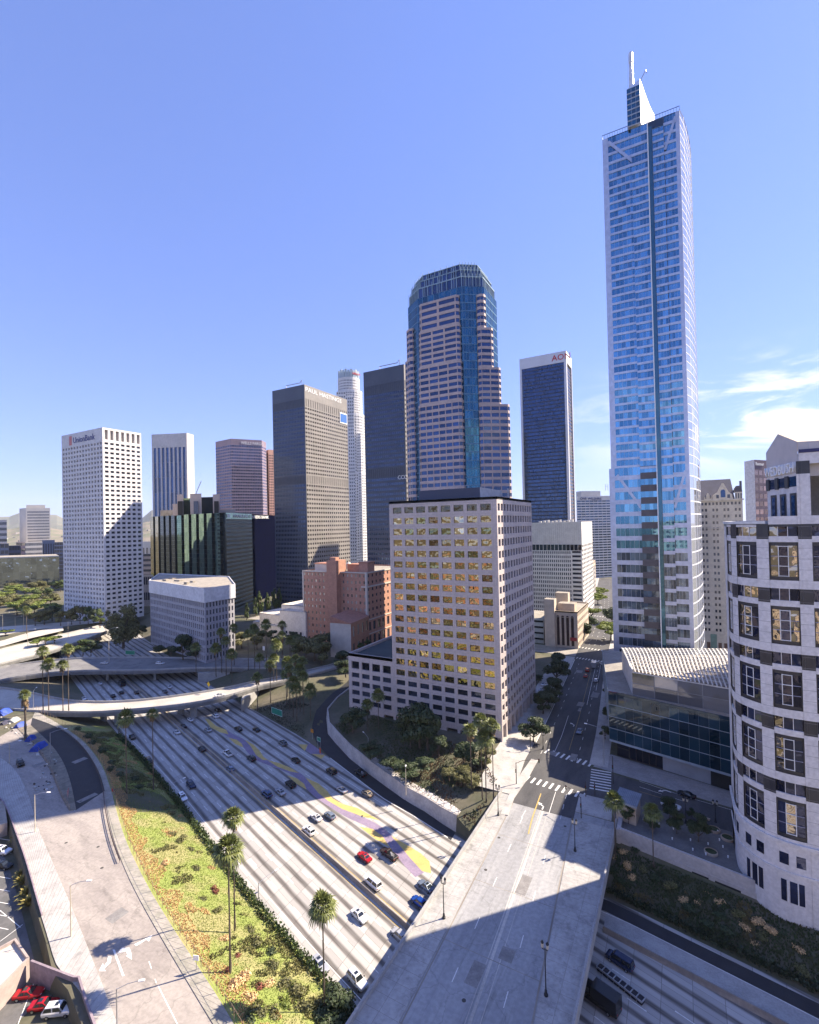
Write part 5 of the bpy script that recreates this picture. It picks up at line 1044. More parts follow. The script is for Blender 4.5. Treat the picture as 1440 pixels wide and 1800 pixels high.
for k, (X_, yn, px, py, wm, lab) in enumerate(((-69, 402, 1041, 972, TAN, 'narrow tan masonry block with stacked bays along the boulevard'), (-72, 462, 1049, 1003, M('grey_stone', (.36, .34, .33), None), 'grey stone block beyond the narrow tan one on the boulevard'), (-80, 520, 1057, 990, TAN, 'pale block at the last visible bend of the boulevard'))):
    b = Bld('street_building', lab, loc=(X_, yn, 0), group='buildings lining the far boulevard'); z1 = ztop((X_, yn), py); ye = yn+48
    b.facade((X_-26, yn), (X_, yn), 0, z1, 7, max(3, int(z1/4)), wm, GDARK, cx=.25, cb=.3, ct=.2, rec=.3); b.facade((X_, yn), (X_-3, ye), 0, z1, 9, max(3, int(z1/4)), wm, GDARK, cx=.25, cb=.3, ct=.2, rec=.3); b.plain((X_-3, ye), (X_-26, ye), 0, z1, wm); b.plain((X_-26, ye), (X_-26, yn), 0, z1, wm); b.cap([(X_-26, yn), (X_, yn), (X_-3, ye), (X_-26, ye)], z1-.5, ROOFG); b.done(60)
# ---- black and green mirror block with pleated front
D0, D1, D2 = 440., 505., 590.
MIR = G('glass_green_mirror', (.17, .28, .23), .95, .03, .05, .12, var=.25, vary=(.22, .33, .26)); MIRK = G('glass_black_mirror', (.03, .05, .06), .5, .04, .02, .2)
GMUL = M('green_mullion', (.20, .27, .24), (.16, .22, .20), .2, .4, .3)
A = atD(392, 915, D0); Bm = atD(443, 915, D1); B = atD(492, 915, D2); z1 = ztop(A, 901); E0 = atD(311, 915, 480); E1 = atD(264, 915, 525)
b = Bld('mirror_block', 'dark green mirror-glass block with a pleated front and white lettering', loc=(A.x, A.y, 0))
nP = 6
for i in range(nP):
    a = E0.lerp(A, i/nP); c = E0.lerp(A, (i+.62)/nP); e = E0.lerp(A, (i+1)/nP); n = Vector(((A-E0).y, -(A-E0).x, 0)).normalized()
    b.facade(a, c, 0, z1, 4, 22, GMUL, MIR, cx=.01, cb=.015, ct=.015, rec=.02); b.facade(c, c-n*3.4, 0, z1, 1, 22, GMUL, MIRK, cx=.01, cb=.01, ct=.01, rec=.02); b.facade(c-n*3.4, e-n*3.4, 0, z1, 3, 22, LETK, MIRK, cx=.01, cb=.01, ct=.01, rec=.02); b.plain((e-n*3.4), e, 0, z1, MIRK)
b.facade(A, Bm, 0, z1-5.5, 26, 22, M('green_grey_band', (.17, .215, .20), (.14, .18, .165), .1, .6), G('glass_soot', (.008, .012, .014), 0, .2, 0, .3, spec=.2), cx=.05, cb=.42, ct=.04, rec=.15); b.facade(A, Bm, z1-5.5, z1, 12, 1, GMUL, MIR, cx=.0, cb=.0, ct=.0, rec=.01)
b.facade(Bm, B, 0, z1, 26, 22, M('dark_reflection', (.004, .005, .018), None, rough=.7, spec=0.), G('glass_dark_reflection', (.003, .004, .018), 0, .6, 0, .3, spec=0.), cx=.06, cb=.2, ct=.04, rec=.02)  # dark reflection of the bronze tower put into the wall and glass colours
nL = 5
for i in range(nL):
    a = E1.lerp(E0, i/nL); c = E1.lerp(E0, (i+.6)/nL); e = E1.lerp(E0, (i+1)/nL); n = Vector(((E0-E1).y, -(E0-E1).x, 0)).normalized(); gm = G('glass_gold_mirror', (.50, .42, .26), .95, .05, .10, .15) if i < 2 else MIRK
    b.facade(a, c, 0, z1, 3, 22, GMUL, gm, cx=.01, cb=.01, ct=.01, rec=.02); b.plain(c, c-n*2.5, 0, z1, MIRK); b.plain(c-n*2.5, e-n*2.5, 0, z1, MIRK); b.plain(e-n*2.5, e, 0, z1, MIRK)
bk = Vector((-.35, .94, 0))*70; b.plain(B, B+bk, 0, z1, MIRK); b.plain(E1+bk, E1, 0, z1, MIRK); b.cap([E1, E0, A, Bm, B, B+bk, E1+bk], z1-.3, ROOFG)
def blk(px0, px1, y1, D, mat, part='plant_tower', dep=9): p, q = atD(px0, 915, D), atD(px1, 915, D); d = Vector(p.xy).normalized()*dep; b.solid([p.xy, q.xy, q.xy+d, p.xy+d], z1-.5, ztop(p, y1), mat, part, ROOFG)
PT = M('plant_tan', (.50, .42, .37), (.44, .37, .33), .3, .8)
blk(312, 323, 869, 476, PT); blk(313, 322, 881, 474, LETK, 'plant_slot', 1); blk(335, 355, 868, 476, PT); blk(341, 349, 881, 474, GDARK, 'plant_slot', 1); blk(354, 377, 874, 492, MIRK, 'plant_glass'); blk(323, 336, 876, 483, MIR, 'plant_glass'); blk(375, 387, 869, 476, PT); blk(377, 385, 881, 474, LETK, 'plant_slot', 1); blk(304, 312, 886, 479, PT); blk(387, 414, 896, 492, PT); blk(282, 310, 897, 509, ROOFG)
t = b.done(); u = (Bm-A).normalized(); n = Vector((u.y, -u.x, 0)); u2 = (B-Bm).normalized(); n2 = Vector((u2.y, -u2.x, 0))
text('MANUFACT', tuple(A+u*21+n*.3+ZZ*(z1-4.6-A.z)), u, n, 4.6, LETW, t, squeeze=1.68); text('URERS BANK', tuple(Bm-u2*.5+n2*.3+ZZ*(z1-4.6-Bm.z)), u2, n2, 4.6, LETW, t, squeeze=1.78)
mb = MB(); o = A+u*8+n*.35; [mb.prism([(o+u*k).xy, (o+u*(k+1.3)).xy, (o+u*(k+1.3)+n*.2).xy, (o+u*k+n*.2).xy], z1-4.6, z1-1.2) for k in (0, 2.2, 4.4)]; mb.build('emblem', LETW, t)
# ---- finned block with white top band
A, Bc, Cc = P(265.5, 1131), P(362, 1166), P(414, 1151); zb = ztop(Bc, 1059.5); z1 = ztop(Bc, 1036)
FIN = M('fin_grey', (.36, .355, .385), (.31, .305, .335), .2, .7, fine=1); CAPW = M('band_white', (.64, .64, .66), (.56, .56, .58), .15, .7, fine=.7)
b = Bld('finned_block', 'squat office block with closely spaced vertical fins and a plain white top band', loc=(Bc.x, Bc.y, 0))
for p, q, c in ((A, Bc, 30), (Bc, Cc, 9)): b.facade(p, q, 0, zb, c, 8, FIN, GDARK, cx=.24, cb=.3, ct=.05, rec=.7, ml=.5, mr=.5)
u, v = (Bc-A).normalized(), (Cc-Bc).normalized(); bk = Vector((-45, 34, 0)); fl = [A-u*.6-v*.6, Bc+u*.6-v*.6, Cc+u*.6+v*.6, Cc+bk, A+bk+v*2]; b.solid([p.xy for p in fl], zb, z1-.01, CAPW, 'top_band'); b.cap([p.xy for p in fl], z1, ROOFG); b.parapet([p.xy for p in fl], z1, .7, CAPW, .5); b.plain(Cc, Cc+bk, 0, zb, FIN); b.plain(A+bk, A, 0, zb, FIN); mbw, mi = b.w('roof_plant', ROOFG)
for i, (f, g, s, h) in enumerate(((.3, .3, 4, 1.2), (.55, .5, 6, .9), (.7, .25, 3, 1.5), (.4, .65, 5, .8), (.8, .55, 3, 1.1))): p = A.lerp(Bc, f)+bk*g; mbw.box(p.x-s/2, p.x+s/2, p.y-s/3, p.y+s/3, z1+.02, z1+h, mi)
b.done()
# ---- brick club
BRK = M('brick_red', (.47, .25, .18), (.40, .21, .15), .4, .85, fine=1.5); STC = M('stucco_cream', (.60, .54, .47), (.53, .47, .41), .3, .85)
C = at(646, 1100, 256); xl = at(533, 1050, 256).x; yr = 256+56.; z1 = ztop(C, 1007)
b = Bld('brick_building', 'large red brick building with a tall brick chimney shaft, behind the white stucco blocks', loc=(C.x, 256, 0)); cf = dict(cx=.30, cb=.3, ct=.28, rec=.3)
GWIN = G('glass_pale_blind', (.12, .11, .10), .2, .2, 0, .3, var=.6, vary=(.55, .52, .46))
b.facade((xl, 256), (C.x, 256), 0, z1, 16, 11, BRK, GWIN, skip=lambda c, r: c in (8, 9), **cf); b.facade((C.x, 256), (C.x, yr), z1*.36, z1, 12, 7, BRK, GDARK, **cf); b.facade((C.x, 256), (C.x, yr), 0, z1*.36, 10, 2, BRK, GDARK, cx=.22, cb=.2, ct=.15, rec=.5, win='arched_window')
for z, h, d in ((z1*.80, .9, .5), (z1*.36, .6, .35), (z1-.5, .8, .4), (z1*.17, .5, .3)): mbw, mi = b.w('cornice', STC); mbw.box(C.x+.003, C.x+d, 256-.2, yr, z, z+h, mi); mbw.box(xl if z > z1*.9 else C.x-4, C.x, 256-d, 256-.003, z, z+h, mi)
mbw, mi = b.w('quoin', STC); mbw.box(C.x-.9, C.x+.25, 255.75, 257.4, 0, z1-.5, mi); mbw.box(xl-.3, xl+.9, 255.8, 257, 0, z1-.5, mi)
b.plain((C.x, yr), (xl, yr), 0, z1, BRK); b.plain((xl, yr), (xl, 256), 0, z1, BRK); pl = [(xl, 256), (C.x, 256), (C.x, yr), (xl, yr)]; b.cap(pl, z1-.7, ROOFG); b.parapet(pl, z1-.7, .75, BRK)
xs0, xs1 = at(580, 1000, 255).x, at(597, 1000, 255).x; zs = ztop(Vector((xs0, 253)), 985); b.solid([(xs0, 251.5), (xs1, 251.5), (xs1, 262), (xs0, 262)], 0, zs, M('brick_shaft', (.46, .24, .165), (.39, .20, .14), .4, .85, fine=1.5), 'chimney_shaft'); mbw, mi = b.w('chimney_shaft'); mbw.box(xs0+1.6, xs1-1.6, 253, 257, zs, zs+2, 0)
TIL = M('roof_tile', (.42, .20, .14), (.34, .16, .11), .5, .85); hs, mi = b.w('roof_house', STC); ti = b.w('roof_house', TIL)[1]; bi = b.w('roof_house', BRK)[1]
for a, c, e, f, h in ((.08, .28, 8, 18, 4.2), (.32, .45, 10, 20, 3), (.60, .8, 9, 17, 4), (.84, .97, 4, 12, 6)):
    x0, x1 = xl+(C.x-xl)*a, xl+(C.x-xl)*c; hs.box(x0, x1, 256+e, 256+f, z1-.7, z1+h, mi if a < .5 else bi); hs.prism([(x0-.4, 255.6+e), (x1+.4, 255.6+e), (x1+.4, 256.4+f), (x0-.4, 256.4+f)], z1+h, z1+h+.5, ti)
for a in (.3, .52): hs.tube([(xl+(C.x-xl)*a, 272, z1), (xl+(C.x-xl)*a, 272, z1+4), (xl+(C.x-xl)*a, 272, z1+5.5)], [2, 2, .5], 10, mi)
b.done()
# low tiled wing
b = Bld('tiled_wing', 'low orange-tiled wing with tall brick bays in front of the red brick building', loc=(-172, 236, 0)); p0 = P(618, 1158); p1 = P(650, 1140); zt_ = ztop(p0, 1097)
b.facade(p0, p1, 0, zt_, 4, 2, M('brick_orange', (.42, .22, .14), (.36, .18, .12), .4, .85), GWIN, cx=.28, cb=.2, ct=.2, rec=.4, ml=.8); u = (p1-p0).normalized(); w = Vector((-u.y, u.x, 0))*14; b.plain(p0+w, p0, 0, zt_, STC); rf, mi = b.w('roof', TIL); rf.prism([p0-u*.5, p1+u*.5, p1+w, p0+w], zt_, [zt_+.3, zt_+.3, zt_+4, zt_+4], mi); b.plain(p1+w, p0+w, 0, zt_+3, STC); b.plain(p1, p1+w, 0, zt_, STC); b.done()
# ---- white stucco blocks
WST = M('stucco_white', (.74, .69, .63), (.68, .63, .57), .2, .85, fine=.8)
b = Bld('stucco_building', 'windowless cream stucco building of stepped blocks with flat roofs', loc=(-228, 256, 0))
def bk3(p, q, r, ytop, z0=0, roofm=ROOFW, wm=WST):
    p, q, r = (Vector((k[0], k[1], 0)) for k in (p, q, r)); z1 = ztop(q, ytop); b.plain(p, q, z0, z1, wm); b.plain(q, r, z0, z1, wm); s_ = p+(r-q); b.plain(r, s_, z0, z1, wm); b.plain(s_, p, z0, z1, wm); pl = [p.xy, q.xy, r.xy, s_.xy]; b.cap(pl, z1-.5, roofm); b.parapet(pl, z1-.5, .5, wm, .5); return z1
q = P(538, 1126); p = q+Vector((-23, -1, 0)); r = q+Vector((1, 34, 0)); z1 = bk3(p, q, r, 1076); 
for f in (.22, .36, .62, .78): a = p.lerp(q, f); b.pane(((a.x, a.y-.08, 3.6), (a.x+1.6, a.y-.08, 3.6), (a.x+1.6, a.y-.08, 5.4), (a.x, a.y-.08, 5.4)), GDARK, 'square_window')
for f in (.12, .26, .44): a = q.lerp(r, f); b.pane(((a.x+.1, a.y, 3.6), (a.x+.1, a.y+1.8, 3.6), (a.x+.1, a.y+1.8, 5.4), (a.x+.1, a.y, 5.4)), GDARK, 'square_window')
q2 = q+Vector((-5, 9, 0)); bk3(q2+Vector((-26, 0, 0)), q2, q2+Vector((1, 26, 0)), 1066)
q3 = P(613, 1118)+Vector((-4, 8, 0)); bk3(q+Vector((5, 16, 0)), q3, q3+Vector((0, 22, 0)), 1078); bk3(q3+Vector((-8, -.5, 0)), q3+Vector((2, -.5, 0)), q3+Vector((2, 18, 0)), 1074)
q4 = P(488, 1118); bk3(q4+Vector((-22, 4, 0)), q4+Vector((6, 0, 0)), q4+Vector((6, 26, 0)), 1083); bk3(q4+Vector((-40, 14, 0)), q4+Vector((-12, 12, 0)), q4+Vector((-12, 30, 0)), 1098); a = q4; bk3(a+Vector((-4, -4, 0)), a+Vector((10, -5, 0)), a+Vector((10, 3, 0)), 1102)
b.done()
# ---- far left buildings
b, q, z1 = tower('civic_tower', 'far white civic tower with fine window grid and a lower stepped base', (34.5, 46.5, 88.5), (915, 900, 915), 893, M('civic_white', (.62, .58, .53), (.56, .53, .48), .05, .8), GDARK, [None, (22, 22, dict(cx=.22, cb=.26, ct=.2, rec=0, mt=5, ml=1.5, mr=1.5))])
mbw, mi = b.w('penthouse', M('civic_white', (.62, .58, .53))); a, c = q[1]+(q[2]-q[1])*.0, q[1]+(q[2]-q[1])*.8; d = Vector(a.xy).normalized(); mbw.prism([a.xy+d*8, c.xy+d*8, c.xy+d*26, a.xy+d*26], z1, z1+6, mi); b.done(30)
b, q, z1 = tower('civic_annex', 'lower gridded annex in front of the far white civic tower', (28, 44, 74), (890, 872, 884), 953, M('civic_white', (.62, .58, .53)), GDARK, [(5, 6, dict(cx=.05, cb=.4, ct=.1, rec=0), M('annex_mauve', (.25, .2, .26), None)), (15, 7, dict(cx=.2, cb=.25, ct=.2, rec=0))]); b.done(20)
BLUEC = M('blue_glass_far', (.10, .13, .22), (.08, .11, .19), .1, .3, .3)
for k, (pts, D, y, wm, sp, lab) in enumerate((((-30, 12), (860, 865), 914.5, M('stripe_white', (.6, .56, .54), None), (1, 10, dict(cx=0, cb=.5, ct=0, rec=0, mt=4)), 'far building with bold dark and white stripes at the left edge'),
        ((-30, 15), (790, 795), 956, BLUEC, (6, 6, dict(cx=.06, cb=.3, ct=.1, rec=0)), 'low blue glass block below the striped building'), ((14, 36), (830, 835), 959, BLUEC, (8, 5, dict(cx=.06, cb=.3, ct=.1, rec=0)), 'small blue glass block left of the civic annex'),
        ((74, 96), (850, 846), 949, BLUEC, (5, 1, dict(cx=.3, cb=.02, ct=.1, rec=0)), 'blue glass block right of the civic annex'), ((95, 113), (800, 800), 953, BLUEC, (4, 10, dict(cx=.05, cb=.2, ct=.1, rec=0)), 'blue block half behind the white gridded tower'),
        ((248, 266), (640, 640), 974, M('tan_stripe', (.45, .36, .30), None), (1, 7, dict(cx=0, cb=.55, ct=0, rec=0)), 'low brown striped building in the gap beside the white gridded tower'), ((248, 268), (900, 900), 952, M('civic_white', (.62, .58, .53)), (3, 1, dict(cx=.2, cb=.3, ct=.2, rec=0)), 'small white building in the gap beside the white gridded tower'),
        ((240, 268), (500, 500), 1012, M('podium_grey', (.4, .39, .4), None), (8, 2, dict(cx=.1, cb=.4, ct=.1, rec=.3)), 'low grey podium between the white gridded tower and the finned block'))):
    b, q, z1 = tower('far_building', lab, pts, D, y, wm, GDARK, [sp]); b.done(30)
b, q, z1 = tower('mirror_hall', 'long low mirror-glass hall reflecting trees at the left edge', (-60, 103), (700, 720), 981.5, M('hall_white', (.6, .58, .55), None), G('glass_hall', (.38, .42, .42), .95, .03, .4, .12, var=.4), [(16, 4, dict(cx=.0, cb=.0, ct=.0, rec=.02, mt=1.2))]); b.done(20)
cr = Bld('tower_crane', 'thin tower crane far behind the dark green mirror block', loc=atD(346, 915, 900).xy.to_3d()); mbw, mi = cr.w('mast', METAL); a = atD(346, 915, 900); z = ztop(a, 866); mbw.tube([(a.x, a.y, 0), (a.x, a.y, z)], .9, 4, mi); c = atD(355, 915, 900); mbw, mi = cr.w('jib', METAL); mbw.tube([(a.x, a.y, z), (c.x, c.y, ztop(c, 846))], .7, 4, mi); cr.done()
# unseen blocks added behind the viewpoint so that the mirror windows reflect them
for k, (x0, x1, y0, y1, h, wm, lab) in enumerate(((-22, 18, -42, -4, 76.5, TAN, 'tan tower the picture was taken from'), (-120, -50, -80, -30, 38, STC, 'cream block behind the viewpoint'), (-230, -150, -90, -40, 22, BRK, 'brick block behind the viewpoint'), (50, 110, -90, -50, 60, STC, 'cream tower behind the viewpoint to the right'), (-330, -250, -60, 10, 30, TAN, 'tan block behind the viewpoint to the left'))):
    b = Bld('city_block', lab, loc=(x0, y1, 0)); b.facade((x1, y1), (x0, y1), 0, h, max(6, int((x1-x0)/5)), max(5, int(h/4)), wm, GDARK, cx=.22, cb=.3, ct=.2, rec=.4); b.plain((x0, y1), (x0, y0), -3, h, wm); b.plain((x0, y0), (x1, y0), -3, h, wm); b.facade((x1, y0), (x1, y1), 0, h, max(5, int((y1-y0)/5)), max(5, int(h/4)), wm, GDARK, cx=.22, cb=.3, ct=.2, rec=.4); b.cap([(x0, y0), (x1, y0), (x1, y1), (x0, y1)], h, ROOFG); b.done()
# ---- hills
def hills(name, D, hfun, mat, px0=-500, px1=1000, n=90):
    mb = MB()
    for i in range(n):
        xa, xb = px0+(px1-px0)*i/n, px0+(px1-px0)*(i+1)/n; row = []
        for x in (xa, xb):
            d = ray(x, 920); d.z = 0; d = d/d.dot(CF); hh = hfun(x); row.append([(d*D*f).to_tuple()[:2]+(hh*g,) for f, g in ((.80, -.02), (.9, .55), (1, 1), (1.15, .6), (1.4, -.02))])
        for j in range(4): mb.poly((row[0][j], row[1][j], row[1][j+1], row[0][j+1]))
    o = mb.build(name, mat, kind='structure', smooth=True)
hills('hills', 9000, lambda x: max(60, 430+260*noise.noise(Vector((x/90., 3.1, 0)))+110*noise.noise(Vector((x/26., 9., 0)))), M('hill_scrub', (.15, .14, .10), (.10, .11, .075), .004, .95))
hills('terrain', 3200, lambda x: max(20, 105+55*noise.noise(Vector((x/60., 7.7, 0)))), M('hill_near', (.24, .20, .15), (.14, .15, .09), .012, .95), 0-400, 420)

# ---- houses scattered over the far hillsides
rh = random.Random(6); hb = MB(); hb.box(-.5, .5, -.5, .5, -.4, .5); hb.prism([(-.55, -.55), (.55, -.55), (.55, .55), (-.55, .55)], .5, .56); hp = []
for c in ((.55, .50, .45), (.45, .38, .32), (.60, .58, .56), (.36, .30, .27)): o = hb.build('house', M('house_%d' % int(c[0]*100), c, None)); hp.append(o.data); bpy.data.objects.remove(o)
for i in range(120):
    x = rh.choice((rh.uniform(-10, 112), rh.uniform(-10, 112), rh.uniform(246, 272))); D_ = rh.uniform(1000, 3000); d = ray(x, 920); d.z = 0; d = d/d.dot(CF)*D_; hgt = 0 if D_ < 2560 else (D_-2560)/640*max(20, 105+55*noise.noise(Vector((x/60., 7.7, 0))))
    o = bpy.data.objects.new('house', hp[i % 4]); COL.objects.link(o); w = rh.uniform(12, 34); o.location = (d.x, d.y, hgt); o.scale = (w, rh.uniform(12, 26), rh.uniform(8, 26)); o.rotation_euler = (0, 0, rh.uniform(-.6, .6)); tag(o, 'small pale building among many on the hazy slopes at the far left', 'house', 'buildings on the far slopes')
# ------------------------------------------------------------------ plants
def leafcloud(mb, blobs, n, size, rnd, m=0, up=.3, shell=.45):
    tot = sum(b[1][0]*b[1][1]*b[1][2] for b in blobs)
    for c, r in blobs:
        for _ in range(max(6, int(n*r[0]*r[1]*r[2]/tot))):
            d = Vector((rnd.gauss(0, 1), rnd.gauss(0, 1), rnd.gauss(0, 1))).normalized(); k = rnd.random()**shell
            p = Vector(c)+Vector((d.x*r[0], d.y*r[1], d.z*r[2]))*k
            nr = (d+Vector((rnd.uniform(-1, 1), rnd.uniform(-1, 1), rnd.uniform(-1, 1)+up))*.8).normalized(); x = nr.orthogonal().normalized(); y = nr.cross(x); a = rnd.uniform(0, 6.28)
            x, y = x*math.cos(a)+y*math.sin(a), y*math.cos(a)-x*math.sin(a); s = size*rnd.uniform(.6, 1.3)
            mb.poly((p-x*s-y*s*.6, p+x*s-y*s*.6, p+x*s*.8+y*s*.7, p-x*s*.8+y*s*.7), m)
def tree_proto(seed, mat, n=3600, size=.028, spread=1., trunk=.22, blobs=9, flat=1.):
    """tree of height 1: trunk with limbs, and a crown of leaf clumps"""
    rnd = random.Random(seed); t = thing('tree', 'x', 'tree'); tb = MB(); bl = []
    for i in range(blobs):
        a = i*2.4+rnd.uniform(-.5, .5); r = .27*spread*math.sqrt((i+.4)/blobs); z = .62+rnd.uniform(-.24, .22)*flat+(.10 if i < 2 else 0); q = rnd.uniform(.11, .19)
        bl.append(((r*math.cos(a), r*math.sin(a), z), (q*spread, q*spread, q*.8*flat)))
        if i % 2 == 0: tb.tube([(0, 0, trunk+.05), (r*.5*math.cos(a), r*.5*math.sin(a), (z+trunk)/2), (r*math.cos(a), r*math.sin(a), z)], [.022, .015, .006], 5)
    tb.tube([(0, 0, -.02), (.008, .004, trunk*.6), (0, 0, trunk+.15)], [.035, .026, .018], 7)
    tb.build('trunk', WOOD, t, base=(0, 0, 0)); mb = MB(); leafcloud(mb, bl, n, size, rnd); mb.build('crown', mat, t, base=(0, 0, 0))
    return t
PROTO = {'green': tree_proto(1, LEAF), 'green2': tree_proto(2, LEAF, spread=1.25, blobs=11), 'olive': tree_proto(3, LEAFO, spread=1.1), 'olive2': tree_proto(4, LEAFO, n=4200, blobs=13, spread=1.3), 'dark': tree_proto(5, LEAFD, spread=1.15, n=3800), 'dark2': tree_proto(6, LEAFD, spread=1.4, blobs=12, trunk=.15),
    'lime': tree_proto(7, LEAFL, spread=1.4, flat=.7), 'slim': tree_proto(8, LEAF, spread=.42, flat=1.5, n=1800), 'tall': tree_proto(9, LEAFO, n=5200, size=.02, spread=.9, blobs=16, flat=1.5, trunk=.3)}
USED = set()
def plant(kind, loc, h, label, group, rz=None, sx=1.):
    src = PROTO[kind]; k = (loc[0]*7.3+loc[1]*3.1) % 6.28 if rz is None else rz
    if kind not in USED:
        USED.add(kind); src.location = loc; src.rotation_euler = (0, 0, k); src.scale = (h*sx, h*sx, h); src['label'] = label
        if group: src['group'] = group
        return src
    r = dup(src, loc, k, (h*sx, h*sx, h), label)
    if group: r['group'] = group
    elif 'group' in r: del r['group']
    return r
def row(items, group, what, z=0.):
    """items: kind, px, base py, height, width factor; the label counts along the row as the picture shows it"""
    its = sorted(items, key=lambda i: i[1])
    for k, (kind, x, y, h, sx) in enumerate(its): p = P(x, y, z); plant(kind, p, h, what % (ORD[k]+' from the left'), group, sx=sx)
# palms: trunk, crown of fan fronds, skirt of dead ones
def frond(mb, org, dr, up, L, rnd, m=0, fan=9, droop=.25):
    dr = Vector(dr).normalized(); s = dr.cross(ZZ).normalized(); n = s.cross(dr); base = Vector(org); tip = base+dr*L*.45
    mb.bar(base, tip, .05, .03, m)
    for i in range(fan):
        a = (i/(fan-1.)-.5)*2.7; d = (dr*math.cos(a)+s*math.sin(a)); l = L*.62*(1-.25*abs(a)/1.35)*rnd.uniform(.9, 1.1); w = .055*L
        t = tip+d*l-ZZ*l*droop*rnd.uniform(.5, 1.6); q = tip+d*l*.55+n*.04; wv = d.cross(n).normalized()*w
        mb.poly((tip, q+wv, t, q-wv), m)
def palm_crown(seed, R=1.9, nf=34, low=-.5):
    rnd = random.Random(seed); mb = MB()
    for i in range(nf):
        f = i/nf; a = i*2.39996; e = low+(1.45-low)*(1-f)**.9; e = min(e, 1.4)
        frond(mb, (0, 0, 0), (math.cos(a)*math.cos(e), math.sin(a)*math.cos(e), math.sin(e)), ZZ, R*rnd.uniform(.85, 1.1), rnd, droop=.18+.3*f)
    return mb
def skirt(seed, R=.9, L=2.2, n=60):
    rnd = random.Random(seed); mb = MB()
    for i in range(n):
        a = rnd.uniform(0, 6.28); z = rnd.uniform(-L*.55, .1); o = Vector((math.cos(a)*.22, math.sin(a)*.22, z)); e = o+Vector((math.cos(a)*R*rnd.uniform(.4, 1), math.sin(a)*R*rnd.uniform(.4, 1), -rnd.uniform(.7, 1.4)*L*.42)); s = Vector((-math.sin(a), math.cos(a), 0))*.16
        mb.poly((o-s*.4, o+s*.4, e+s, e-s))
    return mb
PC = [palm_crown(21, 2.5, 40), palm_crown(22, 2.7, 46, -.8), palm_crown(23, 2.35, 36, -.3)]
pc_me = []
for k, mbx in enumerate(PC): o = mbx.build('crown', FROND); pc_me.append(o.data); bpy.data.objects.remove(o)
o = skirt(5).build('dead_fronds', DEADF); sk_me = [o.data]; bpy.data.objects.remove(o)
o = skirt(6, 1.2, 4.8, 150).build('dead_fronds', DEADF); sk_me.append(o.data); bpy.data.objects.remove(o)
tm = MB(); tm.tube([(0, 0, 0), (.01, .006, .3), (-.006, .01, .65), (0, 0, 1)], [1.25, .9, .8, .72], 8); o = tm.build('trunk', PALMT); tr_me = o.data; bpy.data.objects.remove(o)
def palm(loc, h, label, group=None, v=0, sk=0, sc=1., r=.24, lean=0.):
    t = thing('palm_tree', label, 'palm', loc, group, rz=(loc[0]*5.1+loc[1]) % 6.28)
    def add(nm, me, z, s):
        o = bpy.data.objects.new(nm, me); COL.objects.link(o); o.parent = t; o.location = (lean*z, 0, z); o.scale = s; return o
    k = add('trunk', tr_me, 0, (r, r, h)); 
    if lean: k.rotation_euler = (0, math.atan(lean), 0)
    add('crown', pc_me[v % 3], h, (sc, sc, sc))
    if sk is not None: add('dead_fronds', sk_me[sk], h-.1, (sc, sc, sc))
    return t
def palm_px(xc, yc, xb, yb, z, label, group=None, v=0, sk=0, sc=1., r=.24):
    b = P(xb, yb, z); h = ztop(b, yc)-z
    return palm(b, h, label, group, v, sk, sc, r)
g_ = 'palms along the left embankment'
palm_px(224, 1262, 223, 1395, -1.5, 'palm with a thick brown skirt beside the sunlit bank, left of a thinner one', g_, 1, 0, 1.15, .22)
palm_px(271, 1256, 270, 1388, -5, 'thin palm rising from the hedge line, right of the thickly skirted palm', g_, 2, 0, .95, .2)
palm_px(417, 1438, 413, 1630, -2.6, 'palm whose crown stands just above its near twin on the green bank', g_, 0, 0, 1.0, .2)
palm_px(409, 1494, 405, 1701, -.6, 'taller near twin palm on the green bank with its trunk base in the dry grass', g_, 1, 0, 1.15, .22)
palm_px(588, 1594, 571, 1790, -6.4, 'palm at the bottom edge beside the hedge and the bridge', g_, 1, 0, 1.0, .2)
palm_px(45, 1222, 45, 1303, 0, 'stout palm wrapped in a heavy shag of dead fronds by the tents', None, 0, 1, 1.0, .5)
for i, (xc, yc, xb, yb) in enumerate(((80, 1146, 76, 1252), (86, 1168, 86, 1251), (110, 1170, 111, 1252), (123, 1142, 121, 1252))): palm_px(xc, yc, xb, yb, 0, 'slim palm, %s of the four before the overpasses' % (ORD[i]+' from the left'), 'four palms before the overpasses', i, 0, 1.25, .22)
gr = [(345, 1138, 1185), (380, 1140, 1188), (390, 1112, 1180), (398, 1128, 1185), (412, 1104, 1170), (437, 1116, 1176), (448, 1106, 1176), (469, 1098, 1180), (408, 1150, 1205), (457, 1158, 1200), (482, 1158, 1215), (497, 1118, 1205), (487, 1133, 1215), (511, 1128, 1200), (506, 1165, 1230), (521, 1160, 1228), (533, 1164, 1232), (453, 1192, 1248), (504, 1186, 1240), (516, 1200, 1262), (534, 1190, 1260), (522, 1213, 1268), (546, 1214, 1270), (476, 1170, 1238), (510, 1178, 1250), (528, 1178, 1256)]
gr.sort()
def grz(x, y):
    """height of the grove slope under a pixel"""
    for z in (-.5, -1.5, -2.5, -3.5, -4.5, -5.5):
        p = P(x, y, z); k = lerp_y(FB, p.x); f = (p.y-k)/max(8, 205-k-.0)
        if z <= -7+7*min(1, max(0, f)): return z
    return -6
for i, (x, y, yb) in enumerate(gr): palm_px(x, y, x, yb, 0 if yb < 1190 else grz(x, yb), 'slender palm, %s in the shaded grove behind the green freeway sign' % (ORD[i]+' from the left'), 'palm grove by the ramps', i, 0 if i % 3 else None, 1.35, .26)
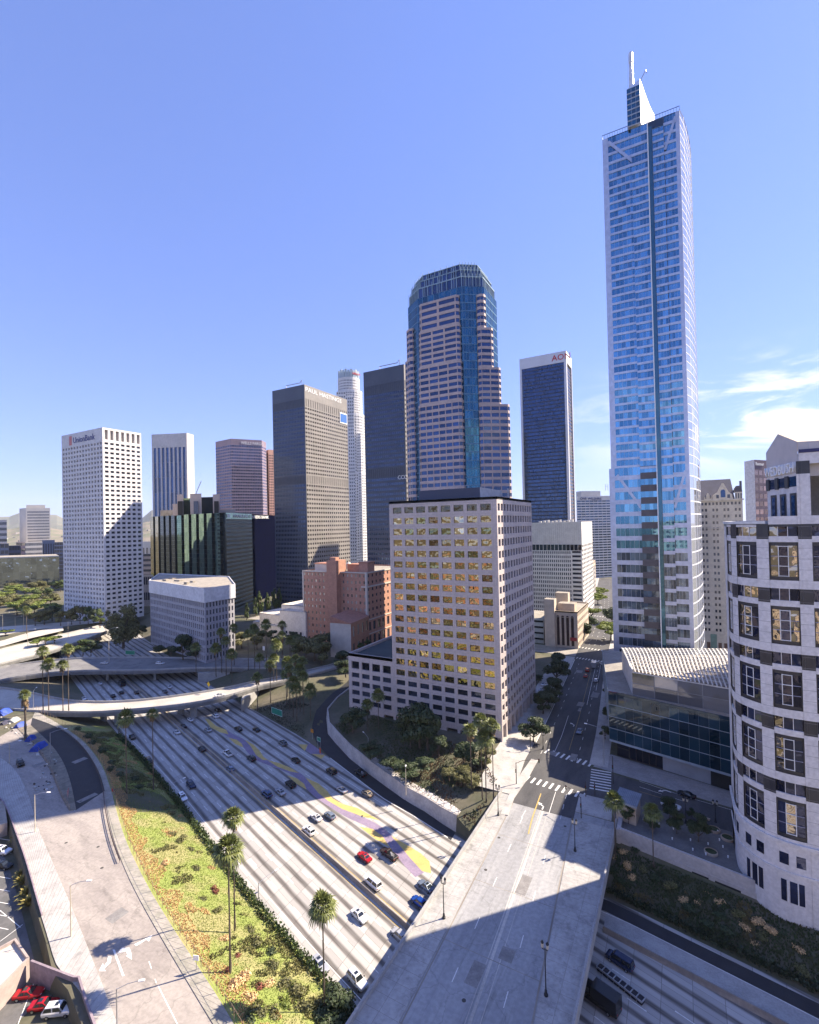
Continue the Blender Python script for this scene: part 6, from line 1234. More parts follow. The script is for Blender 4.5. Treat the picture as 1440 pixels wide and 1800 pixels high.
for i, (x, y, xb, yb) in enumerate(((643, 1240, 647, 1290), (667, 1222, 666, 1288), (829, 1285, 829, 1387), (851, 1268, 848, 1402), (859, 1298, 855, 1408), (875, 1277, 868, 1405))): palm_px(x, y, xb, yb, -.4 if i > 1 else -2, 'palm, %s of those before the pale gridded block' % (ORD[i]+' from the left'), 'palms before the pale gridded block', i, 0, 1.15, .2)
palm_px(1079, 1408, 1082, 1507, -3, 'palm rising against the stone kiosk beside the bridge end', 'palms below the plaza wall', 1, None, 1., .18); palm_px(1147, 1428, 1149, 1522, -3, 'palm standing clear of the plaza wall, right of the kiosk', 'palms below the plaza wall', 0, None, 1., .18)
palm_px(632, 1092, 632, 1140, 0, 'lone tall palm against the orange tiled wing', None, 2, 0, 1.3, .25); palm_px(497, 1099, 497, 1150, 0, 'palm rising before the cream stucco building', None, 2, 0, 1.4, .25); palm_px(47, 1073, 47, 1115, 0, 'small palm with a browned crown between the ramps far left', None, 1, 0, 1.5, .3)
# trees
row([('olive', 62, 1100, 13, 1.), ('olive2', 78, 1098, 15, 1), ('dark', 92, 1092, 14, 1), ('olive', 107, 1100, 14, .9), ('olive2', 126, 1098, 16, .8), ('olive', 141, 1097, 17, .75), ('green', 155, 1100, 16, .8), ('dark', 165, 1101, 15, .8), ('green', 176, 1104, 16, .7), ('tall', 196, 1112, 17, .9)], 'trees below the white gridded tower', 'tree, %s in the band below the white gridded tower')
plant('tall', P(217, 1138), 27, 'tall pale-trunked gum tree before the foot of the white gridded tower', None, sx=1.05); plant('tall', P(228, 1120), 22, 'gum tree just behind the tall pale-trunked one', None, sx=1.1)
rnd = random.Random(3); its = []
for i in range(34): its.append((rnd.choice(('lime', 'olive', 'lime', 'lime', 'olive2', 'green')), rnd.uniform(-6, 108), rnd.uniform(1036, 1084), rnd.uniform(11, 17), 1.25))
row(its, 'park trees at the left edge', 'park tree, %s in the sunny green left of the white gridded tower')
row([('lime', 66, 1136, 6, 1.8), ('lime', 80, 1134, 7, 1.8), ('lime', 96, 1131, 6, 1.8), ('lime', 10, 1118, 6, 1.8), ('green2', 146, 1152, 10, 1.2), ('dark2', 160, 1153, 10, 1.1)], 'shrubs between the ramps', 'rounded shrub, %s of those between the elevated ramps')
row([('dark', 250, 1120, 9, 1), ('dark', 322, 1160, 16, .9), ('dark2', 345, 1160, 9, 1.2), ('dark', 300, 1155, 7, 1.3), ('dark2', 280, 1150, 6, 1.4)], 'trees by the finned block', 'dark tree, %s of those at the foot of the finned block')
row([('slim', 434, 1090, 13, 1), ('slim', 449, 1084, 15, 1), ('slim', 457, 1082, 19, 1), ('slim', 471, 1079, 17, 1), ('slim', 483, 1076, 19, 1), ('slim', 491, 1074, 19, 1)], 'poplars by the dark mirror block', 'slim poplar, %s before the foot of the dark mirror block')
row([('olive', 425, 1140, 12, 1.1), ('olive', 452, 1142, 10, 1.1), ('dark', 460, 1128, 8, 1.2), ('dark', 478, 1128, 8, 1.2), ('dark2', 512, 1128, 7, 1.3), ('green2', 525, 1146, 11, 1.2), ('olive2', 538, 1158, 15, 1.15), ('olive2', 553, 1162, 17, 1.1), ('olive', 565, 1168, 14, 1.1), ('dark2', 595, 1142, 13, 1.2), ('green', 606, 1142, 11, 1.1), ('green', 633, 1150, 7, 1.3), ('green', 645, 1143, 7, 1.3), ('dark', 600, 1172, 9, 1.3), ('dark2', 608, 1190, 9, 1.3)], 'trees before the cream stucco building', 'tree, %s of those before the cream stucco building')
row([('dark2', 620, 1288, 10, 1.15), ('dark2', 722, 1313, 11, .95), ('dark2', 738, 1313, 16, .9), ('dark', 752, 1318, 15, .9), ('dark', 772, 1328, 7, 1.2), ('dark', 815, 1345, 7, 1.2), ('dark', 832, 1350, 8, 1.2), ('olive', 857, 1345, 6, 1.2)], 'trees at the foot of the pale gridded block', 'dark tree, %s at the foot of the pale gridded block', -.5)
row([('olive2', 812, 1380, 5.5, 1.3), ('olive2', 832, 1388, 4.5, 1.3), ('olive', 818, 1367, 4.5, 1.2), ('olive', 790, 1372, 4, 1.6), ('dark2', 690, 1350, 4, 2), ('dark2', 655, 1330, 5, 1.8), ('dark2', 720, 1365, 4, 2), ('dark', 745, 1355, 4, 2)], 'garden shrubs beside the ramp wall', 'garden shrub, %s beside the curved ramp wall', -1.5)
row([('dark2', 938, 1305, 9, 1.15), ('dark', 955, 1255, 9, 1.2), ('dark2', 964, 1243, 9, 1.25), ('dark', 973, 1225, 9, 1.2), ('dark2', 978, 1198, 11, 1.15), ('dark', 984, 1185, 11, 1.15), ('dark', 1026, 1125, 12, 1.1), ('dark2', 1034, 1108, 11, 1.2), ('lime', 1040, 1090, 12, 1.2), ('lime', 1051, 1062, 12, 1.3), ('lime', 1055, 1050, 12, 1.3), ('dark2', 948, 1200, 4, 1.2)], 'street trees along the left kerb', 'round street tree, %s along the left kerb of the boulevard')
row([('lime', 1074, 1126, 14, 1.3), ('dark2', 1076, 1096, 13, 1.3), ('dark', 1069, 1230, 5, 1), ('dark', 1068, 1265, 5, 1), ('dark', 1064, 1300, 5, 1)], 'street trees along the right kerb', 'street tree, %s along the right kerb of the boulevard')
plant('dark2', P(590, 1806, -7), 5.5, 'dark bushy tree at the bottom edge between hedge and bridge', None, sx=1.3)
for i, (x, y, h) in enumerate(((1105, 1448, 5), (1143, 1455, 4), (1150, 1462, 3.5), (1178, 1440, 6), (1190, 1466, 6), (1228, 1480, 7), (1215, 1440, 3))): plant('dark2', P(x, y), h, 'dark plaza tree, %s behind the retaining wall' % (ORD[i]+' from the left'), 'plaza trees', sx=.7)
# ground cover of the banks
def slopez(x, y):
    n, b_ = lerp_y(NT, x), lerp_y(NB, x); return max(-7, min(0, -7*(y-n)/(b_-n)))
rnd = random.Random(8)
gc = MB(); dg = MB()
def tuft(mb, p, s, m=0, k=3):
    for _ in range(k):
        a = rnd.uniform(0, 6.28); d = Vector((math.cos(a), math.sin(a), 0)); l = Vector((rnd.gauss(0, .35), rnd.gauss(0, .35), 1)).normalized()*s*rnd.uniform(.6, 1.4); w = d*s*.35; mb.poly((p-w, p+w, p+w*.4+l, p-w*.4+l), m)
for _ in range(44000):
    x = rnd.uniform(-212, -38); n, b_ = lerp_y(NT, x), lerp_y(NB, x); f = rnd.uniform(.05, .97); y = n+(b_-n)*f; p = Vector((x, y, slopez(x, y)))
    v = noise.noise(Vector((x/7, y/7, 1)))+.6*noise.noise(Vector((x/2.3, y/2.3, 4)))
    edge_ = (y-n) < 4.2+3.0*noise.noise(Vector((x/5, 0, 8)))+(3 if x > -72 else 0)*noise.noise(Vector((x/3, y/3, 2)))
    if edge_: tuft(gc, p, .24, 1, 4)
    elif v > (.46 if -148 < x < -78 else .05): tuft(gc, p, .36, 2)
    elif v < -.62: tuft(gc, p, .30, 1)
    else: tuft(gc, p, .16, 0)
GRASS = M('grass_blade', (.25, .31, .06), (.18, .245, .05), .3, .8, island=.3, trans=.2)
o = gc.build('ground_cover', [GRASS, DRYG, M('brush', (.24, .22, .09), (.16, .17, .06), .6, .9, island=.4)]); o['kind'] = 'stuff'; o['label'] = 'green and dry tan ground cover on the bank between the left street and the freeway'
gm = MB()
for i in range(60):
    x0, x1 = -220+i*3., -217+i*3.; 
    for j in range(8):
        q = []
        for x, f in ((x0, j/8), (x0, (j+1)/8), (x1, (j+1)/8), (x1, j/8)): n, b_ = lerp_y(NT, x), lerp_y(NB, x); q.append((x, n+(b_-n)*f, -7*f+.03))
        gm.poly(q[::-1])
gm.build('embankment', M('bank_soil', (.21, .255, .06), (.28, .26, .11), .10, .95, detail=8, lo=.42, hi=.6, fine=1.2), kind='structure')
for o_ in [o for o in bpy.data.objects if o.name.startswith('embankment')]: o_['kind'] = 'structure'
sh = MB(); rb = MB()
SHR = {}
def shrub_proto(k, mat, seed):
    r_ = random.Random(seed); mb = MB(); leafcloud(mb, [((r_.uniform(-.4, .4), r_.uniform(-.4, .4), .35), (.5, .5, .4)) for _ in range(3)], 420, .075, r_); o = mb.build('shrub', mat); SHR[k] = o.data; bpy.data.objects.remove(o)
for k, mt, s_ in (('g', LEAFO, 1), ('r', REDL, 2), ('t', DRYG, 3), ('d', LEAFD, 4), ('l', LEAFL, 5)): shrub_proto(k, mt, s_)
def shrub(k, p, s, label, group):
    o = bpy.data.objects.new('shrub', SHR[k]); COL.objects.link(o); o.location = p; o.scale = (s, s, s*.8); o.rotation_euler = (0, 0, (p.x*3) % 6.28); tag(o, label, 'shrub', group)
CN_ = {'g': 'olive', 'r': 'reddish', 't': 'straw-coloured', 'd': 'dark green', 'l': 'bright green'}
def shrubs(items, group, what, zf):
    cnt = {}
    for k, x, y, s in sorted(items, key=lambda i: i[1]):
        cnt[k] = cnt.get(k, 0)+1; p = zf(x, y); shrub(k, p, s, '%s shrub, %s' % (CN_[k], what % (ORD[cnt[k]-1]+' of its colour from the left')), group)
def onbank(x, y):
    p = P(x, y, -3)
    for z in (-.3, -.8, -1.5, -2.2, -3, -3.8, -4.6, -5.4, -6.2):
        p = P(x, y, z)
        if slopez(p.x, p.y) >= z: break
    return p
shrubs([('g', 232, 1395, 2.2), ('g', 247, 1402, 2.2), ('g', 262, 1384, 2), ('g', 300, 1470, 2), ('g', 318, 1480, 2.2), ('g', 335, 1497, 1.8), ('t', 290, 1520, 1.8), ('r', 378, 1567, 1.6), ('g', 355, 1585, 1.8), ('g', 345, 1530, 1.8), ('g', 380, 1605, 1.6), ('g', 440, 1640, 2), ('r', 412, 1685, 1.3), ('g', 452, 1660, 2.2), ('d', 470, 1680, 2.), ('g', 480, 1700, 2), ('r', 448, 1742, 1.8), ('t', 430, 1725, 2.4), ('t', 415, 1735, 2.2), ('g', 500, 1735, 2.4), ('g', 520, 1745, 2.4), ('g', 455, 1785, 2.4), ('g', 480, 1790, 2.2), ('t', 440, 1760, 2), ('d', 440, 1795, 2), ('g', 535, 1775, 2.4), ('l', 500, 1765, 2), ('t', 395, 1655, 1.6), ('r', 395, 1710, 1.2), ('g', 560, 1770, 2.2), ('t', 470, 1735, 1.8), ('g', 300, 1432, 1.8), ('d', 180, 1325, 3), ('d', 200, 1345, 3), ('d', 165, 1310, 3), ('d', 215, 1365, 2.6), ('d', 232, 1375, 2.6), ('d', 245, 1385, 2.4), ('d', 150, 1298, 3), ('d', 190, 1355, 2.4), ('d', 140, 1285, 3)], 'shrubs on the left bank', 'on the left bank, %s', onbank)
def rbank(x, y):
    for z in (-3, -3.8, -4.6, -5.4, -6.2, -6.8):
        p = P(x, y, z); t = (lerp_y([(40, 117.5), (14, 123.7), (-15, 129.6)], p.x)-p.y)/max(4, lerp_y([(40, 117.5), (14, 123.7), (-15, 129.6)], p.x)-lerp_y(FBR, p.x))
        if -3-4*min(1, max(0, t)) >= z: return p
    return p
shrubs([('t', 1095, 1500, 1.8), ('t', 1105, 1525, 2), ('t', 1110, 1545, 1.8), ('g', 1130, 1530, 2), ('d', 1075, 1530, 2.2), ('d', 1090, 1550, 2.2), ('d', 1150, 1550, 2.2), ('g', 1180, 1560, 2.2), ('r', 1168, 1580, 1.5), ('t', 1200, 1585, 1.8), ('d', 1170, 1545, 2.2), ('t', 1230, 1590, 1.8), ('t', 1245, 1575, 1.8), ('t', 1268, 1590, 1.8), ('g', 1300, 1610, 2), ('d', 1215, 1600, 2.4), ('t', 1310, 1635, 1.8), ('t', 1335, 1625, 2), ('t', 1355, 1640, 1.8), ('d', 1280, 1640, 2.6), ('g', 1340, 1650, 2), ('d', 1380, 1655, 2.4), ('t', 1405, 1675, 1.8), ('t', 1325, 1660, 1.5), ('g', 1410, 1710, 2), ('d', 1240, 1625, 2.4), ('t', 1080, 1510, 1.5), ('d', 1120, 1500, 2), ('d', 1260, 1610, 2.4)], 'shrubs below the plaza wall', 'below the plaza wall, %s', rbank)
rc = MB()
for _ in range(6500):
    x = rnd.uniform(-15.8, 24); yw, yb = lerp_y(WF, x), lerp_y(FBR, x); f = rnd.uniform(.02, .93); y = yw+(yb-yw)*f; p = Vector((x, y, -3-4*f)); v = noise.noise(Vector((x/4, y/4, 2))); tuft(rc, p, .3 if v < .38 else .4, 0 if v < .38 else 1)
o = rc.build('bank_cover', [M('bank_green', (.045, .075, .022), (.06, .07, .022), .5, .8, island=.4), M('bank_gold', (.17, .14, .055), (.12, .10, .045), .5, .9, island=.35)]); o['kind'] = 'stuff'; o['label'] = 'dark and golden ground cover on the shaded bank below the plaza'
gd = MB()
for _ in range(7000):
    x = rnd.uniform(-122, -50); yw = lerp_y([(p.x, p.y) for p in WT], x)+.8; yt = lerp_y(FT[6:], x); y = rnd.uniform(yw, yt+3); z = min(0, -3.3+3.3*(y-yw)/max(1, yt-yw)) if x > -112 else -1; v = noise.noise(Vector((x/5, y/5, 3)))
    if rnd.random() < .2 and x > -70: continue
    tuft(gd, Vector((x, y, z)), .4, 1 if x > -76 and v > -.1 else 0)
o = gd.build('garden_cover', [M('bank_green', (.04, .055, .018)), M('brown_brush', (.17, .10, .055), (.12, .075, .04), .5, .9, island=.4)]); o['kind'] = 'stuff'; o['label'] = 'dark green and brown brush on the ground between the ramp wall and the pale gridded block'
gv = MB()
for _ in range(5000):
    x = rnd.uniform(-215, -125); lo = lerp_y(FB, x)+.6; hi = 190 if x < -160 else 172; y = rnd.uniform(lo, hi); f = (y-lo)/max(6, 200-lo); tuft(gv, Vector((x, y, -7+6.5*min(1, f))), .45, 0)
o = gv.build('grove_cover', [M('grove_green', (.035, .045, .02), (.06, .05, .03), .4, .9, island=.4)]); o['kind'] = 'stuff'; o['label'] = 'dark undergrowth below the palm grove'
def hedge(name, label, line, w, h, n, mat):
    mb = MB(); r_ = random.Random(9); L = resample(line, n)
    for i, p in enumerate(L):
        for _ in range(26):
            q = p+Vector((r_.uniform(-.6, .6), r_.uniform(-w, w)/2, abs(r_.gauss(h*.6, h*.25)))); a = Vector((r_.uniform(-1, 1), r_.uniform(-1, 1), r_.uniform(-.2, 1))).normalized(); x = a.orthogonal().normalized(); y = a.cross(x); s = r_.uniform(.10, .22); mb.poly((q-x*s-y*s, q+x*s-y*s, q+x*s+y*s, q-x*s+y*s))
    tag(mb.build(name, mat, base=L[n//2]), label, 'hedge')
hedge('hedge', 'long clipped green hedge along the near edge of the freeway', [(x, lerp_y(NB, x)-.7, -6.9) for x in (-205, -180, -150, -130, -110, -90, -70, -50)], 1.7, 1.7, 300, M('hedge_leaf', (.055, .085, .018), (.035, .06, .015), .5, .6, island=.45, trans=.2))
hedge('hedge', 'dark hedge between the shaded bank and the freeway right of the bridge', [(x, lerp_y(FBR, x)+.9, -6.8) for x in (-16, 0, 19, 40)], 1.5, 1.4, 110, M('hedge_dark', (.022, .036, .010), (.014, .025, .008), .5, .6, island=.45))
# spiky plants by the lower lot
def agave(p, s, label):
    mb = MB(); r_ = random.Random(int(p.x*10))
    for i in range(40):
        a = i*2.4; e = r_.uniform(.15, 1.35); d = Vector((math.cos(a)*math.cos(e), math.sin(a)*math.cos(e), math.sin(e))); w = d.cross(ZZ).normalized()*.10*s; o = p+ZZ*.05; m_ = o+d*s*.6; t = o+d*s*1.05-ZZ*.22*s; mb.poly((o-w, o+w, m_+w, m_-w)); mb.poly((m_-w, m_+w, t))
    tag(mb.build('agave', M('agave_leaf', (.30, .24, .055), (.19, .17, .045), .8, .6, island=.35), base=p), label, 'plant', 'spiky plants by the lower lot')
for i, (x, y, s) in enumerate(((26, 1478, 1.6), (38, 1553, 1.9), (46, 1575, 2.1), (52, 1592, 2.3), (36, 1540, 1.6))): agave(P(x, y, -2.4), s*1.15, 'spiky yellow-green plant by the left wall, %s counting down the wall' % ORD[(0, 2, 3, 4, 1)[i]])
# ------------------------------------------------------------------ vehicles
PB = M('car_paint_base', (.5, .5, .5), None, rough=.25, metal=.1); TYRE = M('tyre_rubber', (.015, .015, .016), None, rough=.8); RIM = M('wheel_rim', (.45, .45, .47), None, rough=.3, metal=.8); LAMPW = M('headlight', (.7, .72, .75), None, rough=.1); LAMPR = M('taillight', (.35, .02, .02), None, rough=.2); TRIM = M('car_trim', (.02, .02, .022), None, rough=.5)
PAINT = {}
for k, c in dict(white=(.75, .75, .75), silver=(.42, .43, .45), grey=(.14, .15, .16), black=(.012, .013, .016), navy=(.018, .03, .075), blue=(.04, .075, .17), red=(.42, .012, .022), tan=(.34, .27, .19), brown=(.045, .03, .024), bluegrey=(.16, .20, .27), cobalt=(.01, .06, .32)).items(): PAINT[k] = M('car_paint_'+k, c, c, rough=.22, metal=.25, fine=0)
def car_proto(kind):
    """forward is +X; body lofted through stations, glasshouse, wheels, lamps"""
    L, w, hb, hr = dict(sedan=(4.7, .92, .92, 1.44), suv=(4.8, .97, 1.08, 1.75), hatch=(4.3, .9, .95, 1.5), pickup=(5.6, 1.0, 1.12, 1.85), van=(5.1, .98, 1.12, 1.95), truck=(7.5, 1.2, 1.3, 3.1))[kind]; h = L/2; t = thing('car', 'x', 'car')
    st = [(-h, .80, .55, hb*.80), (-h+.12, .93, .34, hb*.97), (-h*.55, 1, .30, hb), (0, 1, .28, hb), (h*.45, 1, .28, hb*.98), (h*.75, .97, .30, hb*.90), (h-.14, .88, .36, hb*.74), (h, .72, .50, hb*.62)]
    if kind in ('suv', 'van', 'pickup', 'truck'): st = [(-h, .86, .50, hb*.92), (-h+.1, .96, .38, hb)]+st[2:5]+[(h*.78, .98, .34, hb*.95), (h-.12, .92, .40, hb*.86), (h, .80, .52, hb*.74)]
    mb = MB(); R = []
    for x, k, z0, z1 in st: a = w*k; R.append([(x, -a*.9, z0), (x, -a, z0+.22), (x, -a, z1-.16), (x, -a*.90, z1), (x, a*.90, z1), (x, a, z1-.16), (x, a, z0+.22), (x, a*.9, z0)])
    for p, q in zip(R, R[1:]):
        for i in range(8): j = (i+1) % 8; mb.poly((p[i], p[j], q[j], q[i]))
    mb.poly(R[0][::-1]); mb.poly(R[-1])
    g = dict(sedan=(-h*.62, h*.36, -h*.36, h*.06), suv=(-h*.93, h*.40, -h*.80, h*.16), hatch=(-h*.90, h*.42, -h*.66, h*.12), pickup=(-h*.12, h*.42, -h*.04, h*.20), van=(-h*.96, h*.62, -h*.90, h*.34), truck=(h*.30, h*.86, h*.32, h*.66))[kind]
    zb = hb*.985; zr = hr if kind != 'truck' else 2.3; bw, rw = w*.88, w*.70
    lo = [(g[0], bw, zb), (g[1], bw, zb)]; hi = [(g[2], rw, zr-.06), (g[3], rw, zr-.06)]
    def side(s): return [(g[0], s*bw, zb), (g[1], s*bw, zb), (g[3], s*rw, zr-.06), (g[2], s*rw, zr-.06)]
    for s in (1, -1): q = side(s); mb.poly(q if s < 0 else q[::-1])
    mb.poly(((g[1], -bw, zb), (g[1], bw, zb), (g[3], rw, zr-.06), (g[3], -rw, zr-.06))); mb.poly(((g[0], bw, zb), (g[0], -bw, zb), (g[2], -rw, zr-.06), (g[2], rw, zr-.06)))
    xm = (g[2]+g[3])/2; mb.poly(((g[2], -rw, zr-.06), (g[3], -rw, zr-.06), (g[3]-.1, -rw*.9, zr), (g[2]+.1, -rw*.9, zr))); mb.poly(((g[2]+.1, -rw*.9, zr), (g[3]-.1, -rw*.9, zr), (g[3]-.1, rw*.9, zr), (g[2]+.1, rw*.9, zr))); mb.poly(((g[2]+.1, rw*.9, zr), (g[3]-.1, rw*.9, zr), (g[3], rw, zr-.06), (g[2], rw, zr-.06))); mb.poly(((g[3]-.1, -rw*.9, zr), (g[3], -rw, zr-.06), (g[3], rw, zr-.06), (g[3]-.1, rw*.9, zr))); mb.poly(((g[2], -rw, zr-.06), (g[2]+.1, -rw*.9, zr), (g[2]+.1, rw*.9, zr), (g[2], rw, zr-.06)))
    if kind == 'truck': mb.box(-h+.05, h*.24, -w, w, 1.0, 3.1)
    o = mb.build('body', PB, t, base=(0, 0, 0))
    def glass(nm, q, off):
        c = sum((Vector(p) for p in q), Vector())/4; m_ = MB(); m_.poly([c+(Vector(p)-c)*.86+Vector(off) for p in q]); m_.build(nm, GLASSCAR, t, base=(0, 0, 0))
    glass('windshield', [(g[1], -bw, zb), (g[1], bw, zb), (g[3], rw, zr-.06), (g[3], -rw, zr-.06)], (.03, 0, .02)); glass('rear_window', [(g[0], bw, zb), (g[0], -bw, zb), (g[2], -rw, zr-.06), (g[2], rw, zr-.06)], (-.03, 0, .02))
    for s in (1, -1):
        a = g[0]+(g[1]-g[0])*.5; c_ = g[2]+(g[3]-g[2])*.5
        for q in ([(g[0], s*bw, zb), (a, s*bw, zb), (c_, s*rw, zr-.06), (g[2], s*rw, zr-.06)], [(a, s*bw, zb), (g[1], s*bw, zb), (g[3], s*rw, zr-.06), (c_, s*rw, zr-.06)]): glass('side_window', q if s < 0 else q[::-1], (0, s*.025, .01))
    for x in (h*.62, -h*.60):
        for s in (1, -1):
            m_ = MB(); m_.tube([(x, s*(w-.20), .33), (x, s*(w+.01), .33)], .33, 14); wh = m_.build('wheel', TYRE, t, base=(0, 0, 0)); m_ = MB(); m_.tube([(x, s*(w), .33), (x, s*(w+.03), .33)], .2, 10); m_.build('rim', RIM, wh, base=(0, 0, 0))
    for s in (1, -1):
        m_ = MB(); m_.box(h-.16, h-.015, s*w*.55-.17, s*w*.55+.17, hb*.60, hb*.72); m_.build('headlight', LAMPW, t, base=(0, 0, 0)); m_ = MB(); m_.box(-h-.015, -h+.1, s*w*.66-.12, s*w*.66+.12, hb*.66, hb*.86); m_.build('taillight', LAMPR, t, base=(0, 0, 0)); m_ = MB(); m_.box(g[1]-.28, g[1]-.1, s*(w+.08)-.09, s*(w+.08)+.09, hb-.02, hb+.13); m_.build('mirror', TRIM, t, base=(0, 0, 0))
    if kind == 'pickup': m_ = MB(); m_.box(-h+.12, g[0]-.08, -w*.78, w*.78, hb+.0, hb+.02); m_.build('bed', TRIM, t, base=(0, 0, 0))
    if kind == 'suv' or kind == 'sedan': m_ = MB(); m_.box(g[3]-.95, g[3]-.35, -rw*.55, rw*.55, zr, zr+.015); m_.build('sunroof', GLASSCAR, t, base=(0, 0, 0))
    if kind == 'pickup':
        m_ = MB(); r_ = random.Random(3)
        for i in range(5): x = -h+.5+r_.random()*1.4; y = r_.uniform(-.5, .5); m_.box(x, x+.5, y-.2, y+.2, hb+.02, hb+.3+r_.random()*.2)
        m_.build('load', M('cargo', (.3, .3, .32), (.1, .1, .1), 2), t, base=(0, 0, 0))
    return t
CP = {}; CUSED = set()
def car(kind, paint, p, az, label, group):
    cat = {'pickup': 'pickup truck', 'van': 'van', 'truck': 'truck'}.get(kind, 'car'); nm = {'pickup': 'pickup_truck', 'van': 'van', 'truck': 'box_truck'}.get(kind, 'car')
    if kind not in CP: CP[kind] = car_proto(kind)
    r = dup(CP[kind], p, az, 1, label, group, PAINT[paint]); r.name = nm; r['category'] = cat; return r
FD = math.atan2(.3224, -1)            # away, to the upper left
def fcar(kind, paint, x, y, label, away=True, z=-7, az=None, group='cars on the freeway'):
    p = P(x, y, z); p.z = z+.012
    car(kind, paint, p, (FD if away else FD+math.pi) if az is None else az, label, group)
for a in (('sedan', 'white', 632, 1614, 'white car with dark roof panels alone in the sunny near lanes', 0), ('suv', 'white', 628, 1728, 'white car nearest the camera, just left of the bridge parapet', 0), ('sedan', 'silver', 563, 1700, 'silver car half hidden by the near hedge', 0), ('suv', 'white', 321, 1405, 'white car in the shaded near lanes beside the hedge and a light pole', 0), ('suv', 'navy', 336, 1383, 'dark blue car just ahead of the shaded white one in the near lanes', 0), ('suv', 'black', 262, 1341, 'black car in the near lanes behind the thin palm trunk', 0), ('sedan', 'black', 233, 1298, 'black car in the near lanes just below the sunlit overpass', 0),
        ('suv', 'white', 543, 1464, 'white boxy car at the shadow edge, left of another white car', 1), ('sedan', 'white', 556, 1440, 'white car at the shadow edge between a boxy white car and a blue one', 1), ('hatch', 'bluegrey', 580, 1437, 'pale blue car at the shadow edge right of two white cars', 1), ('sedan', 'red', 641, 1510, 'bright red car on the sunny freeway', 1), ('pickup', 'brown', 684, 1506, 'dark pickup with a loaded bed beside the red car', 1), ('van', 'white', 656, 1557, 'long white van behind the red car and nearest the median', 1), ('suv', 'blue', 469, 1399, 'blue car side by side with a silver sedan in the shaded lanes', 1), ('sedan', 'silver', 493, 1395, 'silver sedan between a blue car and a black one in the shaded lanes', 1), ('suv', 'black', 511, 1382, 'black car beside the purple stripe, right of the silver sedan', 1), ('sedan', 'silver', 601, 1391, 'pale silver sedan right of the painted stripe near the shadow edge', 1), ('sedan', 'tan', 646, 1398, 'tan sedan in the lane nearest the ramp', 1), ('hatch', 'bluegrey', 405, 1354, 'grey-blue hatchback left of the white pickup and further down', 1), ('pickup', 'white', 400, 1327, 'white pickup with a dark bed in the shaded lanes', 1), ('suv', 'black', 442, 1336, 'black car right of the white pickup', 1), ('sedan', 'black', 355, 1319, 'black car by the median left of the white pickup', 1), ('sedan', 'black', 520, 1339, 'black car in the lane right of the painted stripe', 1), ('suv', 'grey', 497, 1309, 'dark grey car near the green sign on the freeway', 1), ('sedan', 'black', 451, 1285, 'black car in the outer lane left of the dark grey one', 1), ('suv', 'black', 419, 1284, 'black car in the middle of the lanes behind a white one', 1), ('sedan', 'silver', 366, 1285, 'silver car left of the start of the yellow stripe', 1), ('suv', 'white', 379, 1261, 'white car just below the sunlit overpass', 1), ('sedan', 'white', 335, 1267, 'white sedan beside the sunlit strip below the overpass', 1), ('sedan', 'white', 311, 1289, 'white sedan by the median below the sunlit overpass', 1), ('sedan', 'black', 322, 1279, 'dark car between two white sedans below the overpass', 1), ('sedan', 'black', 383, 1250, 'dark car half under the sunlit overpass', 1), ('suv', 'black', 583, 1359, 'dark car where the ramp meets the freeway', 1),
        ('sedan', 'white', 148, 1230, 'white sedan just beyond the sunlit overpass', 0), ('sedan', 'black', 102, 1199, 'black car in the sunny patch between the overpasses', 0), ('sedan', 'red', 80, 1208, 'dark red car between the overpasses by the palms', 0), ('sedan', 'white', 82, 1218, 'white car between the overpasses behind the palm trunks', 0), ('sedan', 'navy', 86, 1223, 'navy car behind the palm trunks between the overpasses', 0), ('sedan', 'white', 176, 1203, 'white car beside the overpass pier', 1), ('truck', 'black', 214, 1205, 'large dark box truck between the overpasses', 1), ('sedan', 'black', 214, 1219, 'black car below the dark box truck', 1), ('sedan', 'black', 199, 1225, 'black car left of and below the dark box truck', 1), ('sedan', 'brown', 240, 1219, 'brownish car right of the dark box truck', 1), ('sedan', 'white', 298, 1209, 'white car near the right overpass abutment', 1), ('sedan', 'grey', 290, 1217, 'grey car beside the white one near the right abutment', 1), ('suv', 'black', 219, 1188, 'dark car half under the shaded overpass', 1), ('sedan', 'white', 237, 1186, 'white car half under the shaded overpass', 1), ('van', 'white', 40, 1199, 'bright white van in the sun at the left end of the freeway', 0)):
    fcar(*a[:5], away=bool(a[5]))
fcar('pickup', 'black', 634, 1362, 'black pickup on the dark ramp beside the curved wall', az=math.atan2(12.5, -30), group=None)
fcar('van', 'navy', 1090, 1695, 'dark van on the shaded freeway right of the bridge', away=True); fcar('truck', 'black', 1052, 1762, 'long dark truck emerging from under the bridge at the bottom', away=True)
fcar('hatch', 'cobalt', 737, 1590, 'bright blue car in the shadow beside the bridge', True); fcar('hatch', 'silver', 702, 1648, 'silver car half under the left side of the bridge', True); fcar('sedan', 'bluegrey', 749, 1562, 'pale blue car at the far corner of the bridge shadow', True)
d1 = AF[28]-AF[18]; az1 = math.atan2(d1.y, d1.x)
for k, x, y, c, l in (('sedan', 184, 1167, 'white', 'white sedan on the shaded overpass, left one of two'), ('suv', 282, 1168, 'white', 'white boxy car on the shaded overpass, right one of two')): p = P(x, y, 0); p.z = .03; i = min(range(40), key=lambda i: (AF[i]-p).length); d = AF[min(39, i+1)]-AF[max(0, i-1)]; car(k, c, p, math.atan2(d.y, d.x)+(0 if k == 'suv' else math.pi), l, 'cars on the overpasses')
p = P(387, 1224, 0); p.z = .03; car('sedan', 'white', p, math.atan2(.92, .4), 'white sedan on the sunlit curved overpass', 'cars on the overpasses')
g_ = 'cars on the boulevard'
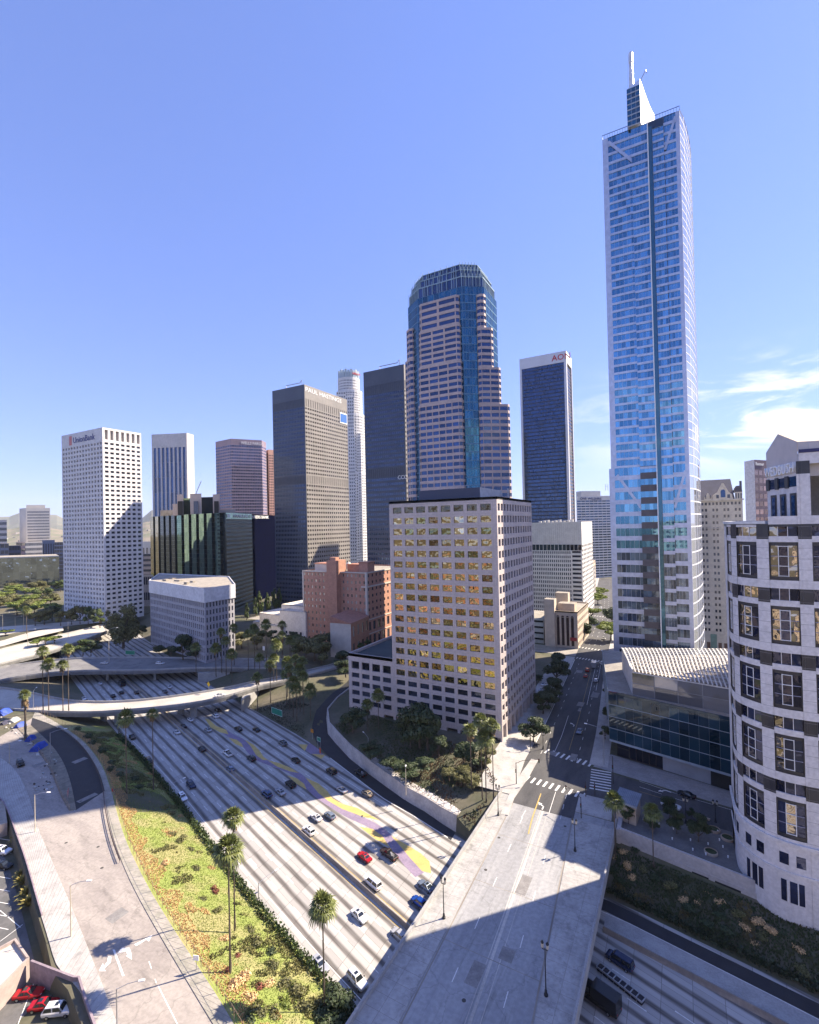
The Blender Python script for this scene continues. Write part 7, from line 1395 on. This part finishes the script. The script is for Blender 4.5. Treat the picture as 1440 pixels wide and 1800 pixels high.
for k, c, x, y, l, a in (('sedan', 'bluegrey', 1019, 1288, 'pale blue car approaching the crosswalk on the boulevard', -1.6), ('hatch', 'white', 1048, 1198, 'white car midway along the boulevard before the tallest tower', 1.6), ('sedan', 'red', 1030, 1190, 'red car waiting at the far crossing, nearer of two', 1.6), ('suv', 'red', 1033, 1180, 'red car waiting at the far crossing, further of two', 1.6), ('truck', 'silver', 1045, 1172, 'pale box truck waiting at the far crossing', 1.6), ('sedan', 'white', 1058, 1168, 'white car turning at the far crossing', 2.0), ('sedan', 'white', 1067, 1148, 'white car beyond the far crossing', 3.0), ('sedan', 'grey', 1052, 1076, 'grey car far along the boulevard, left one', -1.6), ('suv', 'white', 1056, 1070, 'white car far along the boulevard, right one', -1.6), ('sedan', 'white', 1062, 1124, 'white car just past the lime street tree', 1.6), ('sedan', 'silver', 955, 1215, 'silver car parked in the yard beside the pale gridded block', 1.0), ('sedan', 'white', 958, 1205, 'white car parked in the yard beside the pale gridded block', 1.0)): p = P(x, y, 0); p.z = .03; car(k, c, p, a, l, g_)
car('suv', 'white', P(1180, 1420, .015), math.atan2(-.28, 1), 'white car with roof panels on the side street by the plaza', None); car('sedan', 'black', P(1207, 1400, .015), math.atan2(.28, -1), 'black car with glowing red tail lamps on the side street', None)
car('suv', 'black', P(36, 1345, .01), math.atan2(-.4, 1.5), 'dark car parked on the left street by the tents', None)
for i, (k, c, x, y, a, l) in enumerate((('sedan', 'red', 51, 1752, .62, 'red car in the lower lot, further left of two'), ('sedan', 'red', 78, 1772, .62, 'red car in the lower lot between a red car and a white one'), ('suv', 'white', 104, 1782, .62, 'white car in the corner of the lower lot'), ('sedan', 'grey', 2, 1452, 0, 'grey car at the left edge in the upper lot'), ('suv', 'white', 4, 1500, .3, 'white car at the left edge in the upper lot, lower down'), ('sedan', 'black', 6, 1525, .3, 'black car at the left edge in the upper lot'))): p = P(x, y, -3.02); p.z = -3.02; car(k, c, p, a, l, 'cars in the lower lots')
for v in CP.values():
    for c in [q for ch in v.children for q in ch.children]+list(v.children)+[v]: bpy.data.objects.remove(c)
# ------------------------------------------------------------------ street furniture
POLE = M('pole_concrete', (.50, .44, .34), (.42, .37, .29), .5, .8)
def cobra(p, h, arm, az, label, group, mat=None, two=False):
    mat = mat or METAL; t = thing('street_light', label, 'street light', p, group); mb = MB(); d = Vector((math.cos(az), math.sin(az), 0)); p = Vector(p); mb.tube([p, p+ZZ*h], [.13, .08], 8); mb.build('pole', mat, t); mb = MB(); a = p+ZZ*(h-.1); mb.tube([a, a+d*arm*.5+ZZ*.55, a+d*arm+ZZ*.7], .05, 6); mb.build('arm', METAL, t)
    mb = MB(); e = a+d*arm+ZZ*.68; mb.bar(e, e+d*.9, .34, .16); mb.build('lamp_head', LETW, t)
def cob(x, y, yt, arm, az, z, label, group='tall street lights', mat=None): p = P(x, y, z); cobra(p, max(3, ztop(p, yt)-z), arm, az, label, group, mat)
cob(62, 1462, 1397, 3.2, .5, .15, 'pale pole street light on the left pavement by the shadow edge', mat=POLE); cob(125, 1646, 1556, 3.0, .6, .15, 'street light halfway down the left pavement', mat=POLE); cob(206, 1808, 1738, 3.2, .7, .15, 'white street light at the bottom of the left street'); cob(17, 1342, 1306, 3.0, .6, .15, 'pale pole street light by the tents', mat=POLE)
cob(89, 1340, 1288, 4.0, .9, .1, 'street light standing in the median by the blue tents'); cob(299, 1399, 1380, 4.0, 1.3, -7, 'street light in the hedge beside the near freeway lanes'); cob(455, 1580, 1552, 4.2, 1.3, -7, 'street light in the hedge by the sunny freeway lanes'); cob(648, 1330, 1297, 3.6, 2.6, -3.5, 'street light beside the curved ramp wall'); cob(714, 1398, 1352, .4, 2., -3.2, 'bare pole behind the ramp wall', mat=POLE); cob(59, 1246, 1215, 3, 2.4, 0, 'street light at the left root of the sunlit overpass'); cob(1062, 1345, 1282, 5, 3.0, .15, 'street light at the right kerb with an arm over the boulevard')
for i, (x, y, yt) in enumerate(((5, 1112, 1078), (27, 1110, 1085), (42, 1110, 1075), (120, 1122, 1092), (186, 1118, 1096), (49, 1138, 1108), (192, 1166, 1106))): cob(x, y, yt, 4, .8, 0, 'distant street light, %s among the elevated ramps' % (ORD[(0, 1, 2, 4, 5, 3, 6)[i]]+' from the left'), 'street lights among the ramps', POLE)
def lantern(x, y, yt, label, z=.17):
    p = P(x, y, z); h = ztop(p, yt)-z; t = thing('lamp_post', label, 'lamp post', p, 'ornate lamp posts on the boulevard'); mb = MB(); mb.tube([p, p+ZZ*.25, p+ZZ*.3, p+ZZ*.9, p+ZZ*1.0, p+ZZ*(h-1.5)], [.34, .34, .24, .2, .11, .075], 10); mb.build('post', DARKM, t)
    q = p+ZZ*(h-1.5); mb = MB(); mb.bar(q-Vector((.45, 0, 0)), q+Vector((.45, 0, 0)), .08, .1); mb.tube([q, q+ZZ*.3], [.12, .05], 8); mb.build('crossarm', DARKM, t)
    for s in (-1, 1):
        o = q+Vector((s*.42, 0, .1)); mb = MB(); mb.tube([o, o+ZZ*.12, o+ZZ*.85, o+ZZ*.95, o+ZZ*1.35], [.1, .17, .24, .28, .03], 6); l = mb.build('lantern', DARKM, t); mb = MB(); mb.tube([o+ZZ*.16, o+ZZ*.82], [.185, .25], 6); mb.build('lantern_glass', M('lantern_glass', (.55, .5, .4), None, rough=.3), l)
lantern(780.5, 1614, 1540, 'ornate dark lamp post on the sunny left pavement of the bridge'); lantern(876, 1433, 1378, 'ornate dark lamp post at the far left end of the bridge'); lantern(960, 1750, 1653, 'ornate dark lamp post on the shaded right pavement, nearest the camera'); lantern(1011, 1496, 1438, 'ornate dark lamp post on the right pavement near the bridge end'); lantern(955, 1316, 1285, 'dark lamp post at the corner of the pale gridded block')
def signal(x, y, yt, az, arm, label):
    p = P(x, y, .15); h = max(4, ztop(p, yt)); t = thing('traffic_light', label, 'traffic light', p, 'traffic lights at the near crossing'); d = Vector((math.cos(az), math.sin(az), 0)); mb = MB(); mb.tube([p, p+ZZ*h], [.14, .1], 8)
    if arm: mb.tube([p+ZZ*(h-.3), p+ZZ*h+d*arm*.3+ZZ*.5, p+ZZ*h+d*arm+ZZ*.55], .06, 6)
    mb.build('post', M('post_bronze', (.06, .05, .045), None, rough=.5), t); heads = [p+ZZ*(h*.62)]+([p+ZZ*(h+.3)+d*arm] if arm else [])
    for q in heads:
        mb = MB(); mb.box(q.x-.18, q.x+.18, q.y-.32, q.y-.1, q.z-.55, q.z+.55); s = mb.build('signal_head', TRIM, t)
        for k, c in enumerate(('red', 'amber', 'green')): mb = MB(); mb.tube([(q.x, q.y-.34, q.z+.34-.34*k), (q.x, q.y-.315, q.z+.34-.34*k)], .12, 10); mb.build('lens', M('lens_'+c, dict(red=(.25, .02, .02), amber=(.25, .12, .02), green=(.02, .18, .08))[c], None, rough=.2), s)
signal(908, 1378, 1341, .55, 7.0, 'traffic light with a long arm on the sunny left corner'); signal(1030, 1400, 1374, 0, 0, 'slim traffic light beside the right end of the near crosswalk'); signal(1022, 1438, 1402, 2.6, 5, 'traffic light with an arm at the right corner of the bridge end'); signal(1078, 1378, 1330, 0, 0, 'traffic light at the corner of the glass podium'); signal(1046, 1399, 1384, 0, 0, 'short signal post at the kerb by the ladder crosswalk'); signal(933, 1318, 1289, 2.8, 2, 'pale signal post beside the pale gridded block')
SGR = M('sign_green', (.015, .22, .13), None, rough=.5); WB_ = LETW
def sign(x, y, w, h, ht, az, z, mat, label, border=True, diamond=False, posts=2, cat='sign', name='road_sign', group=None):
    p = P(x, y, z); t = thing(name, label, cat, p, group); u = Vector((math.cos(az), math.sin(az), 0)); n = Vector((u.y, -u.x, 0)); q = p+ZZ*ht
    mb = MB()
    if diamond: mb.prism([(0, 0)]*0 or [q-u*w/2, q-u*w/2-n*.05, q+u*w/2-n*.05, q+u*w/2], 0, .01) if False else mb.poly((q-u*w/2, q-ZZ*h/2, q+u*w/2, q+ZZ*h/2)); 
    else: mb.prism([q-u*w/2+n*.04, q+u*w/2+n*.04, q+u*w/2-n*.04, q-u*w/2-n*.04], q.z-h/2, q.z+h/2)
    pn = mb.build('panel', mat, t)
    if border and not diamond:
        mb = MB()
        for a, b_, c, d in ((-w/2+.05, w/2-.05, -h/2+.05, -h/2+.15), (-w/2+.05, w/2-.05, h/2-.15, h/2-.05), (-w/2+.05, -w/2+.15, -h/2+.05, h/2-.05), (w/2-.15, w/2-.05, -h/2+.05, h/2-.05)): mb.poly((q+u*a+n*.05+ZZ*c, q+u*b_+n*.05+ZZ*c, q+u*b_+n*.05+ZZ*d, q+u*a+n*.05+ZZ*d))
        mb.build('border', LETW, pn)
    mb = MB()
    for i in range(posts): o = p+u*(0 if posts == 1 else (-.35+.7*i)*w); mb.tube([o-n*.08, o-n*.08+ZZ*(ht+h*.3)], .06, 6)
    mb.build('post', METAL, t)
sign(487, 1261, 7.5, 2.8, 2.4, -.15, -4.4, SGR, 'green freeway sign before the shaded palm grove'); sign(229, 1152, 7.5, 2.6, 1.8, .25, 0, SGR, 'green freeway sign above the shaded overpass'); sign(561, 1321, 2.2, 1.6, 4.6, -.2, -6.8, SGR, 'small green exit sign at the ramp gore'); sign(563, 1325, .8, 2.0, 1.2, -.2, -6.9, M('barrel_orange', (.6, .10, .03), None), 'orange crash marker under the small green exit sign', False, posts=1, name='crash_marker', cat='marker'); sign(549, 1299, 1.6, 1.4, 3.2, -.2, -5.5, M('sign_orange', (.55, .22, .02), None), 'orange warning sign left of the small green exit sign', False, posts=1); sign(367, 1219, 2.6, 2.6, 4.4, -.1, 0, M('sign_yellow', (.6, .42, .02), None), 'yellow diamond warning sign beside the sunlit overpass', False, True, 1)
sign(345, 1706, 1.1, .9, 2.2, .35, .12, LETW, 'white sign with its back to the street on the right pavement', False, posts=1, name='street_sign'); sign(198, 1402, .8, .8, 2.2, -.2, .12, M('sign_red', (.42, .03, .03), None), 'red sign at the fence where the dark asphalt begins', False, posts=1, name='street_sign'); sign(120, 1405, 2.4, 1.7, 2., -.6, .1, M('banner_pink', (.60, .38, .36), (.45, .12, .12), 1.2), 'faded pink banner at the tip of the median', False, name='banner', cat='banner')
for i, (x, y) in enumerate(((464, 1148), (514, 1150))): sign(x, y, 1.8, 2.6, 3., 0, 0, LETW, 'white street sign before the stucco building, %s one' % ('left', 'right')[i], False, posts=1, name='street_sign')
# guard rail, fences, barrier, walls
def rail(name, label, line, h, step, mat, cat, rails=(.95,), r=.05, mesh_mat=None, group=None, postr=.05):
    t = thing(name, label, cat, line[len(line)//2], group); mb = MB()
    for k in rails: mb.tube([p+ZZ*h*k for p in line], r, 5)
    mb.build('rail', mat, t); L = sum((b-a).length for a, b in zip(line, line[1:])); n = min(90, max(2, int(L/step)))
    for p in resample(line, n): mb = MB(); mb.tube([p, p+ZZ*h], postr, 6); mb.build('post', mat, t)
    return t
GRL = offset(RCURB, .45)
rail('guard_rail', 'dark double guard rail along the right kerb of the left street', [p+ZZ*.12 for p in GRL[6:34]], .85, 2., M('rail_brown', (.07, .05, .045), None), 'guard rail', (.55, .95), .09)
rail('chain_link_fence', 'thin rusty chain-link fence between the left street and the green bank', [p+ZZ*.12 for p in offset(RWALK, -.25)], 2.0, 3.2, M('fence_rust', (.30, .22, .16), None), 'fence', (.05, .98), .025)
rail('chain_link_fence', 'chain-link fence along the median beside the dark asphalt', [p+ZZ*.1 for p in MEDL], 1.6, 2.5, M('fence_rust', (.30, .22, .16)), 'fence', (.5, .98), .03)
mb = MB(); xs = [60-i*10 for i in range(47)]
for a, c in zip(xs, xs[1:]):
    for w0, w1, z0, z1 in ((.42, .24, -7, -6.6), (.24, .1, -6.6, -6.0)):
        for s in (1, -1): mb.poly(((a, ML(a)+s*w0, z0), (c, ML(c)+s*w0, z0), (c, ML(c)+s*w1, z1), (a, ML(a)+s*w1, z1)))
    mb.poly(((a, ML(a)-.1, -6), (c, ML(c)-.1, -6), (c, ML(c)+.1, -6), (a, ML(a)+.1, -6)))
tag(mb.build('median_barrier', M('barrier_concrete', (.30, .26, .225), (.20, .175, .155), .3, .9, stretch=(.3, 1, 1), fine=1.5), base=(-80, ML(-80), -7)), 'long concrete barrier down the middle of the freeway', 'barrier')
mb = MB(); xs = [-16, 0, 19, 40, 70]; BR = lambda x: FL(x)-10.0
for a, c in zip(xs, xs[1:]):
    for w0, w1, z0, z1 in ((.42, .24, -7, -6.6), (.24, .1, -6.6, -6.0)):
        for q in (1, -1): mb.poly(((a, BR(a)+q*w0, z0), (c, BR(c)+q*w0, z0), (c, BR(c)+q*w1, z1), (a, BR(a)+q*w1, z1)))
    mb.poly(((a, BR(a)-.1, -6), (c, BR(c)-.1, -6), (c, BR(c)+.1, -6), (a, BR(a)+.1, -6)))
tag(mb.build('concrete_barrier', M('barrier_concrete', (.30, .26, .225)), base=(-16, BR(-16), -7)), 'concrete barrier beside the dark shoulder right of the bridge', 'barrier')
a, c = P(1052, 1703, -7), P(1132, 1766, -7); d = (c-a).normalized(); n = Vector((-d.y, d.x, 0)); t = thing('crash_cushion', 'long row of framed dark cells lying between the shaded lanes at the bottom right', 'crash cushion', (a+c)/2); L = (c-a).length
for i in range(8): p, q = a+d*(L*i/8+.12), a+d*(L*(i+1)/8-.12); mb = MB(); mb.prism([(p-n*.5).xy, (q-n*.5).xy, (q+n*.5).xy, (p+n*.5).xy], -7, -6.15); mb.build('cell', M('cell_dark', (.02, .02, .03), None), t)
mb = MB(); [mb.bar(a+n*k+ZZ*.75, c+n*k+ZZ*.75, .12, .3) for k in (-.62, .62)]; [mb.bar(a+d*L*i/8-n*.6+ZZ*.8, a+d*L*i/8+n*.6+ZZ*.8, .14, .22) for i in range(9)]; mb.build('frame', METAL, t)
# ramp wall with its ledge and posts
mb = MB(); W1 = [p.copy() for p in WT]
for k in range(len(W1)-1):
    a, c, e, f = RR[k], RR[k+1], W1[k+1], W1[k]; d = (e-f); d.z = 0; d.normalize(); n = Vector((-d.y, d.x, 0)); n = n if n.y > 0 or n.x > 0 else -n; a, c, f, e = a-n*.12-ZZ*.1, c-n*.12-ZZ*.1, f-n*.12, e-n*.12; g0, g1 = f+ZZ*.6, e+ZZ*.6; mb.poly((a, c, e, f))
    mb.poly((f, e, g1, g0)); mb.poly((g0, g1, g1+n*.4, g0+n*.4)); mb.poly((f+n*.4-ZZ, e+n*.4-ZZ, g1+n*.4, g0+n*.4))
tag(mb.build('retaining_wall', M('wall_pale', (.50, .47, .44), (.40, .37, .35), .3, .85, fine=1.5), base=W1[4]), 'curved concrete retaining wall along the dark ramp', 'wall')
t = thing('ledge', 'narrow white ledge with railing posts on top of the ramp wall by the bridge', 'ledge', W1[2]); mb = MB(); Lg_ = resample(W1[:5], 12)
for a, c in zip(Lg_, Lg_[1:]): mb.prism([(a.x, a.y+.5), (a.x+.3, a.y+3.0), (c.x+.3, c.y+3.0), (c.x, c.y+.5)], min(a.z, c.z)-.4, max(a.z, c.z)+.5)
mb.build('slab', M('ledge_white', (.58, .55, .53), (.46, .43, .41), .8, .85), t)
for i, p in enumerate(resample(W1[:5], 16)): mb = MB(); mb.bar(p+Vector((.1, .7, .5)), p+Vector((.1, .7, 1.7)), .1, .1); mb.bar(p+Vector((.1, .7, 1.1)), p+Vector((.3, 2.8, 1.1)), .06, .06); mb.build('post', METAL, t)
mb = MB(); [mb.tube([p+Vector((.1, .7, k)) for p in resample(W1[:5], 12)], .035, 5) for k in (1.1, 1.65)]; mb.build('rail', METAL, t)
sheet([Vector((-26, 162, 0)), Vector((60, 146.2, 0))], [Vector((-22, 173, 0)), Vector((60, 152, 0))], .03, M('walk_podium', (.30, .30, .31), (.24, .24, .25), .3, .85, fine=2), 'pavement')  # grey paving along the podium front
# plaza: wall, kiosk, planters, lights
sheet([Vector((-16, 133.4, 0)), Vector((14.4, 126.7, 0)), Vector((40, 121, 0))], [Vector((-20, 146, 0)), Vector((14, 143, 0)), Vector((40, 138, 0))], .02, M('plaza_paving', (.17, .165, .16), (.13, .125, .125), .4, .8, fine=2), 'plaza')
mb = MB(); a, c = Vector((-15.6, 130.6)), Vector((13.6, 124.2)); d = (c-a).normalized(); n = Vector((-d.y, d.x)); mb.prism([a, c, c+n*.6, a+n*.6], -4.6, 1.15); mb.prism([a-n*.12, c-n*.12, c, a], -4.6, -1.4); mb.box(-15.8, -14.8, 130.2, 142, -3.2, .9)
m2 = MB()
for f0, f1 in ((.55, .66), (.70, .86)): p, q = a.lerp(c, f0)-n*.15, a.lerp(c, f1)-n*.15; m2.prism([p, q, q+n*.02, p+n*.02], -3.2, -2.2)
t = thing('plaza_wall', 'long pale retaining wall holding up the shaded plaza', 'wall', (0, 127, -3)); mb.build('wall', M('wall_lilac', (.44, .415, .41), (.38, .36, .355), .4, .8, fine=1.5), t); m2.build('opening', LETK, t)
k = Bld('kiosk', 'small stone kiosk with a flat slatted roof at the bridge end', loc=(-14, 139, 0)); STK = M('kiosk_stone', (.46, .38, .30), (.40, .33, .26), .5, .8, fine=2); kp = [Vector((-16.4, 136.2)), Vector((-11.6, 135.2)), Vector((-11, 141.5)), Vector((-15.8, 142.5))]
k.solid(kp, 0, 4.6, STK); k.facade(kp[0]-Vector((0, .05)), kp[1]-Vector((0, .05)), .2, 4.4, 1, 1, STK, GBLACK, cx=.26, cb=.06, ct=.22, rec=.3); cx_ = sum(kp, Vector((0, 0)))/4; kr = [cx_+(p-cx_)*1.12 for p in kp]; k.solid(kr, 4.6, 5.1, M('kiosk_trim', (.30, .33, .38), None), 'roof'); mbw, mi = k.w('roof_slats', M('slat_grey', (.20, .23, .28), None, rough=.5))
for i in range(14): f = i/13.; p, q = kr[0].lerp(kr[1], f), kr[3].lerp(kr[2], f); mbw.bar((p.x, p.y, 5.16), (q.x, q.y, 5.16), .16, .1, mi)
k.done()
for i, (x, y) in enumerate(((1255, 1460), (1279, 1475), (1250, 1500))):
    p = P(x, y, .02); t = thing('planter', 'round stone planter on the plaza, %s of three' % ORD[i], 'planter', p, 'round planters on the plaza'); mb = MB(); mb.tube([p, p+ZZ*.55, p+ZZ*.6], [1.4, 1.4, 1.2], 18, cap=False); mb.build('rim', STK, t); mb = MB(); mb.tube([p, p+ZZ*.35], 1.25, 18); mb.build('soil', LEAFD, t)
for i, (x, y) in enumerate(((1131, 1442), (1159, 1450), (1184, 1458), (1214, 1478), (1262, 1463), (1241, 1503), (1245, 1485), (1271, 1490), (1218, 1495), (1280, 1508), (1265, 1478), (1182, 1476))): p = P(x, y, .02); mb = MB(); mb.tube([p, p+ZZ*.5, p+ZZ*.55], [.12, .16, .14], 8); o = mb.build('bollard_light', LETW, base=p); tag(o, 'small white bollard light, %s on the plaza' % (ORD[sorted((1131, 1159, 1184, 1214, 1262, 1241, 1245, 1271, 1218, 1280, 1265, 1182)).index(x)]+' from the left'), 'bollard light', 'bollard lights on the plaza')
for i, (x, y, yt) in enumerate(((1206, 1447, 1400), (1258, 1445, 1405))): lantern(x, y, yt, 'dark lamp post on the plaza, %s one' % ('left', 'right')[i], .02)
for i, (x, y) in enumerate(((1222, 1454), (1238, 1440))): p = P(x, y, .02); t = thing('bench', 'low stone bench on the plaza, %s one' % ('left', 'right')[i], 'bench', p, 'benches on the plaza'); mb = MB(); mb.bar(p+Vector((-1.3, .4, .45)), p+Vector((1.3, -.2, .45)), .6, .12); mb.build('seat', STK, t); [(lambda m_: (m_.bar(p+Vector((q, .4-.23*(q+1), 0)), p+Vector((q, .4-.23*(q+1), .4)), .3, .4), m_.build('leg', STK, t)))(MB()) for q in (-1, 1)]
# tents and tarps
TARP = M('tarp_blue', (.02, .07, .40), (.015, .05, .30), .8, .6, bump=.3); TARPG = M('tarp_pale', (.40, .40, .38), (.28, .30, .30), 1, .8, bump=.3)
def tent(x, y, w, l, h, az, mat, label):
    p = P(x, y, .02); mb = MB(); c, s = math.cos(az), math.sin(az); nx, ny = 7, 6; r_ = random.Random(int(x))
    def pt(i, j): a = (i/nx-.5)*w; b_ = (j/ny-.5)*l; e = min(1, 2.6*min(i/nx, 1-i/nx, .5)); z = h*e*(1-.25*abs(j/ny-.5)*2)+r_.uniform(-.08, .08)*(e > 0); return (p.x+a*c-b_*s, p.y+a*s+b_*c, max(.02, z))
    g = [[pt(i, j) for j in range(ny+1)] for i in range(nx+1)]
    for i in range(nx):
        for j in range(ny): mb.poly((g[i][j], g[i+1][j], g[i+1][j+1], g[i][j+1]))
    for j in (0, ny): mb.poly([g[i][j] for i in range(nx+1)])
    tag(mb.build('tent', mat, base=p), label, 'tent', 'tents on the left verge')
for a in ((68, 1316, 3.4, 5.2, 2.3, .5, TARP, 'large blue tarp tent with a boxy shape beside the dark asphalt'), (54, 1301, 2.6, 3, 2, .5, TARP, 'small blue tarp tent behind the large boxy one'), (36, 1277, 2.8, 3.4, 1.9, .3, TARP, 'blue tarp tent left of the shaggy palm'), (24, 1268, 3.4, 4, 1.7, .6, TARPG, 'pale grey tarp tent between two blue ones'), (6, 1255, 4.4, 5, 2.4, .5, TARP, 'blue tarp tent at the left edge'), (10, 1272, 2.4, 3, 1.4, .2, M('tarp_dark', (.05, .05, .09), None), 'dark low tent below the blue one at the left edge')): tent(*a)
r_ = random.Random(4); lt = MB()
for i in range(70): x = r_.choice((r_.uniform(0, 60), r_.uniform(55, 100))); y = 1262+x*.75+r_.uniform(-8, 14) if x < 60 else r_.uniform(1322, 1395); p = P(x, y, .1); s = r_.uniform(.15, .45); lt.box(p.x-s, p.x+s, p.y-s*.7, p.y+s*.7, .05, .1+s*r_.uniform(.4, 1.2), r_.randrange(3))
o = lt.build('litter', [TARPG, M('trash_dark', (.06, .05, .05), None), M('trash_white', (.6, .58, .55), None)]); o['kind'] = 'stuff'; o['label'] = 'scattered belongings around the tents'
# lower lots at the bottom left
sheet([Vector((-230, 60, -3)), Vector((-178, 62, -3)), Vector((-139, 53, -3)), Vector((-99, 42, -3))], [Vector((-230, -10, -3)), Vector((-178, -10, -3)), Vector((-139, -10, -3)), Vector((-84, -10, -3))], .03, M('lot_asphalt', (.14, .135, .135), (.10, .10, .10), .2, .9, fine=1.5), 'parking_lot')
lm = MB()
for i in range(9): p = P(8-i*1.5, 1452+i*22, -2.95); lm.prism([(p.x-3, p.y-1.2), (p.x+3, p.y+.6), (p.x+3, p.y+.75), (p.x-3, p.y-1.05)], -2.965, -2.955)
for (x0, y0, x1, y1) in ((0, 1762, 52, 1710), (62, 1722, 32, 1800), (92, 1735, 108, 1728), (0, 1600, 36, 1630), (0, 1655, 40, 1625)): a, c = P(x0, y0, -2.95), P(x1, y1, -2.95); d = (c-a).normalized(); n = Vector((-d.y, d.x, 0))*.07; lm.poly([(q.x, q.y, -2.955) for q in (a-n, c-n, c+n, a+n)])
lm.build('lot_markings', WHITE, kind='structure')
WPUR = M('wall_plum', (.30, .24, .27), (.24, .19, .22), .6, .85, fine=1.5)
def lowwall(pts, z0, z1, th, label, mat): mb = MB(); q = [Vector((p[0], p[1])) for p in pts]; [mb.prism([a, c, c+Vector((0, th)), a+Vector((0, th))], z0, z1) for a, c in zip(q, q[1:])]; tag(mb.build('boundary_wall', mat, base=(q[0].x, q[0].y, z0)), label, 'wall')
lowwall([P(53, 1698, 0), P(128, 1727, 0), P(137, 1727, 0)], -3.1, .9, .35, 'dark plum wall along the top of the lower lot behind the red cars', WPUR); lowwall([P(137, 1727, 0), P(150, 1770, 0), P(166, 1815, 0)], -3.1, .9, .35, 'dark plum wall along the right side of the lower lot', WPUR); lowwall([p for p in LWALK[2:26]], -3.1, .55, .25, 'low plum edge wall along the left pavement', WPUR)
b = Bld('low_building', 'low flat-roofed plastered building at the lower left edge', loc=(-112, 36, -3)); pl = [P(x, y, .6) for x, y in ((-60, 1800), (52, 1686), (28, 1652), (-60, 1700))]; PLS = M('plaster_mauve', (.40, .33, .30), (.34, .28, .255), .3, .85, fine=1); b.solid([p.xy for p in pl], -3.05, .4, PLS, mt=ROOFW); b.parapet([p.xy for p in pl], .38, .6, PLS, .35); b.done()
b = Bld('low_building', 'grey rooftop edge at the left border above the lower lot', loc=(-150, 48, -3)); pl = [P(x, y, 0) for x, y in ((-40, 1470), (13, 1448), (8, 1410), (-40, 1412))]; b.solid([p.xy for p in pl], -3.05, .4, PLS, mt=ROOFG); b.done()

# ------------------------------------------------------------------ the air
def haze():
    mb = MB(); mb.box(-13500, 13500, -13500, 13500, -8.2, 900); o = mb.build('haze', []); o['kind'] = 'stuff'; o['label'] = 'thin blue summer haze'
    m = bpy.data.materials.new('haze'); m.use_nodes = True; t = m.node_tree; t.nodes.clear(); ou = nn(t, 'ShaderNodeOutputMaterial'); v = nn(t, 'ShaderNodeVolumePrincipled'); v.inputs['Color'].default_value = (.86, .92, 1, 1); v.inputs['Density'].default_value = 3.2e-5; t.links.new(v.outputs[0], ou.inputs['Volume']); o.data.materials.append(m)
haze()
